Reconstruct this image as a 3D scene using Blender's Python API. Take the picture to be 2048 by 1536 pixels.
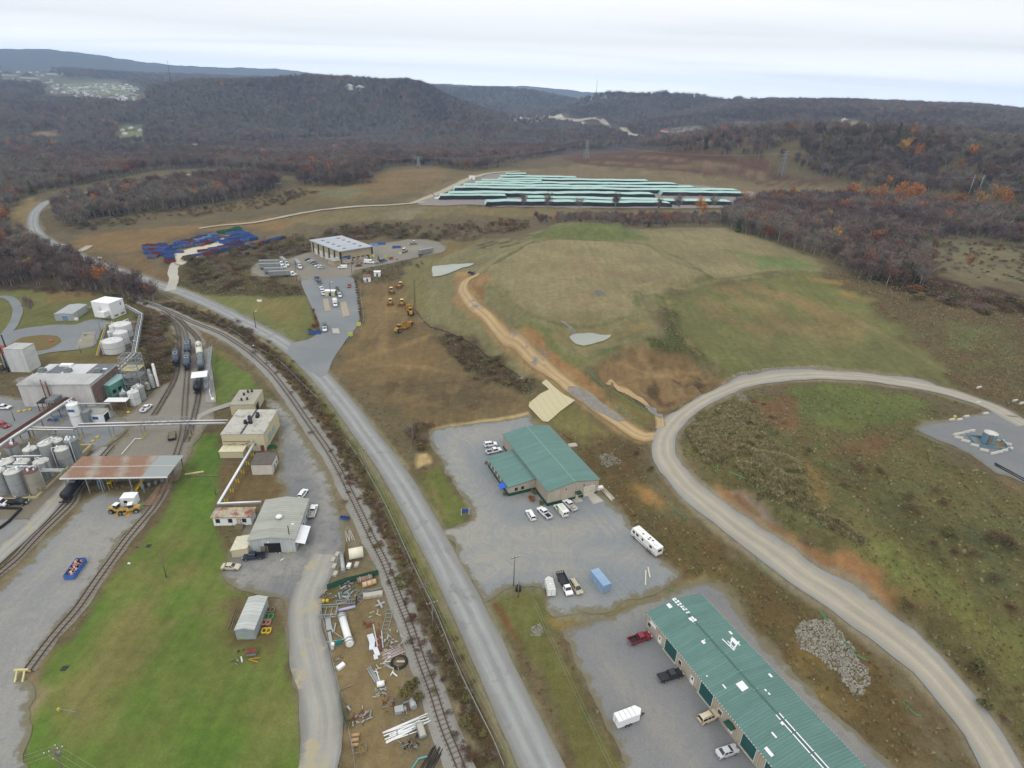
import bpy,math,random
import numpy as np
from mathutils import Vector,Matrix,geometry
random.seed(7);RNG=np.random.default_rng(7)
R_=math.radians
for _b in list(bpy.data.objects):bpy.data.objects.remove(_b)
SC=bpy.context.scene
COL=SC.collection
H=115.0;F=1190.0;PITCH=R_(26.0);ROLL=R_(2.2)
_cp,_sp,_cr,_sr=math.cos(PITCH),math.sin(PITCH),math.cos(ROLL),math.sin(ROLL)
Fw=Vector((0,_cp,-_sp));U0=Vector((0,_sp,_cp));R0=Vector((1,0,0))
Rt=R0*_cr+U0*_sr;Up=U0*_cr-R0*_sr
cam=bpy.data.cameras.new('camera');camo=bpy.data.objects.new('camera',cam);COL.objects.link(camo)
cam.sensor_width=36;cam.lens=36*F/2048;cam.clip_start=0.5;cam.clip_end=60000
M4=Matrix(((Rt.x,Up.x,-Fw.x,0),(Rt.y,Up.y,-Fw.y,0),(Rt.z,Up.z,-Fw.z,H),(0,0,0,1)))
camo.matrix_world=M4
SC.camera=camo
def ray(px,py):
 d=Fw+Rt*((px-1024)/F)+Up*((768-py)/F)
 return d
def azel(px,py):
 d=ray(px,py);h=math.hypot(d.x,d.y)
 return math.atan2(d.x,d.y),d.z/h
def proj_np(x,y,z):
 z=z-H
 f=x*Fw.x+y*Fw.y+z*Fw.z
 r=x*Rt.x+y*Rt.y+z*Rt.z
 u=x*Up.x+y*Up.y+z*Up.z
 f=np.where(f<1e-3,1e-3,f)
 return 1024+F*r/f,768-F*u/f
def _h(ix,iy,s):
 n=(ix*374761393+iy*668265263+s*974634777)&0xffffffff
 n=((n^(n>>13))*1274126177)&0xffffffff
 return((n^(n>>16))&0xffff)/65535.0
def vnoise(x,y,s=0):
 ix=np.floor(x).astype(np.int64);iy=np.floor(y).astype(np.int64)
 fx=x-ix;fy=y-iy;fx=fx*fx*(3-2*fx);fy=fy*fy*(3-2*fy)
 a=_h(ix,iy,s);b=_h(ix+1,iy,s);c=_h(ix,iy+1,s);d=_h(ix+1,iy+1,s)
 return(a+(b-a)*fx)*(1-fy)+(c+(d-c)*fx)*fy
def fbm(x,y,sc,o=4,s=0):
 v=0;a=1;t=0
 for i in range(o):
  v=v+a*(vnoise(x/sc+17.3*i,y/sc-9.1*i,s+i)-0.5);t+=a;a*=0.5;sc*=0.5
 return v*2/t
ZC=[]
def cz(px,py,z):
 a,t=azel(px,py);r=(z-H)/t
 ZC.append((a,math.log(r),z))
def cr_(px,py,r):
 a,t=azel(px,py);ZC.append((a,math.log(r),H+r*t))
def cw(azd,r,z):ZC.append((R_(azd),math.log(r),z))
for p in[(0,640),(0,800),(0,1000),(0,1200),(0,1500),(200,1500),(400,1500),(600,1500),(200,1250),(400,1250),(400,1050),(200,1000),(200,850),(400,800),(600,1250),(600,1000),(300,660),(130,700),(640,740),(800,960),(900,1120),(1050,1400),(1130,1536),(800,1350),(500,900),(420,700),(540,680),(740,860),(100,620),(200,600)]:cz(p[0],p[1],0)
for a in range(-180,180,20):
 cw(a,6,0);cw(a,25,0);cw(a,60,0)
for a in(-55,-45,-30,-15,0,15,30):cw(a,90,0)
for p in[(440,615,0.5),(330,570,1),(260,545,1.5),(160,515,3),(100,490,4),(60,455,6),(100,405,9),(0,560,1),(0,520,2),(0,470,3),(1000,1200,.3),(960,1050,.8),(1100,1050,1),(1250,1080,1),(1150,1190,.8),(900,900,1),(1030,870,1.2),(1180,960,1.2),(1330,1150,1),(1150,1280,.5),(1400,1250,1),(1400,1450,1),(1600,1480,1),(1250,1500,.5),(1250,1380,.7),(1520,1320,1.2),(1335,850,8),(1300,885,7),(1345,960,7),(1430,1020,6.6),(1500,1075,6),(1600,1150,5.4),(1700,1215,4.8),(1850,1330,3.5),(1960,1470,2.2),(2020,1570,1.5),(1250,1000,2.5),(1320,1060,2.5),(1480,1170,2.6),(1600,1290,2),(1760,1430,1.6),(1850,1540,1.2),(1470,990,9),(1600,1080,10),(1720,1160,9.5),(1850,1280,6),(1980,1420,3.5),(1560,900,12),(1700,1000,15),(1850,1050,16),(2040,1150,14),(2040,1330,8),(1450,890,11),(1620,830,14),(1380,815,9),(1440,785,10.5),(1500,763,11.5),(1600,750,12.5),(1700,752,13.2),(1800,763,14),(1900,785,15),(1980,812,15.6),(2048,850,16),(1900,870,16),(1980,900,16),(2040,950,16),(1780,850,15),(1450,680,16),(1550,640,19),(1700,620,22),(1850,700,18.5),(1400,600,21),(1650,530,27),(1750,560,25),(1900,620,23),(2040,700,20),(1950,740,17),(1060,500,25),(1250,490,27),(1400,530,27),(1300,560,26),(1150,560,25.5),(1000,560,23.5),(1080,635,22.5),(1270,625,23),(1200,590,25),(1420,560,25),(960,545,21),(905,540,15),(850,560,8),(860,640,6),(900,610,13),(980,640,14),(1000,700,6),(1060,750,5),(1040,690,12),(930,590,18),(945,610,17),(1030,680,13),(1080,725,11),(1130,765,9.5),(1180,800,8.5),(1240,845,7.5),(1180,680,15.5),(1150,670,16),(1215,675,16),(1130,720,12),(1260,700,17),(1310,680,20),(1330,640,22),(1300,720,14),(1350,790,9),(1400,740,11),(1270,790,9),(1100,830,3),(1060,800,3.5),(1150,870,3.5),(1480,470,31),(1600,520,28),(1180,455,30),(1250,462,29),(1100,470,27),(1350,475,28.5),(1440,460,31),(800,600,5.5),(800,700,3),(870,800,1.5),(700,760,1),(760,560,5.5),(600,515,6),(690,540,5.5),(780,500,6.5),(860,490,7),(640,640,2),(720,620,3),(660,590,4),(560,540,5),(620,670,.8),(350,560,3),(400,500,6),(450,480,7),(520,480,7.5),(300,500,5),(250,520,3),(450,560,3),(560,600,2),(520,640,1),(300,450,6),(180,460,5),(500,440,9),(600,430,11),(720,412,13),(830,400,16),(880,402,17.5),(1000,400,18),(1150,405,18),(1300,405,18),(1450,405,18),(1000,360,19),(1100,352,19),(1200,370,19),(1300,375,19),(1400,382,19),(1480,392,19),(1560,395,19),(1150,428,13),(1300,430,14),(1000,430,12),(900,445,10),(800,460,9),(1420,430,17),(700,465,8),(825,342,25),(760,360,20),(700,385,16),(600,380,15),(500,390,12),(300,400,10),(200,420,9),(400,346,17),(300,356,15),(200,375,12),(480,348,17),(570,360,15),(1000,335,20),(1100,335,22),(1150,318,30),(1250,325,32),(1350,340,30),(1480,355,26),(1570,350,32),(1690,385,31),(1800,400,30),(1940,400,33),(2048,420,33),(1600,430,24),(1750,440,26),(1850,480,25),(2000,480,28),(1950,540,26),(2048,560,26),(1700,500,26),(1820,440,26),]:cz(*p)
for p in[(1400,285,960),(1500,278,960),(1600,280,930),(1700,287,900),(1800,292,880),(1900,298,860),(2048,310,820)]:cr_(*p)
for a,r,z in[(16,1500,0),(22,1450,0),(28,1400,0),(34,1350,5),(40,1300,10),(46,1200,20),(52,900,60),(58,700,50)]:cw(a,r,z)
for p in[(0,345,-5),(200,335,-8),(400,325,-8),(550,332,-4),(700,318,-4),(900,316,0),(1040,305,2),(0,303,-14),(200,300,-14),(400,296,-14),(700,284,-14),(900,280,-14),(1040,280,-14)]:cz(*p)
for px,py,r in[(0,205,2350),(100,208,2350),(200,206,2300),(270,196,2250),(310,176,2200),(400,168,2200),(500,166,2150),(600,168,2100),(700,172,2050),(800,178,2000),(860,194,1950),(920,218,1880),(980,249,1800),(1030,272,1720),(1080,286,1640)]:cr_(px,py,r)
for px,py,z in[(0,250,12),(150,250,12),(300,255,12),(450,250,15),(600,250,15),(750,255,12),(880,262,8)]:cz(px,py,z)
for px,py,r in[(0,160,3600),(80,163,3500),(180,168,3400),(270,170,3300),(40,185,2800),(160,188,2750),(350,178,3300),(420,180,3300)]:cr_(px,py,r)
for a,r,z in[(-16,3000,20),(-12,2900,10),(-6,2800,0),(0,2400,-15),(3,2300,-18),(6,2100,-20),(-2,3000,0)]:cw(a,r,z)
for px,py,r in[(1020,240,2300),(1080,238,2250),(1150,246,2100),(1210,254,1950),(1260,268,1800),(1290,280,1650)]:cr_(px,py,r)
for px,py,r in[(930,190,3600),(1000,184,3700),(1060,188,3700),(1110,200,3600),(1140,215,3500)]:cr_(px,py,r)
for px,py,r in[(1150,222,2750),(1180,197,2700),(1260,198,2700),(1350,196,2700),(1400,202,2700),(1500,206,2700),(1600,208,2700),(1720,213,2600),(1800,212,2500),(1880,212,2400),(1960,214,2350),(2048,226,2300),(2150,238,2300)]:cr_(px,py,r)
for px,py,r in[(1330,238,2000),(1450,240,1900),(1560,244,1850),(1700,246,1750),(1850,258,1700),(2040,275,1600)]:cr_(px,py,r)
for a,r,z in[(12,3600,20),(20,3600,20),(28,3500,20),(36,3400,20),(44,3300,20),(52,3000,30)]:cw(a,r,z)
for px,py,r in[(-150,95,7500),(0,101,7500),(75,106,7500),(150,112,7500),(200,112,7300),(270,121,7400),(350,127,7400),(430,131,7400),(520,140,7400),(560,146,7300),(640,148,7600),(760,160,7600),(860,166,7800),(950,172,8000),(1050,178,8200),(1170,185,8200),(1300,190,8000),(1600,205,8000),(1900,216,8000),(2150,230,8000)]:cr_(px,py,r)
for px,py,r in[(0,140,5000),(110,146,4900),(250,160,5000),(350,158,5000),(450,166,5000),(600,166,5000),(720,172,5200),(850,178,5200)]:cr_(px,py,r)
for a,z in[(-48,60),(-40,50),(-30,30),(-20,20),(-10,0),(0,-10),(5,-10),(15,0),(30,10),(45,20)]:cw(a,6200,z);cw(a,11000,0);cw(a,14500,0)
for a in(-90,-120,-150,180,150,120,90,-70,70):
 cw(a,150,0);cw(a,500,0);cw(a,1500,20);cw(a,5000,60);cw(a,13000,40)
ZC=np.array(ZC)
_c=0.02
def _phi(a1,t1,a2,t2):return np.sqrt((a1-a2)**2+(t1-t2)**2+_c*_c)
_A=_phi(ZC[:,0][:,None],ZC[:,1][:,None],ZC[:,0][None],ZC[:,1][None])
_W=np.linalg.solve(_A-np.eye(len(ZC))*0.004,ZC[:,2])
def zraw(a,t):
 out=np.empty(a.shape,dtype=np.float64);a=a.ravel();t=t.ravel();o=out.ravel()
 for i in range(0,len(a),20000):
  o[i:i+20000]=_phi(a[i:i+20000,None],t[i:i+20000,None],ZC[None,:,0],ZC[None,:,1])@_W
 return o.reshape(out.shape)
AZ=np.radians(np.concatenate([np.arange(-180,-58,2.0),np.arange(-58,58,0.13),np.arange(58,180.1,2.0)]))
_rows=[1,6,15,30,45,58]
_e=math.atan(H/62.0)
while True:
 r=H/math.tan(_e)
 if r>900:break
 _rows.append(r);_e-=0.00165
r=_rows[-1]
while r<3200:r*=1.0105;_rows.append(r)
while r<9300:r*=1.02;_rows.append(r)
RR=np.array(_rows);LR=np.log(RR)
_ga,_gt=np.meshgrid(AZ,LR)
GX=np.sin(_ga)*np.exp(_gt);GY=np.cos(_ga)*np.exp(_gt)
_ca=np.radians(np.concatenate([np.arange(-180,-58,4.0),np.arange(-58,58,0.5),np.arange(58,184,4.0)]))
_ct=np.concatenate([[0],np.linspace(math.log(40),math.log(14600),330)])
_cz=zraw(*np.meshgrid(_ca,_ct))
def bil(ax,tx,Z,a,t):
 i=np.clip(np.searchsorted(ax,a)-1,0,len(ax)-2);j=np.clip(np.searchsorted(tx,t)-1,0,len(tx)-2)
 u=np.clip((a-ax[i])/(ax[i+1]-ax[i]),0,1);v=np.clip((t-tx[j])/(tx[j+1]-tx[j]),0,1)
 return(Z[j,i]*(1-u)+Z[j,i+1]*u)*(1-v)+(Z[j+1,i]*(1-u)+Z[j+1,i+1]*u)*v
GZ=bil(_ca,_ct,_cz,_ga,_gt)
_rr=np.exp(_gt)
GZ=GZ+np.clip((_rr-1150)/900,0,1)*(fbm(GX,GY,420,4,3)*15)
GZ=GZ+np.clip((_rr-4200)/2500,0,1)*(fbm(GX,GY,1100,4,9)*55)
GZ=GZ+np.clip((_rr-5200)/1500,0,1)*(fbm(GX,GY,90,2,19)*9)
NR,NA=GZ.shape
def hz(x,y):
 a=math.atan2(x,y);t=math.log(max(1.01,math.hypot(x,y)))
 i=int(np.searchsorted(AZ,a))-1;i=max(0,min(NA-2,i));j=int(np.searchsorted(LR,t))-1;j=max(0,min(NR-2,j))
 u=(a-AZ[i])/(AZ[i+1]-AZ[i]);v=(math.exp(t)-RR[j])/(RR[j+1]-RR[j])
 return float((GZ[j,i]*(1-u)+GZ[j,i+1]*u)*(1-v)+(GZ[j+1,i]*(1-u)+GZ[j+1,i+1]*u)*v)
def hz_np(x,y):
 return bil(AZ,LR,GZ,np.arctan2(x,y),np.log(np.hypot(x,y)))
def P(px,py):
 """ground point seen at a pixel of the photograph"""
 a,tt=azel(px,py)
 i=int(np.searchsorted(AZ,a))-1;u=(a-AZ[i])/(AZ[i+1]-AZ[i])
 prof=GZ[:,i]*(1-u)+GZ[:,i+1]*u
 g=(H+RR*tt)-prof
 k=np.nonzero(g<0)[0]
 k=k[0]if len(k)else NR-1
 if k==0:k=1
 w=g[k-1]/(g[k-1]-g[k]+1e-9);r=RR[k-1]+(RR[k]-RR[k-1])*min(1,max(0,w))
 x,y=r*math.sin(a),r*math.cos(a)
 return Vector((x,y,hz(x,y)))
def PZ(px,py,z):
 d=ray(px,py);t=(z-H)/d.z
 return Vector((d.x*t,d.y*t,z))
def PD(px,py,r):
 a,tt=azel(px,py);return Vector((r*math.sin(a),r*math.cos(a),H+r*tt))
EK=1.0
def lin(c):return tuple((v/255/12.92 if v<=10 else((v/255+.055)/1.055)**2.4)for v in c)
def alb(c):
 l=lin(c);return(l[0]/EK,l[1]/EK,l[2]/EK,1)
class NT:
 def __init__(s,mat):s.t=mat.node_tree;s.n=s.t.nodes;s.l=s.t.links
 def add(s,typ,**kw):
  n=s.n.new(typ)
  for k,v in kw.items():
   if k.startswith('i_'):n.inputs[k[2:].replace('_',' ')].default_value=v
   else:setattr(n,k,v)
  return n
 def link(s,a,b):s.l.new(a,b)
 def math(s,op,a,b=0.5,clamp=False):
  n=s.n.new('ShaderNodeMath');n.operation=op;n.use_clamp=clamp
  for i,v in enumerate((a,b)):
   if hasattr(v,'is_linked'):s.l.new(v,n.inputs[i])
   else:n.inputs[i].default_value=v
  return n.outputs[0]
 def mix(s,f,a,b,mode='MIX'):
  n=s.n.new('ShaderNodeMix');n.data_type='RGBA';n.blend_type=mode
  for i,v in((0,f),(6,a),(7,b)):
   if hasattr(v,'is_linked'):s.l.new(v,n.inputs[i])
   else:n.inputs[i].default_value=v
  return n.outputs[2]
 def noise(s,sc,vec=None,detail=4,rough=.6):
  n=s.n.new('ShaderNodeTexNoise');n.inputs['Scale'].default_value=sc;n.inputs['Detail'].default_value=detail;n.inputs['Roughness'].default_value=rough
  if vec:s.l.new(vec,n.inputs['Vector'])
  return n.outputs['Fac']
 def ramp(s,f,stops):
  n=s.n.new('ShaderNodeValToRGB');e=n.color_ramp.elements
  while len(e)<len(stops):e.new(0.5)
  for i,(p,c)in enumerate(stops):e[i].position=p;e[i].color=c if len(c)==4 else(*c,1)
  s.l.new(f,n.inputs[0]);return n.outputs[0]
 def rng(s,f,a,b,c,d):
  n=s.n.new('ShaderNodeMapRange');s.l.new(f,n.inputs[0])
  for i,v in enumerate((a,b,c,d)):n.inputs[i+1].default_value=v
  return n.outputs[0]
def newmat(name):
 m=bpy.data.materials.new(name);m.use_nodes=True
 t=NT(m);b=t.n['Principled BSDF'];return m,t,b
_MC={}
def mat(name,c,rough=.6,metal=0,var=.12,sc=.6,bump=0.0,raw=False,spec=.35,dirt=None,rib=None,ribc=None):
 """painted / mineral surface: colour with procedural variation, optional dirt streaks and ribs along local x"""
 k=name
 if k in _MC:return _MC[k]
 m,t,b=newmat(name)
 tc=t.n.new('ShaderNodeTexCoord');o=tc.outputs['Object']
 base=c if raw else alb(c)
 n1=t.noise(sc,o,5);n2=t.noise(sc*9,o,3)
 f=t.math('ADD',t.math('MULTIPLY',n1,.65),t.math('MULTIPLY',n2,.35))
 lo=tuple(v*(1-var*1.6)for v in base[:3])+(1,);hi=tuple(min(1,v*(1+var*1.2))for v in base[:3])+(1,)
 col=t.ramp(f,[(.3,lo),(.7,hi)])
 if dirt:
  nd=t.noise(.35,o,8,.7);col=t.mix(t.rng(nd,dirt[1],dirt[1]+.12,0,1),col,alb(dirt[0]))
 h=None
 if rib:
  sx=t.n.new('ShaderNodeSeparateXYZ');t.link(o,sx.inputs[0])
  w=t.math('PINGPONG',sx.outputs[0 if rib[0]=='x' else 1 if rib[0]=='y' else 2],rib[1]/2)
  g=t.rng(w,0,rib[1]*.16,1,0)
  ax_=sx.outputs[0 if rib[0]=='x' else 1 if rib[0]=='y' else 2];wn=t.n.new('ShaderNodeTexWhiteNoise');wn.noise_dimensions='1D';t.link(t.math('FLOOR',t.math('DIVIDE',ax_,rib[1]*2)),wn.inputs['W'])
  ms=t.n.new('ShaderNodeMapping');ms.inputs['Scale'].default_value=(2.2,.12,.4)if rib[0]=='x' else(.12,2.2,.4);t.link(o,ms.inputs[0])
  kk=t.math('MULTIPLY',t.rng(wn.outputs['Value'],0,1,.93,1.06),t.rng(t.noise(1.0,ms.outputs[0],4,.65),.3,.7,.88,1.10));kc=t.n.new('ShaderNodeCombineColor');[t.link(kk,kc.inputs[i])for i in range(3)]
  col=t.mix(1.0,col,kc.outputs[0],'MULTIPLY')
  col=t.mix(t.math('MULTIPLY',g,.35),col,tuple(v*.45 for v in base[:3])+(1,))
  h=g
 t.link(col,b.inputs['Base Color']);b.inputs['Roughness'].default_value=rough;b.inputs['Metallic'].default_value=metal
 b.inputs['Specular IOR Level'].default_value=spec
 if bump or h is not None:
  bn=t.n.new('ShaderNodeBump');bn.inputs['Strength'].default_value=bump or.4;bn.inputs['Distance'].default_value=.08
  t.link(h if h is not None else n2,bn.inputs['Height']);t.link(bn.outputs[0],b.inputs['Normal'])
 _MC[k]=m;return m
def tag(o,label=None,cat=None,group=None,kind=None):
 if label:o['label']=label
 if cat:o['category']=cat
 if group:o['group']=group
 if kind:o['kind']=kind
 return o
def empty(name,loc=(0,0,0),rz=0,label=None,cat=None,group=None):
 o=bpy.data.objects.new(name,None);COL.objects.link(o);o.location=loc;o.rotation_euler=(0,0,rz)
 o.empty_display_size=.5
 return tag(o,label,cat,group)
class MB:
 def __init__(s):s.v=[];s.f=[];s.m=[];s.sm=[];s.k=0
 def face(s,pts,m=0,smooth=False):
  i=len(s.v);s.v+=[tuple(p)for p in pts];s.f.append(tuple(range(i,i+len(pts))));s.m.append(m);s.sm.append(smooth)
 def box(s,x0,x1,y0,y1,z0,z1,m=0,M=None):
  i=len(s.v);c=[(x0,y0,z0),(x1,y0,z0),(x1,y1,z0),(x0,y1,z0),(x0,y0,z1),(x1,y0,z1),(x1,y1,z1),(x0,y1,z1)]
  if M is not None:c=[tuple(M@Vector(q))for q in c]
  s.v+=c
  for q in((3,2,1,0),(4,5,6,7),(0,1,5,4),(1,2,6,5),(2,3,7,6),(3,0,4,7)):
   s.f.append(tuple(i+a for a in q));s.m.append(m);s.sm.append(False)
  return s
 def cyl(s,p0,p1,r0,r1=None,n=12,m=0,cap=True,smooth=True,mc=None):
  r1=r0 if r1 is None else r1;p0=Vector(p0);p1=Vector(p1);d=(p1-p0).normalized()
  a=d.orthogonal().normalized();b=d.cross(a);i=len(s.v)
  for q,r in((p0,r0),(p1,r1)):
   for k in range(n):
    t=2*math.pi*k/n;s.v.append(tuple(q+(a*math.cos(t)+b*math.sin(t))*r))
  for k in range(n):
   k2=(k+1)%n;s.f.append((i+k,i+k2,i+n+k2,i+n+k));s.m.append(m);s.sm.append(smooth)
  if cap:
   mc=m if mc is None else mc
   s.f.append(tuple(i+k for k in reversed(range(n))));s.m.append(mc);s.sm.append(False)
   s.f.append(tuple(i+n+k for k in range(n)));s.m.append(mc);s.sm.append(False)
  return s
 def lathe(s,prof,c=(0,0,0),n=20,m=0,M=None):
  """prof: (r, z) pairs, z up"""
  i=len(s.v);c=Vector(c)
  for r,z in prof:
   for k in range(n):
    t=2*math.pi*k/n;q=Vector((r*math.cos(t),r*math.sin(t),z))
    if M is not None:q=M@q
    s.v.append(tuple(q+c))
  for j in range(len(prof)-1):
   for k in range(n):
    k2=(k+1)%n;s.f.append((i+j*n+k,i+j*n+k2,i+(j+1)*n+k2,i+(j+1)*n+k));s.m.append(m);s.sm.append(True)
  return s
 def bar(s,p0,p1,w,h=None,m=0):
  h=h or w;p0=Vector(p0);p1=Vector(p1);d=p1-p0;L=d.length;d.normalize()
  up=Vector((0,0,1))if abs(d.z)<.95 else Vector((1,0,0))
  a=d.cross(up).normalized();b=a.cross(d);M=Matrix(((d.x,a.x,b.x,p0 .x),(d.y,a.y,b.y,p0 .y),(d.z,a.z,b.z,p0 .z),(0,0,0,1)))
  return s.box(0,L,-w/2,w/2,-h/2,h/2,m,M)
 def prism(s,prof,y0,y1,m=0,caps=True):
  """prof: closed (x, z) loop extruded along y"""
  i=len(s.v);n=len(prof)
  s.v+=[(x,y0,z)for x,z in prof]+[(x,y1,z)for x,z in prof]
  for k in range(n):
   k2=(k+1)%n;s.f.append((i+k,i+k2,i+n+k2,i+n+k));s.m.append(m);s.sm.append(False)
  if caps:
   s.f.append(tuple(i+k for k in reversed(range(n))));s.f.append(tuple(i+n+k for k in range(n)));s.m+=[m,m];s.sm+=[False,False]
  return s
 def wire(s,pts,r,n=5,m=0):
  for a,b in zip(pts[:-1],pts[1:]):s.cyl(a,b,r,r,n,m,cap=False)
  return s
 def build(s,name,mats,parent=None,loc=None,rz=0,bevel=0):
  me=bpy.data.meshes.new(name);me.from_pydata(s.v,[],s.f)
  if not isinstance(mats,(list,tuple)):mats=[mats]
  for x in mats:me.materials.append(x)
  me.polygons.foreach_set('material_index',s.m);me.polygons.foreach_set('use_smooth',s.sm);me.update()
  o=bpy.data.objects.new(name,me);COL.objects.link(o)
  if parent:o.parent=parent
  if loc is not None:o.location=loc
  if rz:o.rotation_euler=(0,0,rz)
  if bevel:
   b=o.modifiers.new('bevel','BEVEL');b.width=bevel;b.segments=2;b.limit_method='ANGLE'
  return o
def copy_tree(o,parent=None):
 c=o.copy();COL.objects.link(c)
 if parent:c.parent=parent
 for ch in o.children:copy_tree(ch,c)
 return c
def frame2(a,b):
 """heading of the ground line a->b"""
 return math.atan2(b.y-a.y,b.x-a.x)
def catmull(pts,step):
 out=[];n=len(pts)
 for i in range(n-1):
  p0=pts[max(0,i-1)];p1=pts[i];p2=pts[i+1];p3=pts[min(n-1,i+2)]
  k=max(1,int((p2-p1).length/step))
  for j in range(k):
   t=j/k
   out.append(0.5*((2*p1)+(p2-p0)*t+(2*p0-5*p1+4*p2-p3)*t*t+(3*p1-p0-3*p2+p3)*t**3))
 out.append(pts[-1]);return out
def _near(w,f):
 xs=[p[0]for p in w];ys=[p[1]for p in w];return np.nonzero((GX>min(xs)-f)&(GX<max(xs)+f)&(GY>min(ys)-f)&(GY<max(ys)+f))
def _segd(X,Y,w,closed):
 d=np.full(X.shape,1e9);ins=np.zeros(X.shape,bool);n=len(w)
 for i in range(n if closed else n-1):
  x0,y0=w[i][0],w[i][1];x1,y1=w[(i+1)%n][0],w[(i+1)%n][1];dx,dy=x1-x0,y1-y0
  t=np.clip(((X-x0)*dx+(Y-y0)*dy)/(dx*dx+dy*dy+1e-9),0,1);d=np.minimum(d,np.hypot(X-x0-t*dx,Y-y0-t*dy))
  if closed:ins^=((y0>Y)!=(y1>Y))&(X<dx*(Y-y0)/(y1-y0+1e-12)+x0)
 return np.where(ins,-d,d)if closed else d
SHAPES=[]
def flatten(poly,w,k=1.0):
 W3=[P(*p)for p in poly];A_=np.array([[p.x,p.y,1]for p in W3]);c_=np.linalg.lstsq(A_,np.array([p.z for p in W3]),rcond=None)[0]
 w2=[(p.x,p.y)for p in W3];k_=_near(w2,w*3);d_=_segd(GX[k_],GY[k_],w2,True);m=np.clip(.5-d_/w,0,1);m=m*m*(3-2*m)*k
 GZ[k_]=GZ[k_]*(1-m)+(GX[k_]*c_[0]+GY[k_]*c_[1]+c_[2])*m
flatten([(1065,486),(1290,492),(1420,558),(1272,588),(1282,622),(1090,638),(1038,610),(978,572),(962,560)],14)
flatten([(600,516),(700,505),(815,480),(893,496),(832,516),(712,542),(604,562)],10);flatten([(830,410),(950,358),(1060,350),(1420,374),(1520,398),(1470,416),(960,412)],20,.9)
def bench(poly,h,w):SHAPES.append(([tuple(P(*p)[:2])for p in poly],h,w,True))
def berm(pts,h,w):SHAPES.append(([tuple(p[:2])for p in catmull([P(*q)for q in pts],15)],h,w,False))
bench([(1065,486),(1290,492),(1420,558),(1272,588),(1282,622),(1090,638),(1038,610),(978,572),(962,560)],2.4,5)
bench([(1080,476),(1120,456),(1190,449),(1245,458),(1240,474),(1180,478)],4,12)
bench([(1190,742),(1215,716),(1262,700),(1320,704),(1390,714),(1418,745),(1436,768),(1400,793),(1350,816),(1320,820),(1262,795),(1205,768)],-2.5,5)
bench([(1440,768),(1500,752),(1640,738),(1760,748),(1880,768),(1930,762),(1760,700),(1560,700),(1450,720)],1.2,3)
bench([(1432,958),(1480,972),(1560,1040),(1640,1082),(1740,1140),(1790,1200),(1840,1260),(1900,1250),(1760,1050),(1600,930),(1470,900)],2.4,4)
bench([(1138,674),(1150,669),(1185,667),(1223,671),(1222,675),(1195,686),(1168,693),(1150,688)],-1.2,5)
bench([(868,533),(946,528),(915,541),(880,553),(865,553)],-1.0,6)
berm([(955,566),(1062,484),(1290,488),(1422,562)],1.3,3);berm([(972,578),(1036,620),(1092,645),(1282,630),(1340,624)],1.3,3);berm([(1285,628),(1270,586),(1430,560),(1560,546),(1640,548)],1.2,3)
berm([(1110,690),(1160,712),(1240,690),(1330,662)],1.4,4);berm([(1335,600),(1350,650),(1400,715),(1440,765)],-1.0,3);berm([(985,1200),(1010,1240),(1040,1290)],-.7,1.5)
berm([(1080,1250),(1200,1228),(1330,1182),(1400,1158)],-.8,2.5);berm([(1410,1165),(1480,1235),(1560,1325),(1650,1410),(1760,1500)],-.8,2.5);berm([(1690,560),(1800,640),(1900,730)],.9,3)
for q in([(1180,322),(1300,330),(1420,340),(1530,352)],[(1140,330),(1250,338),(1380,348)],[(1220,312),(1380,322),(1480,335),(1600,362)]):berm(q,2.2,8)
def rough(poly,amp,sc):
 w2=[tuple(P(*p)[:2])for p in poly];k_=_near(w2,4);d_=_segd(GX[k_],GY[k_],w2,True);x_,y_=GX[k_],GY[k_]
 rg=1-2*np.abs(fbm(x_,y_*.45,sc,3,83));GZ[k_]+=np.clip(.2-d_/5,0,1)*(rg*amp-amp*.6)
rough([(1190,742),(1215,712),(1262,696),(1320,700),(1390,710),(1418,742),(1440,768),(1400,796),(1350,820),(1320,824),(1262,798),(1205,772)],2.2,9)
rough([(1432,958),(1480,975),(1560,1050),(1640,1092),(1740,1150),(1785,1210),(1740,1215),(1640,1150),(1540,1085),(1440,1010)],1.4,6);rough([(720,560),(860,560),(860,660),(1060,790),(980,840),(860,855),(700,760)],.5,8)
for w_,h_,s_,cl_ in SHAPES:
 k_=_near(w_,s_*3+4);d_=_segd(GX[k_],GY[k_],w_,cl_)+fbm(GX[k_],GY[k_],14,2,15)*s_*.5
 GZ[k_]+=h_*(np.clip(.5-d_/s_,0,1)**2*(3-2*np.clip(.5-d_/s_,0,1))if cl_ else np.exp(-(d_/s_)**2))
_m=np.clip((GZ-3.5)/4,0,1)*np.clip((1100-np.exp(_gt))/200,0,1)*np.clip((np.exp(_gt)-100)/50,0,1)
GZ+=_m*(fbm(GX,GY,13,3,27)*.55+fbm(GX,GY,42,2,29)*.8)
def sdist(X,Y,poly):
 """signed distance (negative inside) to a world polygon"""
 d=np.full(X.shape,1e18);ins=np.zeros(X.shape,bool);n=len(poly)
 for i in range(n):
  x0,y0=poly[i][0],poly[i][1];x1,y1=poly[(i+1)%n][0],poly[(i+1)%n][1]
  dx,dy=x1-x0,y1-y0;L=dx*dx+dy*dy+1e-9
  t=np.clip(((X-x0)*dx+(Y-y0)*dy)/L,0,1)
  d=np.minimum(d,(X-x0-t*dx)**2+(Y-y0-t*dy)**2)
  c=((y0>Y)!=(y1>Y))&(X<(x1-x0)*(Y-y0)/(y1-y0+1e-12)+x0)
  ins^=c
 d=np.sqrt(d);return np.where(ins,-d,d)
FX,FY,FZ=GX.ravel(),GY.ravel(),GZ.ravel()
GR=np.hypot(FX,FY)
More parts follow.
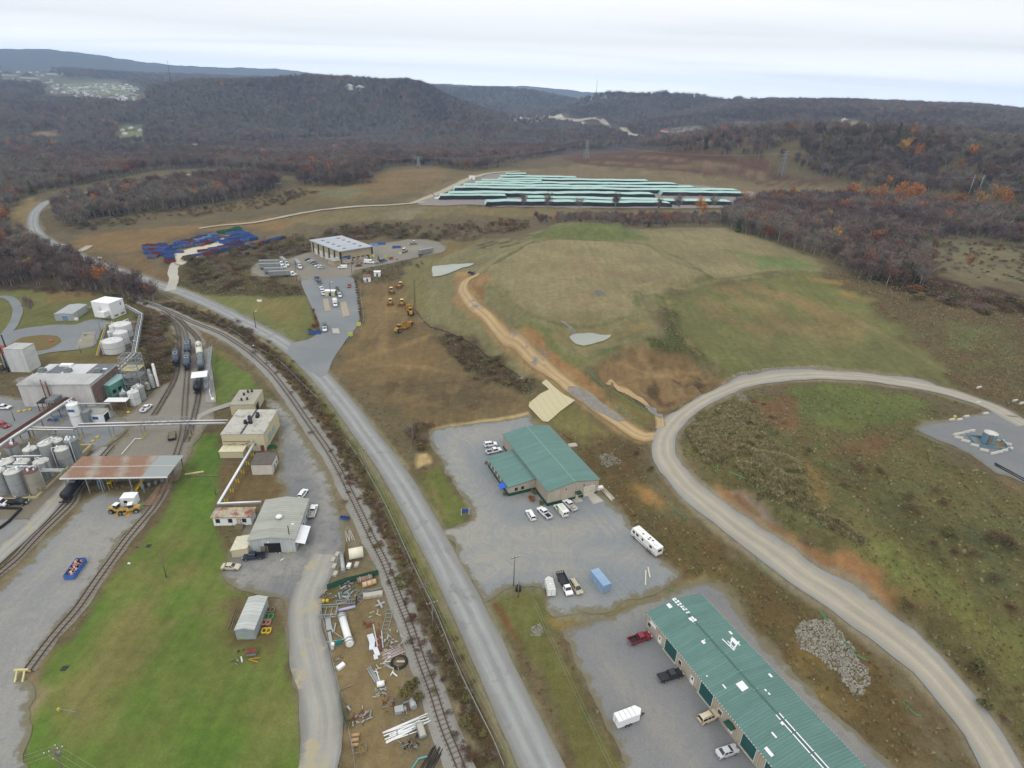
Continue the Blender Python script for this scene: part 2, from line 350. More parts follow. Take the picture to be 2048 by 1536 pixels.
def C3(c):
 v=np.array(lin(c))/EK;return v*.94+v.mean()*.06
base=np.tile(C3((101,90,66)),(len(FX),1));scrub=np.full(len(FX),.6)
far=np.clip((GR-900)/400,0,1)[:,None]
base=base*(1-far)+C3((84,71,62))*far
n_big=fbm(FX,FY,60,4,31);n_mid=fbm(FX,FY,9,4,41)
def paint(poly_px,c,feather=3.0,sc=None,amt=1.0,jit=1.0,world=None,mottle=0):
 global base,scrub
 w=world or[P(*p)for p in poly_px]
 xs=[p[0]for p in w];ys=[p[1]for p in w];f=feather*3+2
 k=np.nonzero((FX>min(xs)-f)&(FX<max(xs)+f)&(FY>min(ys)-f)&(FY<max(ys)+f))[0]
 if not len(k):return
 s=sdist(FX[k],FY[k],w)+n_mid[k]*feather*1.6*jit+n_big[k]*feather*.8*jit
 m=np.clip(.5-s/feather,0,1)*amt
 if mottle:m=m*np.clip(.5+(n_mid[k]+n_big[k]*.7)*mottle,0,1)
 base[k]=base[k]*(1-m[:,None])+C3(c)*m[:,None]
 if sc is not None:scrub[k]=scrub[k]*(1-m)+sc*m
def streak(pts_px,c,w,feather=None,amt=1,sc=None,mottle=0):
 """a soft band along a line"""
 pts=catmull([P(*p)for p in pts_px],8);feather=feather or w
 L=[];R=[]
 for i,p in enumerate(pts):
  d=(pts[min(i+1,len(pts)-1)]-pts[max(i-1,0)]);d.z=0;d.normalize();n=Vector((-d.y,d.x,0))
  L.append(p+n*w/2);R.append(p-n*w/2)
 paint(None,c,feather,sc,amt,.6,world=[(p.x,p.y)for p in L+R[::-1]],mottle=mottle)
BROWN=(101,86,62);OLIVE=(104,102,62)
paint([(50,455),(70,430),(110,410),(60,395),(20,420),(30,450)],(128,112,74),8,.3)
paint([(130,470),(200,440),(440,425),(600,412),(700,402),(860,385),(950,345),(860,333),(770,345),(600,365),(560,385),(450,410),(250,432),(150,430)],(108,94,64),10,.7)
paint([(600,378),(720,365),(800,340),(860,335),(900,350),(820,385),(700,398),(620,395)],(118,98,66),10,.5)
paint([(640,380),(700,372),(740,385),(690,398),(640,396)],(112,108,76),8,.6)
paint([(110,420),(420,352),(560,350),(560,378),(430,412),(200,440),(150,470)],(84,74,60),12,.8)
paint([(140,500),(160,470),(320,455),(520,440),(700,414),(720,425),(600,445),(560,470),(480,455),(400,462),(330,480),(290,500),(220,510)],(120,97,62),6,.35)
paint([(200,520),(280,505),(300,530),(350,560),(330,575),(250,545)],(112,92,64),5,.6)
paint([(560,440),(720,412),(840,408),(960,412),(1450,420),(1450,430),(1100,432),(900,432),(760,440),(640,450)],(116,104,70),6,.4)
paint([(760,425),(850,412),(830,440),(780,440)],(124,116,88),4,.3)
paint([(950,345),(1010,338),(1150,330),(1300,345),(1440,350),(1560,362),(1650,372),(1760,392),(1700,405),(1480,385),(1300,372),(1100,350),(1000,352),(900,375),(860,395),(820,405)],(116,103,74),10,.35)
paint([(1000,350),(1110,335),(1290,352),(1310,372),(1100,362)],(112,98,72),10,.3)
paint([(1120,320),(1180,302),(1290,305),(1540,328),(1640,358),(1700,380),(1640,372),(1500,352),(1350,342),(1180,330)],(92,68,56),10,.9)
for q in([(1180,322),(1300,330),(1420,340),(1530,352)],[(1140,330),(1250,338),(1380,348)],[(1220,312),(1380,322),(1480,335),(1600,362)]):streak(q,(124,108,84),6,6,.7)
paint([(1600,410),(1760,395),(1960,405),(2100,420),(2100,440),(1900,425),(1750,412)],(96,74,58),10,.9)
paint([(1850,425),(1960,415),(2100,432),(2100,440),(1950,432)],(122,104,74),8,.6)
paint([(850,470),(900,475),(960,480),(1040,482),(1080,460),(1180,447),(1260,458),(1340,455),(1450,456),(1560,490),(1660,528),(1640,545),(1560,545),(1340,580),(1320,640),(1340,700),(1300,705),(1200,720),(1150,740),(1120,760),(1080,735),(1040,765),(960,700),(880,655),(840,630),(830,590),(850,530),(890,490)],(115,109,76),5,.12)
paint([(1065,480),(1290,488),(1420,558),(1270,585),(1280,625),(1090,640),(1040,610),(975,572),(955,545),(1000,510)],(127,117,84),4,.1)
paint([(1290,485),(1330,462),(1450,458),(1540,490),(1560,540),(1420,556)],(125,115,82),6,.1)
paint([(1450,500),(1560,515),(1640,530),(1600,545),(1520,540)],(98,110,62),9,.1)
paint([(1060,470),(1120,452),(1190,447),(1260,458),(1290,480),(1200,478),(1080,478)],(98,104,62),5,.3)
paint([(1110,465),(1190,462),(1200,478),(1130,476)],(84,82,58),3,1,1,mottle=3)
paint([(900,480),(960,470),(1030,475),(1060,480),(1000,500),(950,500)],(88,80,58),4,.9,mottle=3)
paint([(965,610),(1090,650),(1180,720),(1120,758),(1060,725),(990,655)],(104,104,64),5,.1)
for q in([(955,560),(1065,484),(1290,489),(1420,560)],[(1270,585),(1430,558),(1560,545)],[(1272,590),(1282,625),(1340,622)],[(975,575),(1035,618),(1090,643),(1280,628)],[(1295,488),(1340,520),(1430,558)]):
 streak(q,(90,96,56),2.2,1.6,.8);
streak([(962,565),(1068,488),(1288,492)],(136,126,92),1.4,1.5,.7)
streak([(980,580),(1038,622),(1092,648),(1280,632)],(134,124,90),1.4,1.5,.7)
streak([(1276,582),(1430,561),(1560,548)],(136,126,92),1.4,1.5,.7)
paint([(1150,520),(1330,560),(1240,560),(1120,545)],(122,104,78),12,.1,.6)
paint([(1120,600),(1180,595),(1190,615),(1130,620)],(134,110,76),7,.1,.6)
paint([(1120,660),(1200,650),(1290,640),(1320,650),(1300,672),(1240,665),(1215,688),(1160,705),(1110,690)],(122,112,74),4,.1)
paint([(1180,655),(1300,648),(1270,668),(1220,668)],(134,114,74),4,.1,.7)
paint([(1320,595),(1440,565),(1560,548),(1640,545),(1700,560),(1760,600),(1860,690),(1940,755),(1960,775),(1860,765),(1700,745),(1600,738),(1500,748),(1440,765),(1420,730),(1370,690),(1340,660)],(102,101,62),6,.3)
for q in([(1440,575),(1520,610),(1560,650),(1620,660),(1720,672)],[(1400,600),(1470,640),(1540,668)],[(1560,580),(1640,620),(1700,660)],[(1480,570),(1600,600),(1700,640)]):streak(q,(122,106,70),10,10,.8)
paint([(1520,555),(1640,560),(1720,600),(1690,620),(1600,590)],(104,104,60),8,.2,.8)
paint([(1430,690),(1560,700),(1700,710),(1820,720),(1800,745),(1560,735),(1450,755)],(92,100,52),6,.6,mottle=2)
streak([(1700,630),(1800,690),(1900,745)],(120,112,74),2,2,.7)
paint([(1310,590),(1350,590),(1370,660),(1420,720),(1440,760),(1420,750),(1380,720),(1320,705),(1240,705),(1170,720),(1150,735),(1200,700),(1290,675),(1330,670)],(80,86,50),4,1,mottle=3)
streak([(1335,600),(1350,650),(1400,715),(1440,765)],(122,108,74),1.8,1.5,.8)
paint([(1190,740),(1210,715),(1260,698),(1320,702),(1390,712),(1420,745),(1440,768),(1400,795),(1350,820),(1320,825),(1260,795),(1200,770)],(124,102,70),3,.25)
paint([(1260,775),(1310,760),(1400,750),(1430,768),(1380,800),(1330,818),(1270,790)],(88,72,54),4,.8,mottle=4)
paint([(1260,740),(1330,715),(1390,725),(1340,745)],(98,80,56),5,.4,.8,mottle=3)
for q in([(1225,720),(1290,745),(1400,745)],[(1230,765),(1330,752),(1420,760)],[(1280,705),(1300,735),(1290,760)]):streak(q,(146,122,86),2.2,2,.6)
paint([(1120,735),(1160,745),(1220,780),(1320,830),(1330,845),(1300,865),(1250,845),(1180,795),(1110,755)],(112,100,60),4,.3)
paint([(1040,660),(1080,680),(1180,760),(1250,815),(1220,825),(1150,785),(1060,705),(1010,665)],(136,106,68),3,.15)
paint([(1050,665),(1090,700),(1150,735),(1110,740),(1050,700),(1000,660),(980,640)],(138,102,64),3,.1,.8)
paint([(1210,790),(1300,840),(1310,860),(1270,855),(1220,820)],(100,106,56),4,.6)
paint([(920,545),(960,545),(980,560),(940,575),(935,610),(960,640),(940,640),(905,600)],(140,112,74),3,.1)
paint([(945,575),(965,590),(960,620),(940,610)],(122,92,58),3,.1)
paint([(720,560),(820,555),(850,570),(830,620),(850,650),(880,680),(940,740),(1060,790),(1060,830),(980,840),(860,855),(800,830),(740,790),(670,750),(690,700),(730,650)],(108,92,63),4,.25)
paint([(740,590),(820,590),(830,640),(760,640),(720,690)],(122,102,66),8,.2,.7)
paint([(700,700),(850,690),(900,730),(860,760),(720,745)],(118,98,64),9,.2,.7)
paint([(720,760),(960,745),(1040,800),(960,835),(800,820)],(88,76,56),9,.6,.8,mottle=3)
for q in([(690,725),(780,700),(860,670)],[(700,740),(800,730),(900,745)],[(770,570),(775,620),(765,700)],[(790,660),(830,600)]):streak(q,(140,116,76),2,3,.5)
paint([(770,600),(800,600),(800,625),(775,625)],(160,134,84),3,.1,.6,mottle=3)
paint([(720,560),(700,520),(720,500),(860,510),(850,540),(820,560)],(92,82,60),5,.9)
paint([(870,670),(900,670),(960,690),(1060,765),(1050,785),(980,765),(900,720)],(78,68,50),4,1)
paint([(800,560),(840,510),(880,490),(900,500),(860,540),(850,620),(830,600)],(112,106,68),4,.3)
streak([(858,862),(930,850),(1010,836),(1060,826)],(170,148,100),3.2,1.6,.9,.1)
paint([(835,905),(855,905),(860,925),(835,935)],(166,144,100),2,.1)
paint([(1060,820),(1100,855),(1180,905),(1225,870),(1150,810),(1120,830)],(110,104,62),3,.3)
paint([(1100,855),(1170,930),(1210,990),(1290,1000),(1300,900),(1220,870),(1160,880)],(98,84,56),4,.8)
paint([(1100,850),(1190,960),(1215,1000),(1200,1005),(1160,930),(1080,850)],(116,100,62),2,.3)
paint([(1200,1000),(1300,990),(1400,1080),(1500,1150),(1620,1230),(1780,1390),(1900,1536),(1800,1540),(1640,1400),(1440,1170),(1380,1160),(1300,1080)],(96,82,52),5,.9)
for q in([(1200,960),(1290,985),(1330,1020)],[(1400,1100),(1460,1150),(1520,1200)],[(1480,1190),(1560,1240),(1580,1290)],[(1440,1175),(1540,1300),(1700,1440)],[(1560,1240),(1640,1340)]):streak(q,(140,112,58),5,5,.8,mottle=2)
paint([(1270,970),(1310,975),(1330,1010),(1290,1010)],(146,112,66),3,.2,.8)
paint([(1230,880),(1290,890),(1300,930),(1240,920)],(92,78,54),3,1,mottle=2)
paint([(850,945),(880,930),(925,1000),(935,1045),(890,1060),(830,950)],(94,100,50),2,.25)
paint([(855,930),(880,985),(900,1040),(880,1030),(850,960)],(118,108,68),2.5,.2,.7)
paint([(990,1165),(1090,1175),(1100,1230),(1110,1270),(1200,1450),(1260,1560),(1160,1560),(1060,1330),(970,1195)],(98,98,54),2,.35)
paint([(1080,1240),(1300,1190),(1410,1155),(1430,1170),(1300,1210),(1120,1262)],(122,108,64),2,.4)
paint([(1040,1260),(1100,1290),(1170,1420),(1240,1536),(1180,1536),(1100,1400)],(104,90,54),5,.5,.7,mottle=2)
streak([(985,1200),(1010,1240),(1040,1290)],(104,76,50),1.2,1,.9)
paint([(640,730),(690,780),(760,870),(830,950),(860,990),(820,940),(740,880),(690,800)],(112,102,64),2,.3)
streak([(480,665),(560,715),(610,755),(660,815),(715,900),(775,1000),(845,1130),(935,1290),(1010,1430),(1060,1560)],(99,100,54),6,2,1,.3)
streak([(330,610),(420,640),(500,680),(560,730),(610,790),(665,875),(715,965),(775,1080),(835,1210),(885,1330),(930,1430),(970,1540)],(82,72,50),7.5,2.5,1,1)
streak([(340,600),(440,632),(500,662),(560,700)],(122,108,66),3,2,.7,.3)
paint([(370,585),(440,588),(540,592),(610,590),(625,620),(640,660),(640,680),(590,688),(540,660),(460,620)],(102,104,58),3,.2)
paint([(500,600),(600,600),(600,640),(540,640)],(116,100,60),5,.2,.6)
paint([(370,590),(470,625),(560,670),(590,690),(560,684),(440,622)],(128,108,62),2,.2,.8)
paint([(350,575),(360,530),(440,505),(540,480),(620,475),(640,500),(560,520),(500,535),(500,555),(600,575),(620,590),(540,594),(440,588),(380,588)],(86,78,54),4,1)
paint([(620,480),(700,450),(860,470),(950,460),(880,485),(760,475),(720,480)],(84,72,52),5,1)
paint([(860,500),(900,485),(960,480),(900,510),(870,520)],(112,96,60),4,.4)
paint([(-100,578),(60,578),(190,585),(280,610),(285,660),(260,745),(120,735),(60,715),(-100,700)],(102,102,56),4,.25)
paint([(60,580),(190,585),(200,600),(100,605)],(122,100,64),4,.2,.8)
paint([(70,715),(250,700),(262,740),(230,750),(120,735)],(106,94,58),4,.2)
paint([(20,690),(60,672),(110,670),(125,684),(90,705),(40,708)],(112,96,60),2,.2)
paint([(280,610),(330,620),(345,700),(350,760),(320,790),(285,760),(270,700)],(90,76,56),3,1)
paint([(-100,470),(0,470),(60,480),(130,515),(200,545),(280,580),(310,600),(285,615),(190,585),(60,578),(-100,590)],(84,72,56),5,1)
paint([(408,690),(440,700),(500,750),(555,805),(520,790),(470,790),(470,800),(430,820),(405,830),(425,760),(415,700)],(92,106,50),2,.15)
paint([(410,690),(470,712),(500,740),(440,715),(412,705)],(120,104,62),2,.2,.7)
LAWN=[(395,868),(440,862),(442,950),(440,1000),(440,1060),(460,1090),(455,1130),(470,1180),(540,1200),(570,1260),(592,1360),(612,1460),(600,1580),(20,1580),(60,1410),(150,1270),(230,1165),(330,1030),(352,960),(362,920)]
paint(LAWN,(86,109,42),2.2,.15)
for q,w_,a_ in(([(390,870),(370,1000),(260,1170)],5,.5),([(330,1150),(250,1280),(190,1400),(170,1500)],9,.85),([(300,1200),(200,1350),(150,1450)],5,.7),([(430,1060),(420,1200),(400,1400)],10,.45),([(480,1220),(540,1330),(580,1450)],12,.75),([(350,1300),(330,1420),(300,1536)],5,.35)):
 streak(q,(116,108,64),w_,w_*1.3,a_*.8)
paint([(430,870),(445,880),(430,960),(380,1010),(360,1000),(400,900)],(80,106,40),4,.15,.8)
paint([(440,930),(560,940),(570,985),(540,1000),(440,1010)],(104,88,58),3,.3)
paint([(560,790),(640,880),(690,1000),(740,1100),(700,1120),(640,1000),(600,880),(560,830)],(122,114,96),3,.3)
paint([(450,1195),(560,1180),(575,1250),(540,1300),(470,1290)],(104,92,62),3,.4)
paint([(640,1150),(740,1130),(780,1200),(860,1380),(930,1536),(960,1600),(690,1600),(680,1400),(655,1290),(635,1200)],(124,108,76),2,.25)
paint([(700,1250),(760,1240),(830,1400),(900,1560),(820,1560),(760,1400)],(108,100,82),5,.2,.7,mottle=2)
paint([(640,1165),(720,1150),(740,1200),(650,1220)],(102,98,66),3,.3)
paint([(690,1110),(770,1090),(780,1150),(700,1160)],(112,104,80),3,.3)
paint([(1385,850),(1440,810),(1500,790),(1620,780),(1750,780),(1880,800),(1860,840),(1840,870),(1950,950),(2100,1010),(2100,1600),(2010,1540),(1900,1380),(1780,1250),(1650,1130),(1500,1040),(1400,960),(1370,890)],(96,92,58),5,.9)
paint([(1400,850),(1480,815),(1560,900),(1650,1000),(1720,1090),(1640,1060),(1500,960),(1390,900)],(98,96,62),4,1)
paint([(1560,770),(1700,775),(1860,800),(1800,840),(1640,860),(1580,820)],(96,104,56),5,.7)
paint([(1500,800),(1580,790),(1620,870),(1560,880)],(112,88,62),4,.8)
paint([(1600,880),(1760,860),(1840,880),(1700,960),(1620,930)],(104,78,56),6,.8,.8,mottle=2)
paint([(1560,900),(1620,1010),(1700,1100),(1760,1120),(1700,1010),(1640,920)],(130,104,58),6,.7,.8,mottle=2)
paint([(1720,960),(1900,1000),(2048,1100),(2048,1250),(1900,1150),(1760,1050)],(76,80,54),10,.9,.8,mottle=2)
paint([(1780,1200),(1900,1250),(2048,1400),(2048,1536),(1960,1400),(1840,1290)],(88,66,50),8,1,.8,mottle=2)
streak([(1760,1090),(1900,1200),(2048,1320)],(112,112,60),8,8,.7)
paint([(1425,965),(1480,985),(1560,1060),(1640,1100),(1740,1160),(1780,1210),(1790,1245),(1740,1215),(1640,1150),(1540,1085),(1440,1010)],(134,100,64),2.5,.1)
paint([(1440,960),(1480,985),(1560,1050),(1500,1020)],(120,112,100),2,.3,.8)
streak([(1470,990),(1560,1075),(1650,1130),(1740,1195)],(118,84,54),1.5,1.5,.8)
paint([(1640,545),(1700,545),(1800,580),(2100,600),(2100,830),(2000,800),(1920,770),(1850,690),(1740,590)],(98,84,60),6,.9)
paint([(1600,550),(1680,560),(1780,590),(1830,620),(1770,640),(1700,600)],(146,118,70),5,.6,.9,mottle=2)
paint([(1850,630),(2048,660),(2048,800),(1960,770),(1880,700)],(100,102,64),9,.8,.8,mottle=2)
paint([(1800,470),(1900,480),(2100,510),(2100,570),(1950,560),(1850,520)],(114,106,80),6,.9)
paint([(1800,580),(1900,595),(2100,640),(2100,610),(1900,560),(1760,545),(1700,530)],(72,52,44),6,1)
paint([(232,262),(288,262),(292,282),(236,280)],(118,124,80),12)
paint([(235,252),(285,250),(288,258),(240,260)],(104,112,70),10)
paint([(60,265),(110,262),(120,280),(70,284)],(136,108,84),12)
paint([(0,140),(100,145),(230,160),(300,185),(270,200),(150,188),(0,182)],(104,98,80),40)
paint([(120,168),(230,164),(270,180),(262,190),(200,190),(130,180)],(120,126,90),20)
paint([(1640,240),(1700,240),(1760,252),(1750,262),(1680,258)],(120,122,98),15)
paint([(1440,244),(1500,244),(1505,252),(1440,250)],(124,116,90),14)
paint([(1030,232),(1100,232),(1130,238),(1060,246),(1030,242)],(140,132,110),18)
paint([(1900,232),(1960,250),(1980,268),(1950,270),(1915,250)],(104,116,72),16)
paint([(1290,262),(1400,250),(1420,270),(1330,278)],(126,122,116),20,mottle=4)
def grid_mesh(name):
 me=bpy.data.meshes.new(name);nv=NR*NA
 co=np.stack([FX,FY,FZ],1).astype(np.float32)
 me.vertices.add(nv);me.vertices.foreach_set('co',co.ravel())
 j,i=np.meshgrid(np.arange(NR-1),np.arange(NA-1),indexing='ij');a=(j*NA+i).ravel()
 q=np.stack([a,a+NA,a+NA+1,a+1],1).astype(np.int32)
 me.loops.add(q.size);me.loops.foreach_set('vertex_index',q.ravel())
 me.polygons.add(len(q));me.polygons.foreach_set('loop_start',np.arange(0,q.size,4,dtype=np.int32));me.polygons.foreach_set('use_smooth',np.ones(len(q),bool))
 me.update(calc_edges=True);me.validate()
 return me
gme=grid_mesh('ground')
def write_paint():
 at=gme.attributes.new('Col','FLOAT_COLOR','POINT')
 at.data.foreach_set('color',np.concatenate([np.clip(base,0,1),np.ones((len(base),1))],1).astype(np.float32).ravel())
 at=gme.attributes.new('Scrub','FLOAT','POINT');at.data.foreach_set('value',scrub.astype(np.float32))
SPILL=[]
def ground_mat():
 m,t,b=newmat('ground')
 geo=t.n.new('ShaderNodeNewGeometry');pos=geo.outputs['Position']
 ca=t.n.new('ShaderNodeAttribute');ca.attribute_name='Col';sa=t.n.new('ShaderNodeAttribute');sa.attribute_name='Scrub'
 nf=t.noise(2.2,pos,3,.7);nm=t.noise(.42,pos,5,.65);nl=t.noise(.045,pos,5,.6);nx=t.noise(.008,pos,4,.6)
 mp=t.n.new('ShaderNodeMapping');mp.inputs['Scale'].default_value=(1,.16,1);mp.inputs['Rotation'].default_value=(0,0,.35);t.link(pos,mp.inputs[0])
 ns=t.noise(.35,mp.outputs[0],4,.6)
 k=t.math('MULTIPLY',t.rng(nf,.25,.75,.80,1.20),t.rng(nm,.3,.7,.84,1.16))
 k=t.math('MULTIPLY',k,t.rng(nl,.3,.7,.86,1.14));k=t.math('MULTIPLY',k,t.rng(ns,.3,.7,.88,1.12))
 k=t.math('MULTIPLY',k,t.rng(nx,.3,.7,.92,1.08))
 col=t.mix(1.0,ca.outputs['Color'],t.ramp(t.math('MULTIPLY',k,.5),[(0,(0,0,0)),(1,(1,1,1))]),'MULTIPLY')
 col=t.mix(1.0,col,(2,2,2,1),'MULTIPLY')
 nh=t.noise(.11,pos,5,.7);g=t.mix(t.rng(nh,.35,.65,0,1),(1.13,.96,.88,1),(.88,1.04,.93,1))
 col=t.mix(t.math('MULTIPLY',sa.outputs['Fac'],.9),col,t.mix(1.0,col,g,'MULTIPLY'))
 vo=t.n.new('ShaderNodeTexVoronoi');vo.inputs['Scale'].default_value=.55;vo.inputs['Randomness'].default_value=1;t.link(pos,vo.inputs['Vector'])
 cl=t.rng(vo.outputs['Distance'],.05,.75,1.12,.80)
 vb=t.n.new('ShaderNodeTexVoronoi');vb.inputs['Scale'].default_value=1.7;t.link(pos,vb.inputs['Vector'])
 cl=t.math('MULTIPLY',cl,t.rng(vb.outputs['Distance'],.05,.7,1.14,.82))
 cc=t.n.new('ShaderNodeCombineColor');[t.link(cl,cc.inputs[i])for i in range(3)]
 col=t.mix(t.math('MULTIPLY',sa.outputs['Fac'],.75),col,t.mix(1.0,col,cc.outputs[0],'MULTIPLY'))
 t.link(col,b.inputs['Base Color']);b.inputs['Roughness'].default_value=.95;b.inputs['Specular IOR Level'].default_value=.1
 bn=t.n.new('ShaderNodeBump');bn.inputs['Distance'].default_value=.25;t.link(t.rng(sa.outputs['Fac'],0,1,.25,.9),bn.inputs['Strength'])
 t.link(t.math('ADD',nf,t.math('MULTIPLY',cl,.6)),bn.inputs['Height']);t.link(bn.outputs[0],b.inputs['Normal'])
 return m
gme.materials.append(ground_mat())
ground=bpy.data.objects.new('ground',gme);COL.objects.link(ground);tag(ground,'hilly ground of grass, scrub and bare earth around the industrial sites',None,None,'structure')
def gravel_mat(name,c,c2=None,swirl=.5,dark=None,sc=.05,edge=(112,106,84)):
 swirl=swirl*.4
 m,t,b=newmat(name)
 geo=t.n.new('ShaderNodeNewGeometry');pos=geo.outputs['Position']
 nf=t.noise(3.2,pos,2,.8);nm=t.noise(.35,pos,5,.7);nl=t.noise(sc,pos,4,.55)
 wp=t.n.new('ShaderNodeTexNoise');wp.inputs['Scale'].default_value=.035;wp.inputs['Detail'].default_value=1;t.link(pos,wp.inputs['Vector'])
 va=t.n.new('ShaderNodeVectorMath');va.operation='MULTIPLY_ADD';t.link(wp.outputs['Color'],va.inputs[0]);va.inputs[1].default_value=(60,60,0);t.link(pos,va.inputs[2])
 mp=t.n.new('ShaderNodeMapping');mp.inputs['Scale'].default_value=(.5,.035,.5);mp.inputs['Rotation'].default_value=(0,0,.5);t.link(va.outputs[0],mp.inputs[0])
 ns=t.noise(1.0,mp.outputs[0],4,.6)
 m2=t.n.new('ShaderNodeMapping');m2 .inputs['Scale'].default_value=(1.6,.05,1);m2 .inputs['Rotation'].default_value=(0,0,.5);t.link(va.outputs[0],m2 .inputs[0]);nt2=t.noise(1.0,m2 .outputs[0],3,.6)
 a=alb(c);a2=alb(c2 or tuple(min(255,v+26)for v in c));d=alb(dark or tuple(v-26 for v in c))
 f=t.math('ADD',t.math('MULTIPLY',nl,1-.42*swirl),t.math('MULTIPLY',ns,.42*swirl))
 la=t.n.new('ShaderNodeAttribute');la.attribute_name='Lane';ea=t.n.new('ShaderNodeAttribute');ea.attribute_name='Edge'
 col=t.mix(t.math('ADD',t.rng(f,.42,.68,0,.7),t.math('MULTIPLY',la.outputs['Fac'],t.rng(ns,.25,.6,.35,1.0)),True),a,a2)
 col=t.mix(t.math('MULTIPLY',t.rng(nm,.45,.8,0,.8),1),col,d)
 k=t.math('MULTIPLY',t.rng(nf,.2,.8,.80,1.2),t.math('MULTIPLY',t.rng(nm,.3,.7,.92,1.08),t.rng(nt2,.3,.7,1-.11*min(1,swirl),1+.11*min(1,swirl))))
 cc=t.n.new('ShaderNodeCombineColor');[t.link(k,cc.inputs[i])for i in range(3)]
 col=t.mix(1.0,col,cc.outputs[0],'MULTIPLY')
 col=t.mix(t.rng(t.math('ADD',ea.outputs['Fac'],t.math('MULTIPLY',t.math('SUBTRACT',nm,.5),2.2)),.45,.75,0,.9),col,alb(edge))
 t.link(col,b.inputs['Base Color']);b.inputs['Roughness'].default_value=.92;b.inputs['Specular IOR Level'].default_value=.15
 bn=t.n.new('ShaderNodeBump');bn.inputs['Strength'].default_value=.35;bn.inputs['Distance'].default_value=.06;t.link(nf,bn.inputs['Height']);t.link(bn.outputs[0],b.inputs['Normal'])
 return m
def track_mat(name,c_mid,c_edge,c_lane,lanes=2,dirt=None):
 """road material: u = across (0..1), v = metres along"""
 m,t,b=newmat(name)
 uv=t.n.new('ShaderNodeUVMap');uv.uv_map='UVMap';sx=t.n.new('ShaderNodeSeparateXYZ');t.link(uv.outputs[0],sx.inputs[0])
 geo=t.n.new('ShaderNodeNewGeometry');pos=geo.outputs['Position']
 mp=t.n.new('ShaderNodeMapping');mp.inputs['Scale'].default_value=(9,.05,1);t.link(uv.outputs[0],mp.inputs[0])
 ns=t.noise(1.0,mp.outputs[0],5,.6);nf=t.noise(3.5,pos,2,.8);nm=t.noise(.18,pos,5,.65)
 u=t.math('ADD',sx.outputs[0],t.math('MULTIPLY',t.math('SUBTRACT',nm,.5),.12))
 d=t.math('ABSOLUTE',t.math('SUBTRACT',u,.5))
 lane=t.math('ABSOLUTE',t.math('SUBTRACT',d,.17))
 col=t.mix(t.rng(lane,.03,.13,1,0),alb(c_mid),alb(c_lane))
 col=t.mix(t.rng(d,.33,.47,0,1),col,alb(c_edge))
 k=t.math('MULTIPLY',t.rng(ns,.3,.7,.9,1.1),t.math('MULTIPLY',t.rng(nf,.2,.8,.9,1.1),t.rng(nm,.3,.7,.94,1.06)))
 cc=t.n.new('ShaderNodeCombineColor');[t.link(k,cc.inputs[i])for i in range(3)]
 col=t.mix(1.0,col,cc.outputs[0],'MULTIPLY')
 if dirt:col=t.mix(t.rng(t.noise(.12,pos,5,.7),dirt[1],dirt[1]+.1,0,1),col,alb(dirt[0]))
 t.link(col,b.inputs['Base Color']);b.inputs['Roughness'].default_value=.9;b.inputs['Specular IOR Level'].default_value=.2
 bn=t.n.new('ShaderNodeBump');bn.inputs['Strength'].default_value=.2;bn.inputs['Distance'].default_value=.04;t.link(nf,bn.inputs['Height']);t.link(bn.outputs[0],b.inputs['Normal'])
 return m
def off_at(p,o):return o+math.hypot(p[0],p[1])*.00035
SHEETS=[]
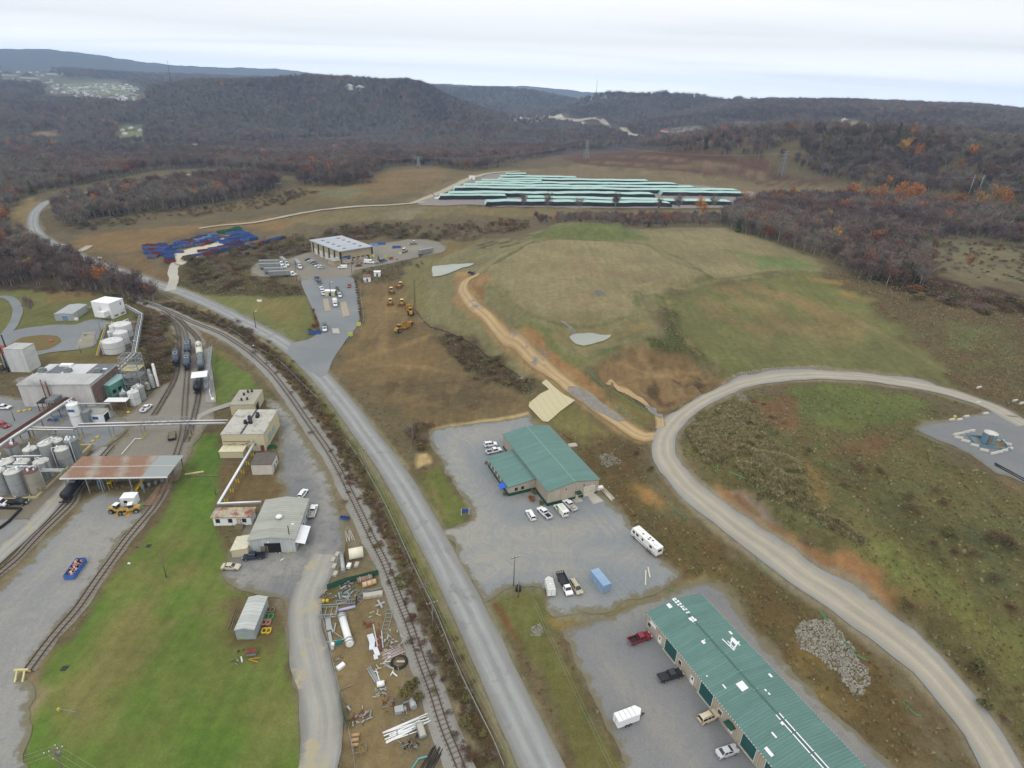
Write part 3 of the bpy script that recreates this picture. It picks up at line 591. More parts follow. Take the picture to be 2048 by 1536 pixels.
def sheet(name,poly_px,m,off=.07,jit=.4,smooth=True,grid=None,label=None,kind='structure',world=None,hole=None,spill=None,lanes=()):
 w=world or[P(*p)for p in poly_px];w=[Vector((p[0],p[1],0))for p in w]
 if smooth:ring=catmull(w[-1:]+w+w[:2],2.0 if grid is None else grid/2)[:-1];
 else:ring=w
 if smooth:
  full=[];n=len(w)
  for i in range(n):
   p0,p1,p2,p3=w[i-1],w[i],w[(i+1)%n],w[(i+2)%n]
   k=max(1,int((p2-p1).length/min(1.2,grid or 1.2)if not grid or grid<4 else(p2-p1).length/grid))
   for j in range(k):
    t=j/k
    cmr=0.5*((2*p1)+(p2-p0)*t+(2*p0-5*p1+4*p2-p3)*t*t+(3*p1-p0-3*p2+p3)*t**3)
    full.append(cmr*.45+(p1+(p2-p1)*t)*.55)
  ring=full
 else:
  full=[];n=len(w)
  for i in range(n):
   p1,p2=w[i],w[(i+1)%n];k=max(1,int((p2-p1).length/(grid or 3)))
   full+=[p1+(p2-p1)*(j/k)for j in range(k)]
  ring=full
 xs=np.array([p.x for p in ring]);ys=np.array([p.y for p in ring])
 if jit:
  xs,ys=xs+fbm(xs,ys,5,4,71)*jit*2.8,ys+fbm(xs,ys,5,4,77)*jit*2.8
 SHEETS.append(list(zip(xs.tolist(),ys.tolist())))
 if spill:SPILL.append((SHEETS[-1][::3],spill))
 g=grid or 3.0
 if spill:g=1.1
 g=max(g,(max(xs)-min(xs))/85,(max(ys)-min(ys))/85)
 gx,gy=np.meshgrid(np.arange(min(xs),max(xs),g),np.arange(min(ys),max(ys),g));gx=gx.ravel();gy=gy.ravel()
 k=sdist(gx,gy,list(zip(xs,ys)))<-g*.3
 pts=[Vector((a,b))for a,b in zip(xs,ys)]+[Vector((a,b))for a,b in zip(gx[k],gy[k])]
 n=len(xs);edges=[(i,(i+1)%n)for i in range(n)]
 v,e,f,*_=geometry.delaunay_2d_cdt(pts,edges,[list(range(n))],1,1e-4)
 vx=np.array([p.x for p in v]);vy=np.array([p.y for p in v]);vz=hz_np(vx,vy)+off+np.hypot(vx,vy)*.00035
 if n_e:=len(vx):pass
 me=bpy.data.meshes.new(name)
 me.from_pydata(list(zip(vx.tolist(),vy.tolist(),vz.tolist())),[],[tuple(q)for q in f]);me.materials.append(m);me.update()
 if spill:
  e_=np.clip(1-np.abs(sdist(vx,vy,list(zip(xs[::2],ys[::2]))))/3.2,0,1);me.attributes.new('Edge','FLOAT','POINT').data.foreach_set('value',e_.astype(np.float32))
  l_=np.zeros(len(vx))
  for q_,w_2 in lanes:
   c_=catmull([P(*p)for p in q_],4);d_=np.full(len(vx),1e9)
   for a_,b_ in zip(c_[:-1],c_[1:]):
    dx,dy=b_.x-a_.x,b_.y-a_.y;t_=np.clip(((vx-a_.x)*dx+(vy-a_.y)*dy)/(dx*dx+dy*dy+1e-9),0,1);d_=np.minimum(d_,np.hypot(vx-a_.x-t_*dx,vy-a_.y-t_*dy))
   l_=np.maximum(l_,np.exp(-(d_/w_2)**2)*(.8+.2*np.cos(d_*3.0)))
  me.attributes.new('Lane','FLOAT','POINT').data.foreach_set('value',l_.astype(np.float32))
 if len(me.polygons)and sum(p.normal.z for p in me.polygons)<0:me.flip_normals()
 for p in me.polygons:p.use_smooth=True
 o=bpy.data.objects.new(name,me);COL.objects.link(o);tag(o,label,None,None,kind);return o
def strip(name,pts_px,width,m,off=.1,step=2.0,cross=5,jit=0.0,label=None,kind='structure',edge=0.0,world=None,taper=None):
 w=world or[P(*p)for p in pts_px];pts=catmull([Vector((p[0],p[1],0))for p in w],step)
 V=[];Fc=[];UV=[];L=0
 for i,p in enumerate(pts):
  d=pts[min(i+1,len(pts)-1)]-pts[max(i-1,0)];d.normalize();nrm=Vector((-d.y,d.x,0))
  if i:L+=(p-pts[i-1]).length
  wd=width if not taper else taper[0]+(taper[1]-taper[0])*i/(len(pts)-1)
  jl,jr=(0,0)
  if jit:jl=float(fbm(np.array([L]),np.array([0.0]),7,3,5)[0])*jit*2;jr=float(fbm(np.array([L]),np.array([50.0]),7,3,6)[0])*jit*2
  for c in range(cross):
   u=c/(cross-1);q=p+nrm*((.5-u)*wd+(jl if c==0 else 0)-(jr if c==cross-1 else 0))
   z=hz(q.x,q.y)+off_at(q,off)
   if edge and c in(0,cross-1):z-=edge+off
   V.append((q.x,q.y,z));UV.append((u,L))
 for i in range(len(pts)-1):
  for c in range(cross-1):
   a=i*cross+c;Fc.append((a,a+1,a+cross+1,a+cross))
 me=bpy.data.meshes.new(name);me.from_pydata(V,[],Fc);me.materials.append(m)
 ul=me.uv_layers.new(name='UVMap');vi=np.empty(len(me.loops),np.int32);me.loops.foreach_get('vertex_index',vi)
 ul.data.foreach_set('uv',np.array(UV,np.float32)[vi].ravel());me.update()
 if sum(p.normal.z for p in me.polygons)<0:me.flip_normals()
 for p in me.polygons:p.use_smooth=True
 o=bpy.data.objects.new(name,me);COL.objects.link(o);tag(o,label,None,None,kind);return o,pts
SUN_EL,SUN_AZ=R_(48),R_(200)
wd=bpy.data.worlds.new('World');SC.world=wd;wd.use_nodes=True
t=NT(wd);bg=t.n['Background'];bg.inputs['Strength'].default_value=.1
sk=t.n.new('ShaderNodeTexSky');sk.sky_type='NISHITA';sk.sun_disc=False;sk.sun_elevation=SUN_EL;sk.sun_rotation=SUN_AZ;sk.air_density=1;sk.dust_density=2
tc=t.n.new('ShaderNodeTexCoord')
sx=t.n.new('ShaderNodeSeparateXYZ');t.link(tc.outputs['Generated'],sx.inputs[0])
zz=t.math('MAXIMUM',sx.outputs[2],.02);zz=t.math('ADD',zz,.06)
cx=t.math('DIVIDE',sx.outputs[0],zz);cy=t.math('DIVIDE',sx.outputs[1],zz)
cb=t.n.new('ShaderNodeCombineXYZ');t.link(cx,cb.inputs[0]);t.link(cy,cb.inputs[1])
mp=t.n.new('ShaderNodeMapping');mp.inputs['Scale'].default_value=(.16,.8,1);mp.inputs['Rotation'].default_value=(0,0,.12);t.link(cb.outputs[0],mp.inputs[0])
nz=t.noise(1.1,mp.outputs[0],6,.55)
cloud=t.ramp(nz,[(.30,(.87,.88,.88)),(.46,(.97,.97,.965)),(.56,(1,.99,.97))])
cloud=t.mix(1.0,cloud,(7.1,7.1,7.1,1),'MULTIPLY')
hor=t.math('MAXIMUM',t.rng(sx.outputs[2],0,.07,6.0,2.75),t.rng(sx.outputs[2],.125,.19,2.75,1.0))
hc=t.n.new('ShaderNodeCombineColor');[t.link(hor,hc.inputs[i])for i in range(3)]
cloud=t.mix(1.0,cloud,hc.outputs[0],'MULTIPLY')
colr=t.mix(.93,sk.outputs[0],cloud)
t.link(colr,bg.inputs['Color'])
sl=bpy.data.lights.new('sun','SUN');sl.energy=1.45;sl.angle=R_(9);sl.color=(1,.96,.9)
so=bpy.data.objects.new('sun',sl);COL.objects.link(so)
so.rotation_euler=(R_(90)-SUN_EL,0,math.pi-SUN_AZ+0.0)
so.location=(0,0,500)
SC.view_settings.view_transform='Standard';SC.view_settings.look='None';SC.view_settings.exposure=-.58;SC.view_settings.gamma=1
SC.cycles.max_bounces=5;SC.cycles.diffuse_bounces=2;SC.cycles.glossy_bounces=2;SC.cycles.transmission_bounces=2;SC.cycles.transparent_max_bounces=6;SC.cycles.volume_bounces=0
SC.cycles.use_denoising=True
SC.cycles.volume_step_rate=1
def haze():
 mb=MB().box(-9800,9800,-9800,9800,-220,420);o=mb.build('haze',newmat('haze_air')[0]);m=o.data.materials[0];nt=m.node_tree
 nt.nodes.remove(nt.nodes['Principled BSDF']);v=nt.nodes.new('ShaderNodeVolumePrincipled');v.inputs['Color'].default_value=(.46,.68,1,1);v.inputs['Density'].default_value=HAZE_D;v.inputs['Anisotropy'].default_value=.2
 nt.links.new(v.outputs[0],nt.nodes['Material Output'].inputs['Volume']);tag(o,'thin blue haze over the valley',None,None,'stuff');return o
HAZE_D=.00013
haze()
M_road=track_mat('asphalt_road',(134,135,134),(122,120,112),(148,149,147),dirt=((122,122,121),.57))
M_haul=track_mat('haul_road',(150,145,132),(134,135,134),(162,155,140))
M_dirt=track_mat('dirt_track',(160,136,98),(136,112,78),(172,150,114),dirt=((120,118,116),.56))
M_drive=track_mat('gravel_drive',(144,143,138),(120,119,114),(152,150,142),dirt=((160,152,128),.55))
M_farroad=track_mat('pale_gravel_road',(158,150,130),(134,126,104),(168,160,142))
M_lot=gravel_mat('gravel_lot',(126,131,134),(146,144,136),1.3,(112,117,124))
M_lot2=gravel_mat('gravel_lot_plain',(118,120,122),(134,132,126),.7,(108,109,112))
M_plant=gravel_mat('plant_gravel',(126,129,130),(144,142,136),.6,(112,112,110))
M_brownlot=gravel_mat('brown_gravel',(128,123,113),(142,137,124),.4,(110,106,98))
M_ballast=gravel_mat('ballast',(134,132,126),(146,144,138),.1,(108,104,98))
M_darkgravel=gravel_mat('black_gravel',(96,97,99),(124,124,122),.8,(74,76,80))
M_asph=gravel_mat('old_asphalt',(120,124,127),(136,138,137),.3,(112,115,118))
M_pale=gravel_mat('pale_gravel',(188,180,162),(202,195,178),.3,(164,156,138))
M_pond=mat('pond_water',(150,154,144),.4,var=.04,sc=.05,spec=.5)
M_mat_=None
def straw_mat():
 m,t,b=newmat('erosion_blanket')
 geo=t.n.new('ShaderNodeNewGeometry');mp=t.n.new('ShaderNodeMapping');mp.inputs['Rotation'].default_value=(0,0,-.35);t.link(geo.outputs['Position'],mp.inputs[0])
 sx=t.n.new('ShaderNodeSeparateXYZ');t.link(mp.outputs[0],sx.inputs[0])
 w=t.math('PINGPONG',sx.outputs[0],1.15);n=t.noise(1.5,geo.outputs['Position'],4,.7)
 col=t.mix(t.rng(w,0,.14,1,0),alb((186,178,146)),alb((158,148,114)))
 col=t.mix(t.rng(n,.3,.8,0,.6),col,alb((170,162,126)))
 t.link(col,b.inputs['Base Color']);b.inputs['Roughness'].default_value=.95;return m
_,ROAD=strip('main_road',[(1102,1575),(1085,1536),(1002,1360),(928,1203),(850,1054),(790,950),(718,850),(662,778),(610,722),(560,683),(500,650),(440,619),(380,592),(330,575),(270,553),(200,530),(150,509),(104,488),(74,466),(66,442),(78,417),(104,401)],8.4,M_road,.12,3,7,.15,'grey two lane asphalt road curving through the valley')
strip('main_road',[(100,402),(130,395),(200,381),(260,369),(300,360)],7,M_farroad,.2,6,5,.2,'far end of the road climbing past the woods')
strip('gravel_road',[(262,366),(320,357),(400,348),(440,350),(480,356),(560,368)],10,M_farroad,.3,8,5,.5,'pale far road along the top of the wooded bank')
strip('haul_road',[(2100,872),(2048,850),(1985,815),(1900,786),(1800,766),(1700,754),(1600,752),(1500,764),(1440,785),(1385,814),(1348,845),(1328,880),(1332,920),(1368,968),(1430,1020),(1500,1075),(1600,1148),(1700,1214),(1780,1270),(1850,1330),(1912,1400),(1965,1470),(2010,1545),(2030,1590)],7.6,M_haul,.12,2.5,7,.3,'gravel haul road looping round the hillside')
strip('dirt_track',[(1345,850),(1318,872),(1290,874),(1240,846),(1180,802),(1130,766),(1080,727),(1030,682),(980,640),(942,606),(926,582),(932,562),(958,548)],6.2,M_dirt,.1,2.5,7,.5,'tan dirt track climbing the capped mound')
strip('dirt_track',[(1322,858),(1318,832),(1290,806),(1250,782),(1215,765)],3.4,M_dirt,.12,2,5,.5,'short dirt spur to the soil pit')
M_darkp=mat('dark_gravel_patch',(128,124,116),.95,var=.2,sc=.5)
for q in([(1135,775),(1160,775),(1215,815),(1250,842),(1225,840),(1180,815),(1140,790)],[(1290,810),(1310,818),(1326,836),(1316,836),(1296,822)]):
 sheet('gravel_patch',q,M_darkp,.17,.35,grid=1.2,label='dark gravel spread on the dirt track')
strip('gravel_road',[(340,582),(348,560),(345,545),(352,525),(372,508)],6.0,gravel_mat('lane_gravel',(170,166,156),(184,180,168),.2,(150,146,136)),.16,3,5,.4,'pale gravel lane from the road to the container yard')
sheet('container_yard_ground',[(352,532),(345,520),(352,506),(372,498),(420,490),(436,482),(455,471),(470,470),(480,478),(462,490),(440,500),(410,512),(380,520),(372,530)],M_pale,.2,.8,grid=2.5,label='pale gravel yard between the stored containers',spill=(130,116,88))
strip('gravel_road',[(398,458),(440,452),(500,447),(540,440),(590,430),(640,421),(700,415),(760,412),(820,408),(850,404)],5.5,M_farroad,.35,6,5,.4,'narrow pale road running to the pipe yard')
strip('gravel_road',[(826,407),(870,390),(910,372),(945,356),(990,346),(1040,343)],8,M_farroad,.4,6,5,.5,'gravel road beside the pipe stacks')
sheet('pipe_yard_ground',[(830,410),(900,385),(950,358),(1010,345),(1060,350),(1200,360),(1420,374),(1505,384),(1520,398),(1480,408),(1470,416),(1300,417),(1000,415),(960,410),(900,411)],gravel_mat('yard_gravel',(132,128,124),(140,132,120),.3,(118,98,90)),.3,1.5,grid=8,label='gravel pipe storage yard')
strip('dirt_track',[(130,508),(160,503),(180,492)],6,M_farroad,.2,3,5,.4,'short gravel turnout beside the road')
sheet('gravel_lot',[(853,866),(880,858),(930,850),(1000,842),(1052,833),(1080,850),(1110,875),(1200,985),(1222,1010),(1262,1050),(1312,1105),(1356,1150),(1350,1168),(1240,1208),(1150,1232),(1105,1232),(1092,1218),(1086,1175),(1040,1172),(1010,1184),(985,1196),(966,1200),(930,1140),(897,1081),(880,1062),(915,1052),(936,1044),(938,1010),(918,975),(880,920),(858,890)],M_lot,.1,.8,grid=2,label='grey gravel lot round the green roofed building',spill=(120,116,98),lanes=[([(900,1075),(925,1068),(960,1040),(955,1000),(925,950),(905,905),(905,880),(945,868),(1000,855)],4.5),([(905,1090),(960,1075),(1050,1072),(1150,1062),(1230,1050)],4.5),([(925,1130),(1000,1105),(1100,1100),(1200,1110),(1270,1120)],4),([(950,1160),(1040,1130),(1150,1140)],3),([(960,1030),(1000,1060),(1080,1085)],4)])
sheet('gravel_lot',[(1120,1264),(1150,1252),(1240,1224),(1320,1196),(1390,1166),(1412,1166),(1440,1185),(1490,1240),(1560,1320),(1640,1400),(1720,1470),(1800,1545),(1830,1590),(1290,1590),(1255,1536),(1210,1450),(1160,1345)],M_lot2,.1,.8,grid=2,label='grey gravel lot round the long green roofed building',spill=(116,110,92),lanes=[([(1180,1290),(1260,1380),(1340,1480),(1400,1560)],3),([(1240,1240),(1340,1200),(1430,1220),(1560,1350),(1700,1490)],3)])
sheet('gravel_pad',[(1830,856),(1900,838),(1975,824),(2048,838),(2140,880),(2140,1010),(2048,968),(1990,945),(1930,905),(1870,880)],M_lot2,.1,.8,grid=2,label='gravel pad on the hillside with a blue tank',spill=(122,118,104))
sheet('drive',[(575,519),(613,506),(640,503),(700,505),(746,490),(815,479),(850,479),(878,484),(893,496),(885,506),(832,516),(780,528),(712,542),(700,556),(655,559),(604,562),(590,548),(560,556),(505,552),(503,535),(520,524),(560,520)],M_brownlot,.12,.1,grid=4,label='paved apron round the warehouse',spill=(124,114,90))
sheet('drive',[(604,561),(605,575),(626,620),(639,648),(638,665),(617,680),(583,687),(575,705),(600,730),(640,755),(655,748),(665,722),(690,684),(718,648),(719,603),(708,560),(700,555),(655,558)],M_asph,.17,.1,grid=2.5,label='paved drive from the road up to the warehouse')
sheet('plant_yard',[(318,618),(350,630),(395,655),(412,690),(415,740),(432,795),(425,835),(400,875),(385,890),(372,915),(350,962),(200,962),(178,942),(212,905),(245,872),(262,850),(200,842),(235,838),(280,812),(312,778),(345,760),(355,735),(350,690),(338,650)],M_brownlot,.07,.6,grid=3,label='worn gravel of the rail yard',spill=(116,106,86))
sheet('plant_yard',[(-160,785),(45,797),(90,805),(150,790),(200,800),(240,832),(262,852),(225,885),(190,905),(160,890),(110,880),(60,892),(0,960),(-160,1010)],M_plant,.11,.4,grid=3,label='grey yard between the process buildings',spill=(116,106,84))
sheet('plant_yard',[(-160,905),(0,895),(60,886),(160,880),(183,899),(110,1003),(75,1038),(-160,1046)],gravel_mat('tank_farm_floor',(116,108,94),(128,122,108),.2,(96,90,80)),.15,.1,grid=3,smooth=False,label='brownish floor of the tank farm')
sheet('plant_yard',[(160,1003),(200,985),(250,985),(296,1005),(272,1052),(236,1095),(205,1140),(165,1195),(128,1245),(90,1295),(52,1350),(75,1375),(50,1420),(60,1480),(30,1600),(-240,1600),(-240,1230),(-20,1190),(45,1128),(100,1075),(140,1035)],M_plant,.09,.8,grid=3,label='broad gravel yard beside the sidings',spill=(122,110,84),lanes=[([(240,1020),(190,1090),(130,1170),(70,1260),(20,1380),(-10,1500)],5),([(180,1040),(110,1120),(30,1200),(-60,1290)],4)])
sheet('plant_yard',[(-160,1048),(75,1040),(45,1058),(10,1090),(-20,1110),(-160,1200)],M_plant,.1,.4,grid=3,label='grey gravel below the tank farm')
strip('plant_road',[(215,895),(190,918),(171,937),(145,965),(110,1005),(80,1038),(49,1068),(0,1112),(-60,1165)],5.2,M_drive,.2,2,5,.2,'grey plant road passing the tank farm')
strip('plant_road',[(-60,606),(-10,596),(12,595),(27,602),(36,620),(30,643),(16,664),(-10,690)],4.5,M_asph,.12,2,5,.1,'asphalt path curving over the plant lawn')
sheet('plant_road',[(8,668),(40,659),(80,653),(115,650),(150,650),(180,640),(205,640),(225,648),(205,660),(190,692),(165,699),(100,706),(60,716),(20,735),(-60,745),(-100,700),(-30,680)],M_asph,.14,.1,grid=2.5,label='asphalt loop road of the plant')
M_dryg=gravel_mat('dry_grass',(110,96,58),(100,100,56),.2,(92,80,52))
sheet('grass_island',[(20,690),(45,676),(85,671),(115,673),(124,684),(100,698),(50,706),(22,702)],M_dryg,.24,.1,grid=2,label='dry grass island inside the loop road')
sheet('tank_bund_floor',[(213,652),(262,640),(282,645),(272,700),(262,712),(205,712),(196,700)],gravel_mat('bund_floor',(98,92,84),(110,104,94),.2,(84,78,70)),.2,0,grid=3,smooth=False,label='dark floor round the white tanks')
sheet('concrete_pad',[(166,665),(192,664),(187,692),(150,700)],mat('pad_concrete',(140,134,120),.9,var=.1,sc=.3),.24,0,grid=3,smooth=False,label='weathered concrete loading pad')
strip('plant_road',[(470,806),(445,814),(424,821),(399,833),(388,845)],3.6,M_drive,.16,2,5,.1,'narrow paved path to the rail yard')
sheet('works_yard',[(528,792),(553,803),(575,820),(593,850),(612,880),(636,920),(655,955),(672,997),(682,1040),(692,1075),(690,1110),(668,1150),(640,1160),(637,1180),(632,1210),(640,1250),(655,1320),(668,1380),(672,1440),(672,1490),(660,1536),(650,1600),(585,1600),(607,1536),(615,1490),(610,1450),(598,1400),(582,1330),(574,1270),(575,1230),(560,1200),(510,1187),(470,1183),(450,1165),(447,1145),(458,1120),(466,1095),(500,1045),(560,1000),(575,985),(560,963),(553,935),(560,900),(556,855),(552,832),(530,812)],gravel_mat('works_gravel',(116,117,118),(142,140,134),1.2,(84,86,90),.07),.1,.5,grid=2.5,label='dark grey gravel yard round the workshop',spill=(118,108,88),lanes=[([(560,810),(610,890),(645,970),(655,1040),(630,1110)],3),([(480,1150),(560,1130),(640,1110)],4)])
strip('works_road',[(650,1110),(628,1160),(612,1200),(612,1260),(624,1320),(640,1390),(648,1450),(642,1510),(628,1600)],8.2,M_drive,.2,2.5,7,.5,'pale gravel lane along the scrapyard')
sheet('loading_strip',[(404,700),(418,697),(432,795),(432,805),(412,806)],mat('strip_concrete',(142,140,134),.9,var=.1,sc=.3),.2,0,grid=3,smooth=False,label='concrete strip beside the tank car siding')
sheet('pond',[(868,533),(946,528),(938,534),(915,541),(898,548),(880,553),(865,553)],M_pond,.3,.15,grid=2,label='pale silty pond at the edge of the mound')
sheet('pond',[(1138,674),(1150,669),(1185,667),(1223,671),(1222,675),(1195,686),(1168,693),(1150,688)],M_pond,.25,.15,grid=2,label='pale silty pond on the bench of the mound')
sheet('erosion_blanket',[(1083,767),(1092,760),(1106,773),(1126,789),(1150,802),(1120,824),(1096,845),(1086,844),(1072,830),(1057,814),(1059,806),(1080,789),(1098,780)],straw_mat(),.25,0,grid=1.6,smooth=False,label='straw coloured erosion blanket below the dirt track')
M_stone=mat('limestone',(146,142,132),.9,var=.35,sc=1.2)
for w_,c_ in SPILL:paint(None,c_,2.2,.15,.85,.9,world=w_)
def shoulder(pts_px,c,w):streak(pts_px,c,w,1.6,.9,.15)
shoulder([(1085,1536),(1002,1360),(928,1203),(850,1054),(790,950),(718,850),(662,778),(610,722),(560,683),(500,650),(440,619),(380,592),(330,575),(270,553),(200,530),(150,509),(104,488),(74,466),(66,442)],(122,116,92),11)
shoulder([(2048,850),(1985,815),(1900,786),(1800,766),(1700,754),(1600,752),(1500,764),(1440,785),(1385,814),(1348,845),(1328,880),(1332,920),(1368,968),(1430,1020),(1500,1075),(1600,1148),(1700,1214),(1780,1270),(1850,1330),(1912,1400),(1965,1470),(2010,1545)],(126,116,94),10.5)
shoulder([(1318,872),(1290,874),(1240,846),(1180,802),(1130,766),(1080,727),(1030,682),(980,640),(942,606),(926,582),(932,562)],(138,114,78),9)
shoulder([(917,1525),(887,1451),(846,1332),(798,1199),(745,1080),(701,987),(652,896),(577,790),(500,706),(439,667),(391,648)],(116,106,84),9)
write_paint()
M_rail=mat('rusty_rail',(84,66,56),.6,.5,.15,2)
M_tie=mat('sleeper_wood',(118,110,100),.95,var=.25,sc=3)
M_steel=mat('galvanised_steel',(150,154,156),.5,.4,.1,1)
M_grey=mat('grey_steel',(128,134,136),.6,.2,.12,1)
M_dark=mat('dark_steel',(52,50,50),.6,.3,.2,1)
M_white=mat('white_paint',(226,228,228),.5,var=.04,sc=.8)
M_yel=mat('yellow_paint',(196,168,40),.55,var=.12,sc=1)
M_ylw=mat('machine_yellow',(166,128,56),.65,var=.2,sc=1.2)
M_rust=mat('rust',(112,66,48),.85,var=.3,sc=1)
M_conc=mat('concrete',(172,168,156),.9,var=.12,sc=.8)
M_glass=mat('dark_glass',(38,44,50),.12,var=.05,sc=1,spec=.6)
M_tyre=mat('tyre_rubber',(34,34,35),.85,var=.15,sc=2)
M_wood=mat('weathered_wood',(120,110,94),.9,var=.2,sc=2)
M_black=mat('black_paint',(36,38,42),.45,var=.15,sc=1)
def ballast(pts_px,w,label,world=None):
 o,pts=strip('ballast',pts_px,w,M_ballast,.28,2,5,.35,label,edge=.12,world=world);return pts
def track(pts,off,label,ties=True,g=1.5):
 root=empty('railway_track',tuple(pts[0]),0,label,'railway track');O=Vector(pts[0]);O.z=0;root.location=O
 pts=catmull(pts[::2]+([pts[-1]]if len(pts)%2==0 else[]),1.0)if len(pts)>4 else catmull(pts,1.0)
 D=[]
 for i,p in enumerate(pts):
  d=pts[min(i+2,len(pts)-1)]-pts[max(i-2,0)];d.z=0;d.normalize();D.append(d)
 Z=[hz(p.x,p.y)+off+math.hypot(p.x,p.y)*.00035 for p in pts]
 for s in(-1,1):
  mb=MB();loop=[]
  for p,d,z in zip(pts,D,Z):
   n=Vector((-d.y,d.x,0));c=p+n*s*g/2-O;hw=.09
   i=len(mb.v);mb.v+=[tuple(c+n*hw+Vector((0,0,z+.02))),tuple(c+n*hw+Vector((0,0,z+.22))),tuple(c-n*hw+Vector((0,0,z+.22))),tuple(c-n*hw+Vector((0,0,z+.02)))]
   if i:
    for k in range(3):mb.f.append((i-4+k,i-3+k,i+1+k,i+k));mb.m.append(0);mb.sm.append(False)
  mb.build('rail',M_rail,root)
 if ties:
  mb=MB();L=0;nxt=0
  for i in range(1,len(pts)):
   L+=(pts[i]-pts[i-1]).length
   if L>=nxt:
    nxt+=.75 if random.random()<.8 else 1.1;d=D[i];a=math.atan2(d.y,d.x)+random.gauss(0,.02);c=pts[i]-O
    M=Matrix.Translation((c.x,c.y,Z[i]))@Matrix.Rotation(a,4,'Z');mb.box(-.13,.13,-1.3+random.uniform(-.1,.1),1.3+random.uniform(-.1,.1),-.05,.07,0,M)
  s=mb.build('sleepers',M_tie,root);tag(s,kind='stuff')
 return root
ML=[(945,1600),(917,1525),(887,1451),(863.5,1377),(846,1332),(819,1252),(798,1199),(768,1124),(745,1080),(726,1039),(701,987.5),(679,943),(652,896),(617,846.5),(577.6,789.6),(547,750),(524,727),(500,706),(476,689),(439,667),(391,648),(354,631),(317,615),(292,606),(262,596)]
pts=ballast(ML,6.4,'grey ballast bed of the main railway line');track(pts,.3,'main line railway track curving past the scrapyard')
for q,lab,w in(([(345,641),(352,650),(357,667),(359,687),(356,721),(354,743),(347,765),(334,789),(315,821),(308,831)],'westmost yard siding, ending past the single black tank car',0),([(325,622),(347,638),(366,657),(373.5,682),(376,712),(375,745),(372,782),(369,828),(366,865),(359,892),(342,942),(317,1001),(293,1032),(256,1076),(220,1125),(190,1167),(151,1223),(105,1276),(55,1343)],'long siding running from the yard past the green lawn to a timber stop',1),([(354,633),(371,652),(391,672),(399,689),(402,721),(400,757),(397,794),(391,823),(381,862),(373,884)],'siding under the tank car loading rack',0),([(225,893),(207,913),(190,935),(176,957),(156,979),(144,1005.5),(110,1040),(73,1076),(37,1115),(0,1147),(-60,1200)],'siding with a black tank car under the rusty canopy',1)):
 w_=[P(*p)for p in q];cw_=catmull([Vector((p.x,p.y,0))for p in w_],2)
 if w:strip('ballast',q,3.6,M_brownlot,.22,2,5,.4,'stony bed of a siding',edge=.1)
 track(cw_,.24,lab)
def guardrail(pts_px,label,side=0,step=4.0):
 w=catmull([Vector((p.x,p.y,0))for p in(P(*q)for q in pts_px)],step);O=w[0]
 root=empty('guardrail',(O.x,O.y,0),0,label,'guardrail')
 mb=MB()
 for a,b in zip(w[:-1],w[1:]):
  mb.bar(Vector((a.x-O.x,a.y-O.y,hz(a.x,a.y)+.75)),Vector((b.x-O.x,b.y-O.y,hz(b.x,b.y)+.75)),.1,.32)
 mb.build('beam',M_steel,root)
 pm=MB().box(-.08,.08,-.08,.08,-.3,.72);p0=None
 for i,a in enumerate(w[:100]):
  if p0 is None:p0=pm.build('post',M_wood,root);o=p0
  else:o=p0 .copy();COL.objects.link(o)
  o.location=(a.x-O.x,a.y-O.y,hz(a.x,a.y))
guardrail([(1008,1536),(985,1480),(940,1390),(908,1320),(872,1228),(820,1120),(770,1010),(720,922),(690,880)],'steel guardrail along the road beside the weed strip')
guardrail([(636,800),(600,765),(560,725),(520,700),(470,665),(420,640),(370,614),(320,590)],'steel guardrail on the road bend above the rail yard')
def fence(pts_px,h,label,step=3.0,m=None,mesh=True,world=None,kindm='mesh'):
 w=world or[P(*q)for q in pts_px];w=[Vector((p.x,p.y,0))for p in w];F_=[]
 for a,b in zip(w[:-1],w[1:]):
  k=max(1,int((b-a).length/step));F_+=[a+(b-a)*(j/k)for j in range(k)]
 F_.append(w[-1]);O=F_[0];root=empty('fence',(O.x,O.y,0),0,label,'fence')
 pm=MB().cyl((0,0,-.3),(0,0,h),.05,n=5);p0=None
 for a in F_[:100]:
  if p0 is None:p0=pm.build('post',m or M_steel,root);o=p0
  else:o=p0 .copy();COL.objects.link(o)
  o.location=(a.x-O.x,a.y-O.y,hz(a.x,a.y))
 mb=MB()
 for a,b in zip(F_[:-1],F_[1:]):
  A=Vector((a.x-O.x,a.y-O.y,hz(a.x,a.y)));B=Vector((b.x-O.x,b.y-O.y,hz(b.x,b.y)))
  if kindm=='solid':mb.bar(A+Vector((0,0,h*.5)),B+Vector((0,0,h*.5)),.05,h*.96)
  elif kindm=='low':mb.bar(A+Vector((0,0,h*.5)),B+Vector((0,0,h*.5)),.04,h)
  else:
   for q in(.95,.5,.08):mb.bar(A+Vector((0,0,h*q)),B+Vector((0,0,h*q)),.04)
   for k in range(6):
    u=k/6;mb.bar(A.lerp(B,u)+Vector((0,0,.1)),A.lerp(B,u+1/6)+Vector((0,0,h*.95)),.012);mb.bar(A.lerp(B,u+1/6)+Vector((0,0,.1)),A.lerp(B,u)+Vector((0,0,h*.95)),.012)
 mb.build('mesh' if kindm=='mesh' else 'panel',m or M_steel,root);return root
M_green=mat('green_fabric',(42,84,66),.85,var=.15,sc=1)
M_silt=mat('black_silt_fabric',(72,68,62),.9,var=.1)
M_sock=mat('green_silt_sock',(96,150,104),.85,var=.1)
M_head=mat('headlight_lens',(220,222,220),.2,var=.02);M_tail=mat('tail_light_lens',(150,28,26),.25,var=.05)
M_rim=mat('wheel_rim',(158,160,162),.4,.5,.05);M_trim=mat('black_trim',(34,35,37),.6,var=.1)
_PM={}
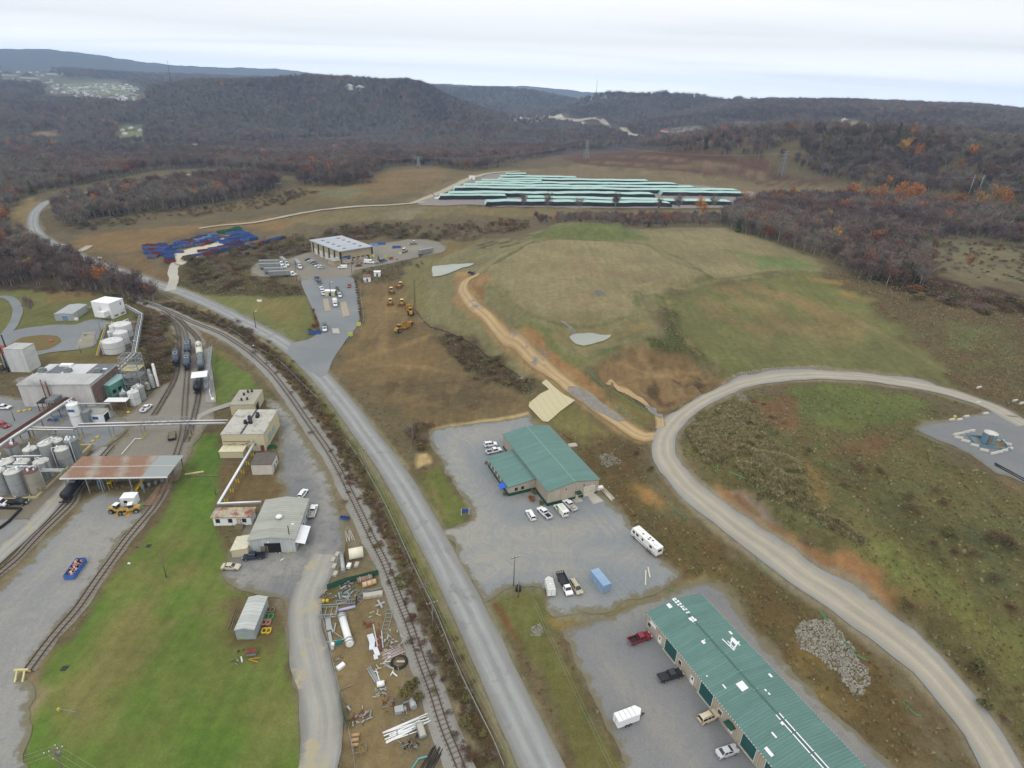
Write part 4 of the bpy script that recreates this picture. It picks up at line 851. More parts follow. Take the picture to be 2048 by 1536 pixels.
def paintm(c):
 k='car_paint_%d_%d_%d'%c
 return mat(k,c,.28,.05,.03,.8,spec=.55)
def wheel(root,x,y,r=.36,w=.26):
 s=1 if y>0 else-1
 o=MB().cyl((0,-w/2,0),(0,w/2,0),r,n=14,smooth=False).build('wheel',M_tyre,root,(x,y,r))
 MB().cyl((0,s*w*.45,0),(0,s*(w/2+.015),0),r*.58,n=10).build('rim',M_rim,o)
def frustum(mb,x0,x1,hw0,z0,X0,X1,hw1,z1,m=0):
 i=len(mb.v);mb.v+=[(x0,-hw0,z0),(x1,-hw0,z0),(x1,hw0,z0),(x0,hw0,z0),(X0,-hw1,z1),(X1,-hw1,z1),(X1,hw1,z1),(X0,hw1,z1)]
 for q in((3,2,1,0),(4,5,6,7),(0,1,5,4),(1,2,6,5),(2,3,7,6),(3,0,4,7)):mb.f.append(tuple(i+a for a in q));mb.m.append(m);mb.sm.append(False)
def lights(root,L,w,zf=.68,zr=.8,x_r=None):
 for s in(-1,1):
  MB().box(L/2-.12,L/2+.015,s*(w/2-.38)-.18,s*(w/2-.38)+.2,zf-.09,zf+.09).build('headlight',M_head,root)
  MB().box(-L/2-.015,-L/2+.06,s*(w/2-.18)-.13,s*(w/2-.18)+.13,zr-.16,zr+.14).build('tail_light',M_tail,root)
def greenhouse(root,pm,x0,x1,hw0,z0,X0,X1,hw1,z1,bars=()):
 g=MB();frustum(g,x0,x1,hw0,z0,X0,X1,hw1,z1);g.build('windows',M_glass,root)
 r=MB();e=.03;frustum(r,X0-e,X1+e,hw1+e,z1-.02,X0+.06,X1-.08,hw1-.05,z1+.07)
 for s in(-1,1):
  r.bar((x0,s*hw0,z0),(X0,s*hw1,z1),.11,.09);r.bar((x1,s*hw0,z0),(X1,s*hw1,z1),.09,.07)
  for b in bars:r.bar((b,s*(hw0+.01),z0),(b,s*(hw1+.01),z1),.12,.05)
 r.build('roof',pm,root)
def body(root,pm,prof,w,name='body',bevel=.06):
 mb=MB().prism(prof,-w/2,w/2);return mb.build(name,pm,root,bevel=bevel)
def make_vehicle(kind,c,extra=None):
 r=empty(kind,(0,0,0));pm=paintm(c)
 if kind in('sedan','parked_car','car'):
  L,w=4.7,1.8
  body(r,pm,[(-2.3,.3),(-2.35,.75),(-2.25,.95),(-1.5,1.0),(.95,.98),(1.9,.86),(2.3,.7),(2.35,.45),(2.3,.3)],w)
  greenhouse(r,pm,-1.6,1.1,.8,.97,-1.0,.35,.62,1.4,(-.25,));lights(r,L,w)
  for x in(-1.4,1.45):
   for y in(-.8,.8):wheel(r,x,y,.33)
 elif kind in('suv','minivan'):
  L,w=4.8,1.9;mv=kind=='minivan'
  body(r,pm,[(-2.35,.35),(-2.4,1.0),(-2.3,1.1),(1.1,1.08),(2.1,.98),(2.38,.8),(2.4,.4),(2.3,.35)],w)
  greenhouse(r,pm,-2.28,1.5 if mv else 1.15,.84,1.06,-2.1,.75 if mv else.4,.68,1.72,(-.95,.0));lights(r,L,w,.8,1.05)
  for s in(-1,1):MB().bar((-1.8,s*.6,1.84),(.2,s*.6,1.84),.05).build('roof_rail',M_trim,r)
  for x in(-1.45,1.5):
   for y in(-.85,.85):wheel(r,x,y,.37)
 elif kind=='pickup_truck':
  L,w=5.8,2.0
  body(r,pm,[(-.55,.45),(-.55,1.1),(1.5,1.1),(2.6,1.02),(2.88,.85),(2.9,.5),(2.8,.45)],w)
  greenhouse(r,pm,-.5,1.6,.9,1.08,-.4,.9,.74,1.78,(.35,));lights(r,L,w,.85,.9)
  b=MB();b.box(-2.85,-.56,-1,-.9,.5,1.1);b.box(-2.85,-.56,.9,1,.5,1.1);b.box(-2.9,-2.8,-1,1,.5,1.1);b.box(-2.8,-.56,-.9,.9,.5,.62);b.build('bed',pm,r)
  MB().box(-2.78,-.58,-.88,.88,.63,.66).build('bed_liner',M_trim,r)
  if extra=='cover':MB().box(-2.8,-.58,-.95,.95,1.1,1.15).build('bed_cover',M_black,r)
  if extra=='load':
   m=MB();m.box(-2.5,-1.2,-.7,.3,.66,1.2,0);m.box(-1.1,-.7,-.8,.8,.66,1.35,0);m.bar((-2.7,.5,1.2),(-.8,.6,1.3),.2);m.build('tool_load',M_conc,r)
  if extra=='utility':
   m=MB();m.box(-2.85,-.65,-1.04,-.72,.6,1.4);m.box(-2.85,-.65,.72,1.04,.6,1.4);m.build('tool_boxes',pm,r)
  MB().box(-3.0,-2.88,-.9,.9,.5,.68).build('bumper',M_rim,r);MB().box(2.86,2.97,-.95,.95,.5,.7).build('bumper',M_rim,r)
  for x in(-1.75,1.9):
   for y in(-.9,.9):wheel(r,x,y,.4)
 elif kind=='van':
  L,w=5.9,2.1
  body(r,pm,[(-2.95,.45),(-2.95,2.3),(1.0,2.35),(1.55,2.1),(2.1,1.25),(2.85,1.05),(2.95,.5),(2.9,.45)],w)
  g=MB();g.face([(1.58,-.88,2.04),(2.1,-.95,1.3),(2.1,.95,1.3),(1.58,.88,2.04)]);g.v=[(x+.05,y,z+.04)for x,y,z in g.v];g.build('windscreen',M_glass,r)
  for s in(-1,1):MB().box(.75,1.45,s*1.06-.01,s*1.06+.01,1.35,1.95).build('side_window',M_glass,r);
  for s in(-1,1):MB().box(-2.97,-2.94,s*.48-.38,s*.48+.38,1.35,2.0).build('rear_window',M_glass,r)
  lights(r,L,w,.85,1.1)
  if extra=='wrap':
   for s in(-1,1):
    m=MB();y=s*1.062;m.face([(-.4,y,.6),(.3,y,.6),(.9,y,2.2),(.3,y,2.25)]if s<0 else[(-.4,y,.6),(.3,y,2.25),(.9,y,2.2),(.3,y,.6)]);m.build('blue_stripe',paintm((44,72,140)),r)
    m=MB();m.face([(-1.1,y,.6),(-.5,y,.6),(.2,y,2.25),(-.3,y,2.28)]);m.build('yellow_stripe',paintm((206,214,90)),r)
   MB().box(-2.0,.9,-.7,.7,2.34,2.36).build('roof_panel',paintm((206,208,196)),r)
  for x in(-1.8,2.0):
   for y in(-.93,.93):wheel(r,x,y,.36)
 elif kind=='semi_trailer' or kind=='semi_truck':
  if kind=='semi_truck':
   body(r,pm,[(7.0,.6),(7.0,2.9),(8.8,2.95),(9.3,1.7),(10.6,1.5),(10.7,.6)],2.3)
   g=MB();g.face([(8.86,-1,2.8),(9.3,-1.05,1.8),(9.3,1.05,1.8),(8.86,1,2.8)]);g.v=[(x+.06,y,z+.04)for x,y,z in g.v];g.build('windscreen',M_glass,r)
   for s in(-1,1):MB().box(7.6,8.7,s*1.16-.01,s*1.16+.01,1.7,2.5).build('side_window',M_glass,r)
   MB().box(4.5,10.5,-.5,.5,.5,.8).build('chassis',M_dark,r)
   for x in(5.6,6.8,10.0):
    for y in(-1.05,1.05):wheel(r,x,y,.5,.4)
  x0,x1=-6.2,6.4;sm=mat('trailer_aluminium',(150,152,152),.45,.3,.1,.8,rib=('x',1.0))
  b=MB();b.box(x0,x1,-1.28,-1.2,1.2,3.9);b.box(x0,x1,1.2,1.28,1.2,3.9);b.box(x0,x0+.08,-1.2,1.2,1.2,3.9);b.box(x1-.08,x1,-1.2,1.2,1.2,3.9);b.box(x0,x1,-1.2,1.2,1.1,1.3);b.build('trailer_body',sm,r)
  if extra!='open':MB().box(x0+.08,x1-.08,-1.2,1.2,3.6,3.84).build('tarpaulin',paintm((112,120,122)),r)
  MB().box(x0,x1,-.5,.5,.8,1.1).build('trailer_frame',M_dark,r)
  for x in(-5.2,-4.0):
   for y in(-1.05,1.05):wheel(r,x,y,.5,.4)
  if kind=='semi_trailer':
   for s in(-1,1):MB().box(3.9,4.1,s*.8-.08,s*.8+.08,0,1.1).build('landing_leg',M_dark,r)
 elif kind=='box_truck':
  body(r,pm,[(1.5,.6),(1.5,2.3),(2.5,2.35),(3.0,1.5),(3.9,1.3),(4.0,.6)],2.1)
  g=MB();g.face([(2.56,-.9,2.25),(3.0,-.95,1.6),(3.0,.95,1.6),(2.56,.9,2.25)]);g.v=[(x+.05,y,z+.04)for x,y,z in g.v];g.build('windscreen',M_glass,r)
  bm=paintm((214,212,200))if extra!='green' else paintm((60,96,66))
  if extra=='green':MB().cyl((-3.6,0,1.8),(1.2,0,1.8),1.05,n=16).build('tank_body',bm,r)
  else:MB().box(-3.6,1.35,-1.2,1.2,.95,3.2).build('cargo_box',bm,r,bevel=.05)
  MB().box(-3.6,3.6,-.5,.5,.55,.9).build('chassis',M_dark,r);lights(r,7.9,2.1,.95,.9)
  for x in(-2.5,2.9):
   for y in(-1,1):wheel(r,x,y,.45,.35)
 elif kind=='flatbed_truck':
  body(r,pm,[(1.2,.55),(1.2,1.3),(2.9,1.28),(3.9,1.15),(4.1,.95),(4.1,.55)],2.1)
  greenhouse(r,pm,1.25,3.0,.95,1.26,1.35,2.45,.8,1.98,(2.0,));lights(r,8.2,2.1,.95,.85)
  b=MB();b.box(-4.1,1.05,-1.2,1.2,.95,1.1)
  for s in(-1,1):b.box(-4.1,1.05,s*1.2-.04,s*1.2+.04,1.1,1.55)
  b.box(.98,1.06,-1.2,1.2,1.1,2.0);b.build('flatbed',M_black,r)
  st=MB();[st.box(-4.15,-4.05,y-.06,y+.06,1.1,1.9)for y in(-1.1,-.55,0,.55,1.1)];st.box(-4.15,-4.05,-1.2,1.2,1.75,1.87);st.build('stake_rack',M_rust,r)
  MB().box(-4,3.8,-.45,.45,.5,.9).build('chassis',M_dark,r)
  for x in(-2.2,3.0):
   for y in(-.98,.98):wheel(r,x,y,.42,.34)
 elif kind=='cargo_trailer':
  n=extra or 5.0;hx=n/2;rc=(228,229,228)if n>4.2 else(196,200,190)
  prof=[(-hx,-1.05),(hx,-1.05),(hx+.8,0),(hx,1.05),(-hx,1.05)]
  mb=MB();i=0
  mb.v=[(x,y,.5)for x,y in prof]+[(x,y,2.5)for x,y in prof]
  for k in range(5):k2=(k+1)%5;mb.f.append((k,k2,5+k2,5+k))
  mb.f+=[(4,3,2,1,0)];mb.m=[0]*6;mb.sm=[False]*6;mb.build('box',pm,r)
  mb=MB();mb.v=[(x*1.004,y*1.01,2.5)for x,y in prof]+[(x*.99,y*.94,2.58)for x,y in prof]
  for k in range(5):k2=(k+1)%5;mb.f.append((k,k2,5+k2,5+k))
  mb.f.append((5,6,7,8,9));mb.m=[0]*6;mb.sm=[False]*6;ro=mb.build('roof',paintm(rc),r)
  MB().box(-.25,.25,-.25,.25,2.58,2.68).build('roof_vent',M_white,ro)
  for k in range(1,5):MB().box(-hx+k*n/5-.03,-hx+k*n/5+.03,-1,1,2.575,2.6).build('roof_rib',M_steel,ro)
  MB().box(-hx-.03,-hx,-.95,.95,.6,2.4).build('rear_door',M_white,r)
  MB().box(-hx-.05,-hx-.02,-.03,.03,.6,2.4).build('door_bar',M_grey,r)
  t_=MB();t_.bar((hx,-.6,.5),(hx+2.0,0,.5),.1);t_.bar((hx,.6,.5),(hx+2.0,0,.5),.1);t_.box(hx+1.4,hx+1.55,-.05,.05,0,.6);t_.build('tongue',M_dark,r)
  for x in(-.5,.35):
   for y in(-1.12,1.12):wheel(r,x,y,.35,.22)
 elif kind=='motorhome':
  body(r,pm,[(-5.3,.5),(-5.3,3.1),(4.6,3.2),(5.1,2.9),(5.35,1.7),(5.35,.5)],2.45,bevel=.12)
  g=MB();g.face([(5.15,-1.1,2.75),(5.38,-1.15,1.75),(5.38,1.15,1.75),(5.15,1.1,2.75)]);g.v=[(x+.06,y,z)for x,y,z in g.v];g.build('windscreen',M_glass,r)
  for s in(-1,1):
   for x,l in((4.1,.9),(2.6,1.0),(.4,.7),(-2.9,1.0)):MB().box(x-l/2,x+l/2,s*1.235-.02,s*1.235+.02,1.75,2.55).build('side_window',M_glass,r)
   MB().box(-5.2,5.2,s*1.232-.01,s*1.232+.01,.95,1.15).build('stripe',paintm((120,84,110)),r)
  MB().box(-5.33,-5.29,-.7,.7,1.8,2.5).build('rear_window',M_glass,r);MB().box(-5.45,-5.28,-1.2,1.2,.5,.8).build('bumper',paintm((150,130,150)),r)
  for x,y,a,b,c_ in((3.2,0,.5,.45,.3),(-3.6,.2,.5,.45,.3)):MB().box(x-a,x+a,y-b,y+b,3.12,3.12+c_).build('roof_air_conditioner',M_white,r,bevel=.05)
  for x,y in((1.3,.3),(-.9,-.3),(-1.1,.5),(-2.1,-.2)):MB().box(x-.25,x+.25,y-.2,y+.2,3.12,3.26).build('roof_vent',M_glass,r)
  for x in(-3.0,-2.0,3.7):
   for y in(-1.1,1.1):wheel(r,x,y,.42,.3)
 return r
VEH=[]
def veh(kind,c,rear,front,label,cat=None,extra=None,group=None,L=None,z=None):
 r=make_vehicle(kind,c,extra);a,b=P(*rear),P(*front);m=(a+b)/2
 r.location=(m.x,m.y,z if z is not None else hz(m.x,m.y)+off_at(m,.12));yaw=frame2(a,b)
 r.rotation_euler=(0,0,yaw)
 if L:s=L;r.scale=(s,s,s)
 tag(r,label,cat or kind.replace('_',' '),group);return r
W=(232,234,236)
G1='vehicles parked at the long green roofed building';G2='vehicles parked at the green roofed building';G3='cars parked in a row beside the warehouse'
veh('pickup_truck',(128,24,36),(1257,1289),(1300,1274),'dark red crew cab pickup facing the long building','pickup truck')
veh('pickup_truck',(38,36,44),(1315,1363),(1364,1349),'black pickup with a covered bed facing the long building','pickup truck','cover')
veh('suv',(196,184,158),(1397,1445),(1434,1431),'champagne gold SUV with roof rails beside the long building','car')
veh('sedan',(186,188,192),(1431,1514),(1474,1500),'silver sedan beside the long building at the bottom edge','car')
veh('cargo_trailer',(232,234,236),(1232,1452),(1270,1436),'white V nosed cargo trailer alone on the gravel','trailer',5.0)
veh('cargo_trailer',(222,224,218),(1103,1198),(1096,1170),'small white cargo trailer with greenish roof beside the flatbed truck','trailer',4.0)
veh('flatbed_truck',W,(1120,1155),(1138,1192),'white truck with an empty black flatbed','truck',L=.92)
veh('minivan',(176,166,140),(1143,1166),(1160,1192),'tan van parked beside the flatbed truck','van')
veh('motorhome',(230,230,226),(1316,1113),(1268,1070),'long white motorhome on the gravel lot','motorhome')
veh('suv',W,(1067,1044),(1056,1025),'white SUV, leftmost of the row below the green roofed building','car')
veh('pickup_truck',W,(1100,1040),(1078,1020),'white pickup with a black bed between the white SUV and the striped van','pickup truck')
veh('van',(228,230,222),(1132,1037),(1112,1014),'white van with blue and yellow stripes','van','wrap')
veh('pickup_truck',(226,228,232),(1150,1024),(1129,1005),'white pickup with a loaded bed nearest the building door','pickup truck','load')
veh('suv',W,(969,894),(993,891),'white SUV beside the annex, farther of the two','car')
veh('pickup_truck',W,(973,909),(1002,902),'white pickup beside the annex, nearer of the two','pickup truck')
veh('pickup_truck',(44,52,72),(530,1115),(488,1119),'dark blue pickup in front of the workshop door','pickup truck')
veh('sedan',(192,184,160),(446,1137),(479,1138),'tan sedan at the edge of the workshop yard','car')
veh('suv',W,(602,997),(610,986),'white car parked behind the workshop','car',L=.95)
veh('pickup_truck',W,(623,1038),(630,1015),'white work pickup with an open cluttered bed beside the workshop','pickup truck','load')
veh('pickup_truck',W,(284,829),(303,812),'white utility pickup with tool boxes on the plant road','pickup truck','utility')
veh('pickup_truck',W,(-6,818),(20,819),'white pickup at the left edge beside the large process building','pickup truck')
veh('suv',(156,38,46),(-2,850),(19,858),'red SUV at the left edge of the plant','car')
veh('pickup_truck',(30,32,40),(18,1009),(55,1008),'black pickup parked below the tank farm','pickup truck','cover')
veh('van',W,(-16,1012),(8,1012),'white van at the left edge beside the black pickup','van')
for c,p,lab in(((40,44,52),(616,521),'dark car, farthest of the row beside the warehouse'),((196,200,204),(622,524),'white car, second from the far end of the row beside the warehouse'),((60,76,96),(627,527),'dark blue car, third from the far end of the row beside the warehouse'),((110,112,118),(631,530),'grey car in the middle of the row beside the warehouse'),((214,216,220),(636,534),'white car, second from the near end of the row beside the warehouse'),((176,186,192),(643,538),'silver SUV, nearest of the row beside the warehouse')):
 veh('suv' if p[0]>640 else 'sedan',c,(p[0]+7,p[1]-.8),(p[0]-7,p[1]+.8),lab,'car',group=G3)
veh('van',W,(693,537),(678,538),'white van with a small trailer body on the apron','van')
veh('van',W,(731,527),(746,528),'tall white van in front of the warehouse','van',L=1.15)
veh('sedan',(120,34,40),(724,533),(710,534),'dark red car in front of the warehouse','car')
veh('pickup_truck',(40,60,130),(760,524),(772,523),'blue pickup east of the warehouse','pickup truck')
veh('suv',(160,50,52),(782,521),(783,515),'red and white truck beside the yellow markers','car',L=1.1)
veh('pickup_truck',(50,66,110),(632,552),(638,567),'dark blue truck, first in the weighbridge queue','truck','load',L=1.3)
veh('pickup_truck',(44,50,66),(637,563),(641,571),'small dark pickup behind the blue truck','pickup truck')
veh('pickup_truck',W,(642,577),(645,583),'white pickup waiting at the weighbridge, upper of the two','pickup truck')
veh('pickup_truck',W,(645,586),(648,593),'white pickup waiting at the weighbridge, lower of the two','pickup truck')
veh('box_truck',W,(669,602),(672,620),'white box truck leaving the weighbridge','truck')
veh('suv',(150,34,40),(699,571),(698,578),'red car on the right hand drive','car')
veh('box_truck',W,(650,652),(650,668),'white truck with a green tank at the drive entrance','truck','green')
veh('semi_truck',W,(673,581),(680,596),'truck with a dark open trailer beside the weighbridge','truck',L=.8,extra='open')
veh('semi_truck',W,(559,520),(577,535),'white tractor with a grey tipping trailer, left of the pair facing the gate','truck',L=.9)
veh('semi_truck',W,(590,524),(602,541),'white tractor with a grey tipping trailer, right of the pair facing the gate','truck',L=.9)
veh('semi_truck',W,(512,533),(566,531),'grey trailer rig, farthest of the stacked row on the west apron','truck')
veh('semi_truck',W,(514,540),(566,537),'grey trailer rig, second of the row on the west apron','truck')
veh('semi_trailer',W,(527,549),(572,547),'grey trailer, third of the row on the west apron','trailer')
veh('semi_truck',W,(536,556),(582,552),'grey trailer rig, nearest of the row on the west apron','truck')
veh('semi_trailer',W,(834,514),(868,505),'long pale trailer on the east apron','trailer')
veh('pickup_truck',(34,36,44),(938,550),(951,549),'dark pickup parked at the top of the dirt track','pickup truck')
def bframe(A,B,C,h,z=None):
 """A, B, C: pixels of the near-left, near-right and far-left roof corners at height h.  Returns origin (A on the ground), heading, width, depth"""
 z0=P(*A).z if z is None else z
 a,b,c=PZ(*A,z0+h),PZ(*B,z0+h),PZ(*C,z0+h)
 ang=frame2(a,b);w=math.hypot(b.x-a.x,b.y-a.y);n=Vector((-math.sin(ang),math.cos(ang),0));d=(c-a).dot(n)
 return Vector((a.x,a.y,z0)),ang,w,d
def broot(name,fr,label,cat='building',group=None):return empty(name,tuple(fr[0]),fr[1],label,cat,group)
def walls(root,w,d,h,m,prof=None,axis='x',sink=1.0,name='wall'):
 """closed wall body; prof = gable rise, ridge along axis"""
 mb=MB()
 if not prof:mb.box(0,w,0,d,-sink,h)
 elif axis=='y':
  mb.prism([(0,-sink),(w,-sink),(w,h),(w/2,h+prof),(0,h)],0,d)
 else:
  p=[(0,-sink),(d,-sink),(d,h),(d/2,h+prof),(0,h)];i=0
  mb.v=[(0,y,z)for y,z in p]+[(w,y,z)for y,z in p]
  for k in range(5):k2=(k+1)%5;mb.f.append((k,5+k,5+k2,k2))
  mb.f+=[(0,1,2,3,4),(9,8,7,6,5)];mb.m=[0]*7;mb.sm=[False]*7
 return mb.build(name,m,root)
def gable_roof(root,w,d,h,rise,m,axis='x',ov=.35,t=.16,name='roof',ridge=None):
 mb=MB()
 if axis=='y':
  s=rise/(w/2)
  for sg in(0,1):
   x0,x1=(-ov,w/2)if sg==0 else(w/2,w+ov);z0,z1=(h-ov*s,h+rise)if sg==0 else(h+rise,h-ov*s)
   q=[(x0,z0+.03),(x1,z1+.03),(x1,z1+t),(x0,z0+t)];mb.prism(q,-ov,d+ov)
 else:
  s=rise/(d/2)
  for sg in(0,1):
   y0,y1=(-ov,d/2)if sg==0 else(d/2,d+ov);z0,z1=(h-ov*s,h+rise)if sg==0 else(h+rise,h-ov*s)
   q=[(y0,z0+.03),(y1,z1+.03),(y1,z1+t),(y0,z0+t)];i=len(mb.v)
   mb.v+=[(-ov,y,z)for y,z in q]+[(w+ov,y,z)for y,z in q]
   for k in range(4):k2=(k+1)%4;mb.f.append((i+k,i+4+k,i+4+k2,i+k2))
   mb.f+=[(i,i+1,i+2,i+3),(i+7,i+6,i+5,i+4)];mb.m+=[0]*6;mb.sm+=[False]*6
 ro=mb.build(name,m,root)
 if ridge:
  if axis=='y':MB().box(w/2-.22,w/2+.22,-ov,d+ov,h+rise+t-.05,h+rise+t+.05).build('ridge_cap',ridge,ro)
  else:MB().box(-ov,w+ov,d/2-.22,d/2+.22,h+rise+t-.05,h+rise+t+.05).build('ridge_cap',ridge,ro)
 return ro
def shed_roof(root,w,d,hf,hb,m,ov=.3,t=.16,name='roof'):
 mb=MB();i=0;q=[(-ov,hf+.03),(d+ov,hb+.03),(d+ov,hb+t),(-ov,hf+t)]
 mb.v=[(-ov,y,z)for y,z in q]+[(w+ov,y,z)for y,z in q]
 for k in range(4):k2=(k+1)%4;mb.f.append((k,4+k,4+k2,k2))
 mb.f+=[(0,1,2,3),(7,6,5,4)];mb.m=[0]*6;mb.sm=[False]*6;return mb.build(name,m,root)
def opening(root,side,u,z0,wd,ht,w,d,m,name='door',fm=None,proud=.05):
 """flat opening on side F(front y=0) B L R, centre u along it"""
 e=.09;mb=MB();fb=MB()
 def bx(q,u0,u1,a,b,p0,p1):
  if side=='F':q.box(u0,u1,-p1,-p0,a,b)
  elif side=='B':q.box(u0,u1,d+p0,d+p1,a,b)
  elif side=='L':q.box(-p1,-p0,u0,u1,a,b)
  else:q.box(w+p0,w+p1,u0,u1,a,b)
 bx(mb,u-wd/2,u+wd/2,z0,z0+ht,-.05,proud);o=mb.build(name,m,root)
 if fm:
  for q in((u-wd/2-e,u-wd/2,z0,z0+ht+e),(u+wd/2,u+wd/2+e,z0,z0+ht+e),(u-wd/2,u+wd/2,z0+ht,z0+ht+e)):bx(fb,*q,-.05,proud+.03)
  fb.build('frame',fm,o)
 return o
M_groof=mat('green_metal_roof',(92,127,120),.5,.05,.06,.25,rib=('y',.62),bump=.5)
M_groofx=mat('green_metal_roof_b',(90,124,117),.5,.05,.07,.2,rib=('x',.6),bump=.5)
M_beige=mat('beige_metal_wall',(176,166,150),.6,.05,.05,.3,rib=('x',.5))
M_beigey=mat('beige_metal_wall_b',(176,166,150),.6,.05,.05,.3,rib=('y',.5))
M_dgreen=mat('dark_green_trim',(34,76,62),.5,.05,.08,.5)
M_cap=mat('green_ridge',(110,146,138),.45,.1,.05,.5)
M_cream=mat('cream_wall',(190,182,152),.7,0,.06,.3);M_creamroof=mat('flat_roof_felt',(158,154,142),.9,0,.1,.25,dirt=((128,122,110),.56))
M_wallw=mat('white_metal_wall',(200,202,202),.6,.05,.05,.3,rib=('x',.7));M_rooflg=mat('light_grey_roof',(176,178,176),.6,.1,.07,.25,rib=('x',.9),dirt=((150,148,142),.6))
M_winframe=M_white
h=5.4
fr=bframe((1096.4,983),(1198,959),(1003.5,870),h,z=1.1);r=broot('green_roofed_building',fr,'beige metal building with green ridged roof and a lower annex');w,d=fr[2],fr[3]
walls(r,w,d,h,M_beige,1.5,'y');ro=gable_roof(r,w,d,h,1.5,M_groof,'y',.35,.16,'roof',M_cap)
MB().box(-.04,w+.04,-.04,d+.04,-1,1.0).build('green_base_band',M_dgreen,r)
opening(r,'F',w*.82,0,3.6,3.6,w,d,mat('roller_door_beige',(196,188,170),.5,rib=('z',.5)),'roller_door',M_white)
dd=opening(r,'F',w*.58,0,1.1,2.2,w,d,M_cream,'door',M_dgreen)
MB().box(w*.58-.9,w*.58+.9,-1.5,-.05,2.6,3.0).build('door_canopy',M_dgreen,r)
for u in(.35,.7):MB().box(w*u-.15,w*u+.15,-.25,-.02,4.6,4.85).build('wall_lamp',M_dark,r)
MB().box(-.14,-.02,0,d,h-.25,h-.02).build('gutter',M_dgreen,r);MB().box(w+.02,w+.14,0,d,h-.25,h-.02).build('gutter',M_dgreen,r)
a0=PZ(1017.6,974.7,1.1+3.2);loc=Matrix.Rotation(-fr[1],4,'Z')@(a0-fr[0]);b0=Matrix.Rotation(-fr[1],4,'Z')@(PZ(977,916,1.1+3.2)-fr[0])
ax0,ay0,ay1=loc.x,loc.y,b0 .y
MB().prism([(ax0,-1),(-.01,-1),(-.01,4.25),(ax0,3.2)],ay0,ay1).build('annex_wall',M_beige,r)
MB().prism([(ax0-.3,3.1+.05),(-.02,4.3),(-.02,4.46),(ax0-.3,3.31)],ay0-.3,ay1+.3).build('annex_roof',M_groof,r)
MB().box(ax0-.04,-.02,ay0-.04,ay1+.04,-1,.9).build('annex_base_band',M_dgreen,r)
for u in(.18,.3,.45,.6,.75,.9):
 o=MB().box(ax0-.08,ax0+.02,ay0+(ay1-ay0)*u-.5,ay0+(ay1-ay0)*u+.5,1.3,2.4).build('window',M_glass,r)
for u in(.28,.52):
 o=MB().box(ax0*(1-u)-.5,ax0*(1-u)+.5,ay0-.08,ay0+.02,1.4,2.4).build('window',M_glass,r);MB().box(ax0*(1-u)-.6,ax0*(1-u)+.6,ay0-.06,ay0+.01,1.3,1.4).build('sill',M_dgreen,o)
MB().prism([(ax0-2.2,2.2),(ax0-.05,3.0),(ax0-.05,3.05),(ax0-2.2,2.3)],ay0+1,ay0+3.6).build('blue_awning',mat('blue_canvas',(44,92,190),.7),r)
o=MB().box(w*.58-1.6,w*.58+1.2,-2.0,-.1,0,.18).build('step',M_conc,r)
sl_=sheet('concrete_apron',[(1174,992),(1189,988),(1207,1003),(1187,1010)],M_conc,.16,0,grid=2,smooth=False,label='concrete apron at the roller door')
h=4.3
A,Bq,Cc=(1297,1227),(1549.7,1536),(1401,1190)
a,b_,c_=PZ(*A,.9+h),PZ(*Bq,.9+h),PZ(*Cc,.9+h);ang=frame2(a,b_);L=(b_-a).length*1.32;dpt=(c_-a).dot(Vector((-math.sin(ang),math.cos(ang),0)))
r=empty('long_building',(a.x,a.y,.9),ang,'long beige building with a patched green metal roof and green roller doors','building');w,d=L,dpt
walls(r,w,d,h,M_beige,1.2,'x');ro=gable_roof(r,w,d,h,1.2,M_groofx,'x',.4,.16,'roof',M_cap)
for c in ro.children:c.data.materials.clear();c.data.materials.append(mat('worn_ridge',(70,100,92),.6))
def on_roof(x,y,lx,ly,m,name,hh=.05,rt=0):
 s=1.2/(d/2);z=h+(y*s if y<d/2 else(d-y)*s)+.17
 M=Matrix.Translation((x,y,z))@Matrix.Rotation(math.atan(s)*(1 if y<d/2 else-1),4,'X')@Matrix.Rotation(rt,4,'Z')
 return MB().box(-lx/2,lx/2,-ly/2,ly/2,0,hh,0,M)
def roofpix(px,py):
 p=PZ(px,py,.9+h+.6);q=Matrix.Rotation(-ang,4,'Z')@(p-Vector((a.x,a.y,.9)));return q.x,max(.4,min(d-.4,q.y))
z8=lambda x_,y_:roofpix(1080+x_/3.066,1130+y_/3.066)
for(qx,qy,lx,ly)in[(822,225,.7,.9),(838,240,.6,1.1),(852,255,.5,1.1),(868,270,.6,1.0),(884,285,.7,1.2),(903,305,.5,1.0),(792,258,1.3,.9),(925,342,.8,1.2),(942,355,.6,1.2),(1000,482,.9,.7),(1130,745,1.0,.3),(1237,752,1.9,1.7),(1025,676,.3,.3),(1380,777,.5,.4),(1402,799,.5,.4),(1482,985,.6,.6),(1434,1047,1.2,.35),(1406,1140,1.8,.7),(1170,412,.9,.6),(1414,674,.9,.6)]:
 x_,y_=z8(qx,qy);on_roof(x_,y_,lx,ly,None,None).build('roof_patch',M_white,ro)
for(p0,p1)in[((1115,460),(1190,530)),((1150,470),(1195,520)),((1175,445),(1228,492)),((1165,500),(1180,440)),((1185,520),(1222,465))]:
 x0_,y0_=z8(*p0);x1_,y1_=z8(*p1);l=math.hypot(x1_-x0_,y1_-y0_);on_roof((x0_+x1_)/2,(y0_+y1_)/2,l,.28,None,None,.05+.004*(p0[0]%5),math.atan2(y1_-y0_,x1_-x0_)).build('sealant_stripe',M_white,ro)
x0_,y0_=z8(1170,455);on_roof(x0_+.8,y0_+.4,1.8,1.1,None,None,.075).build('roof_patch',M_white,ro)
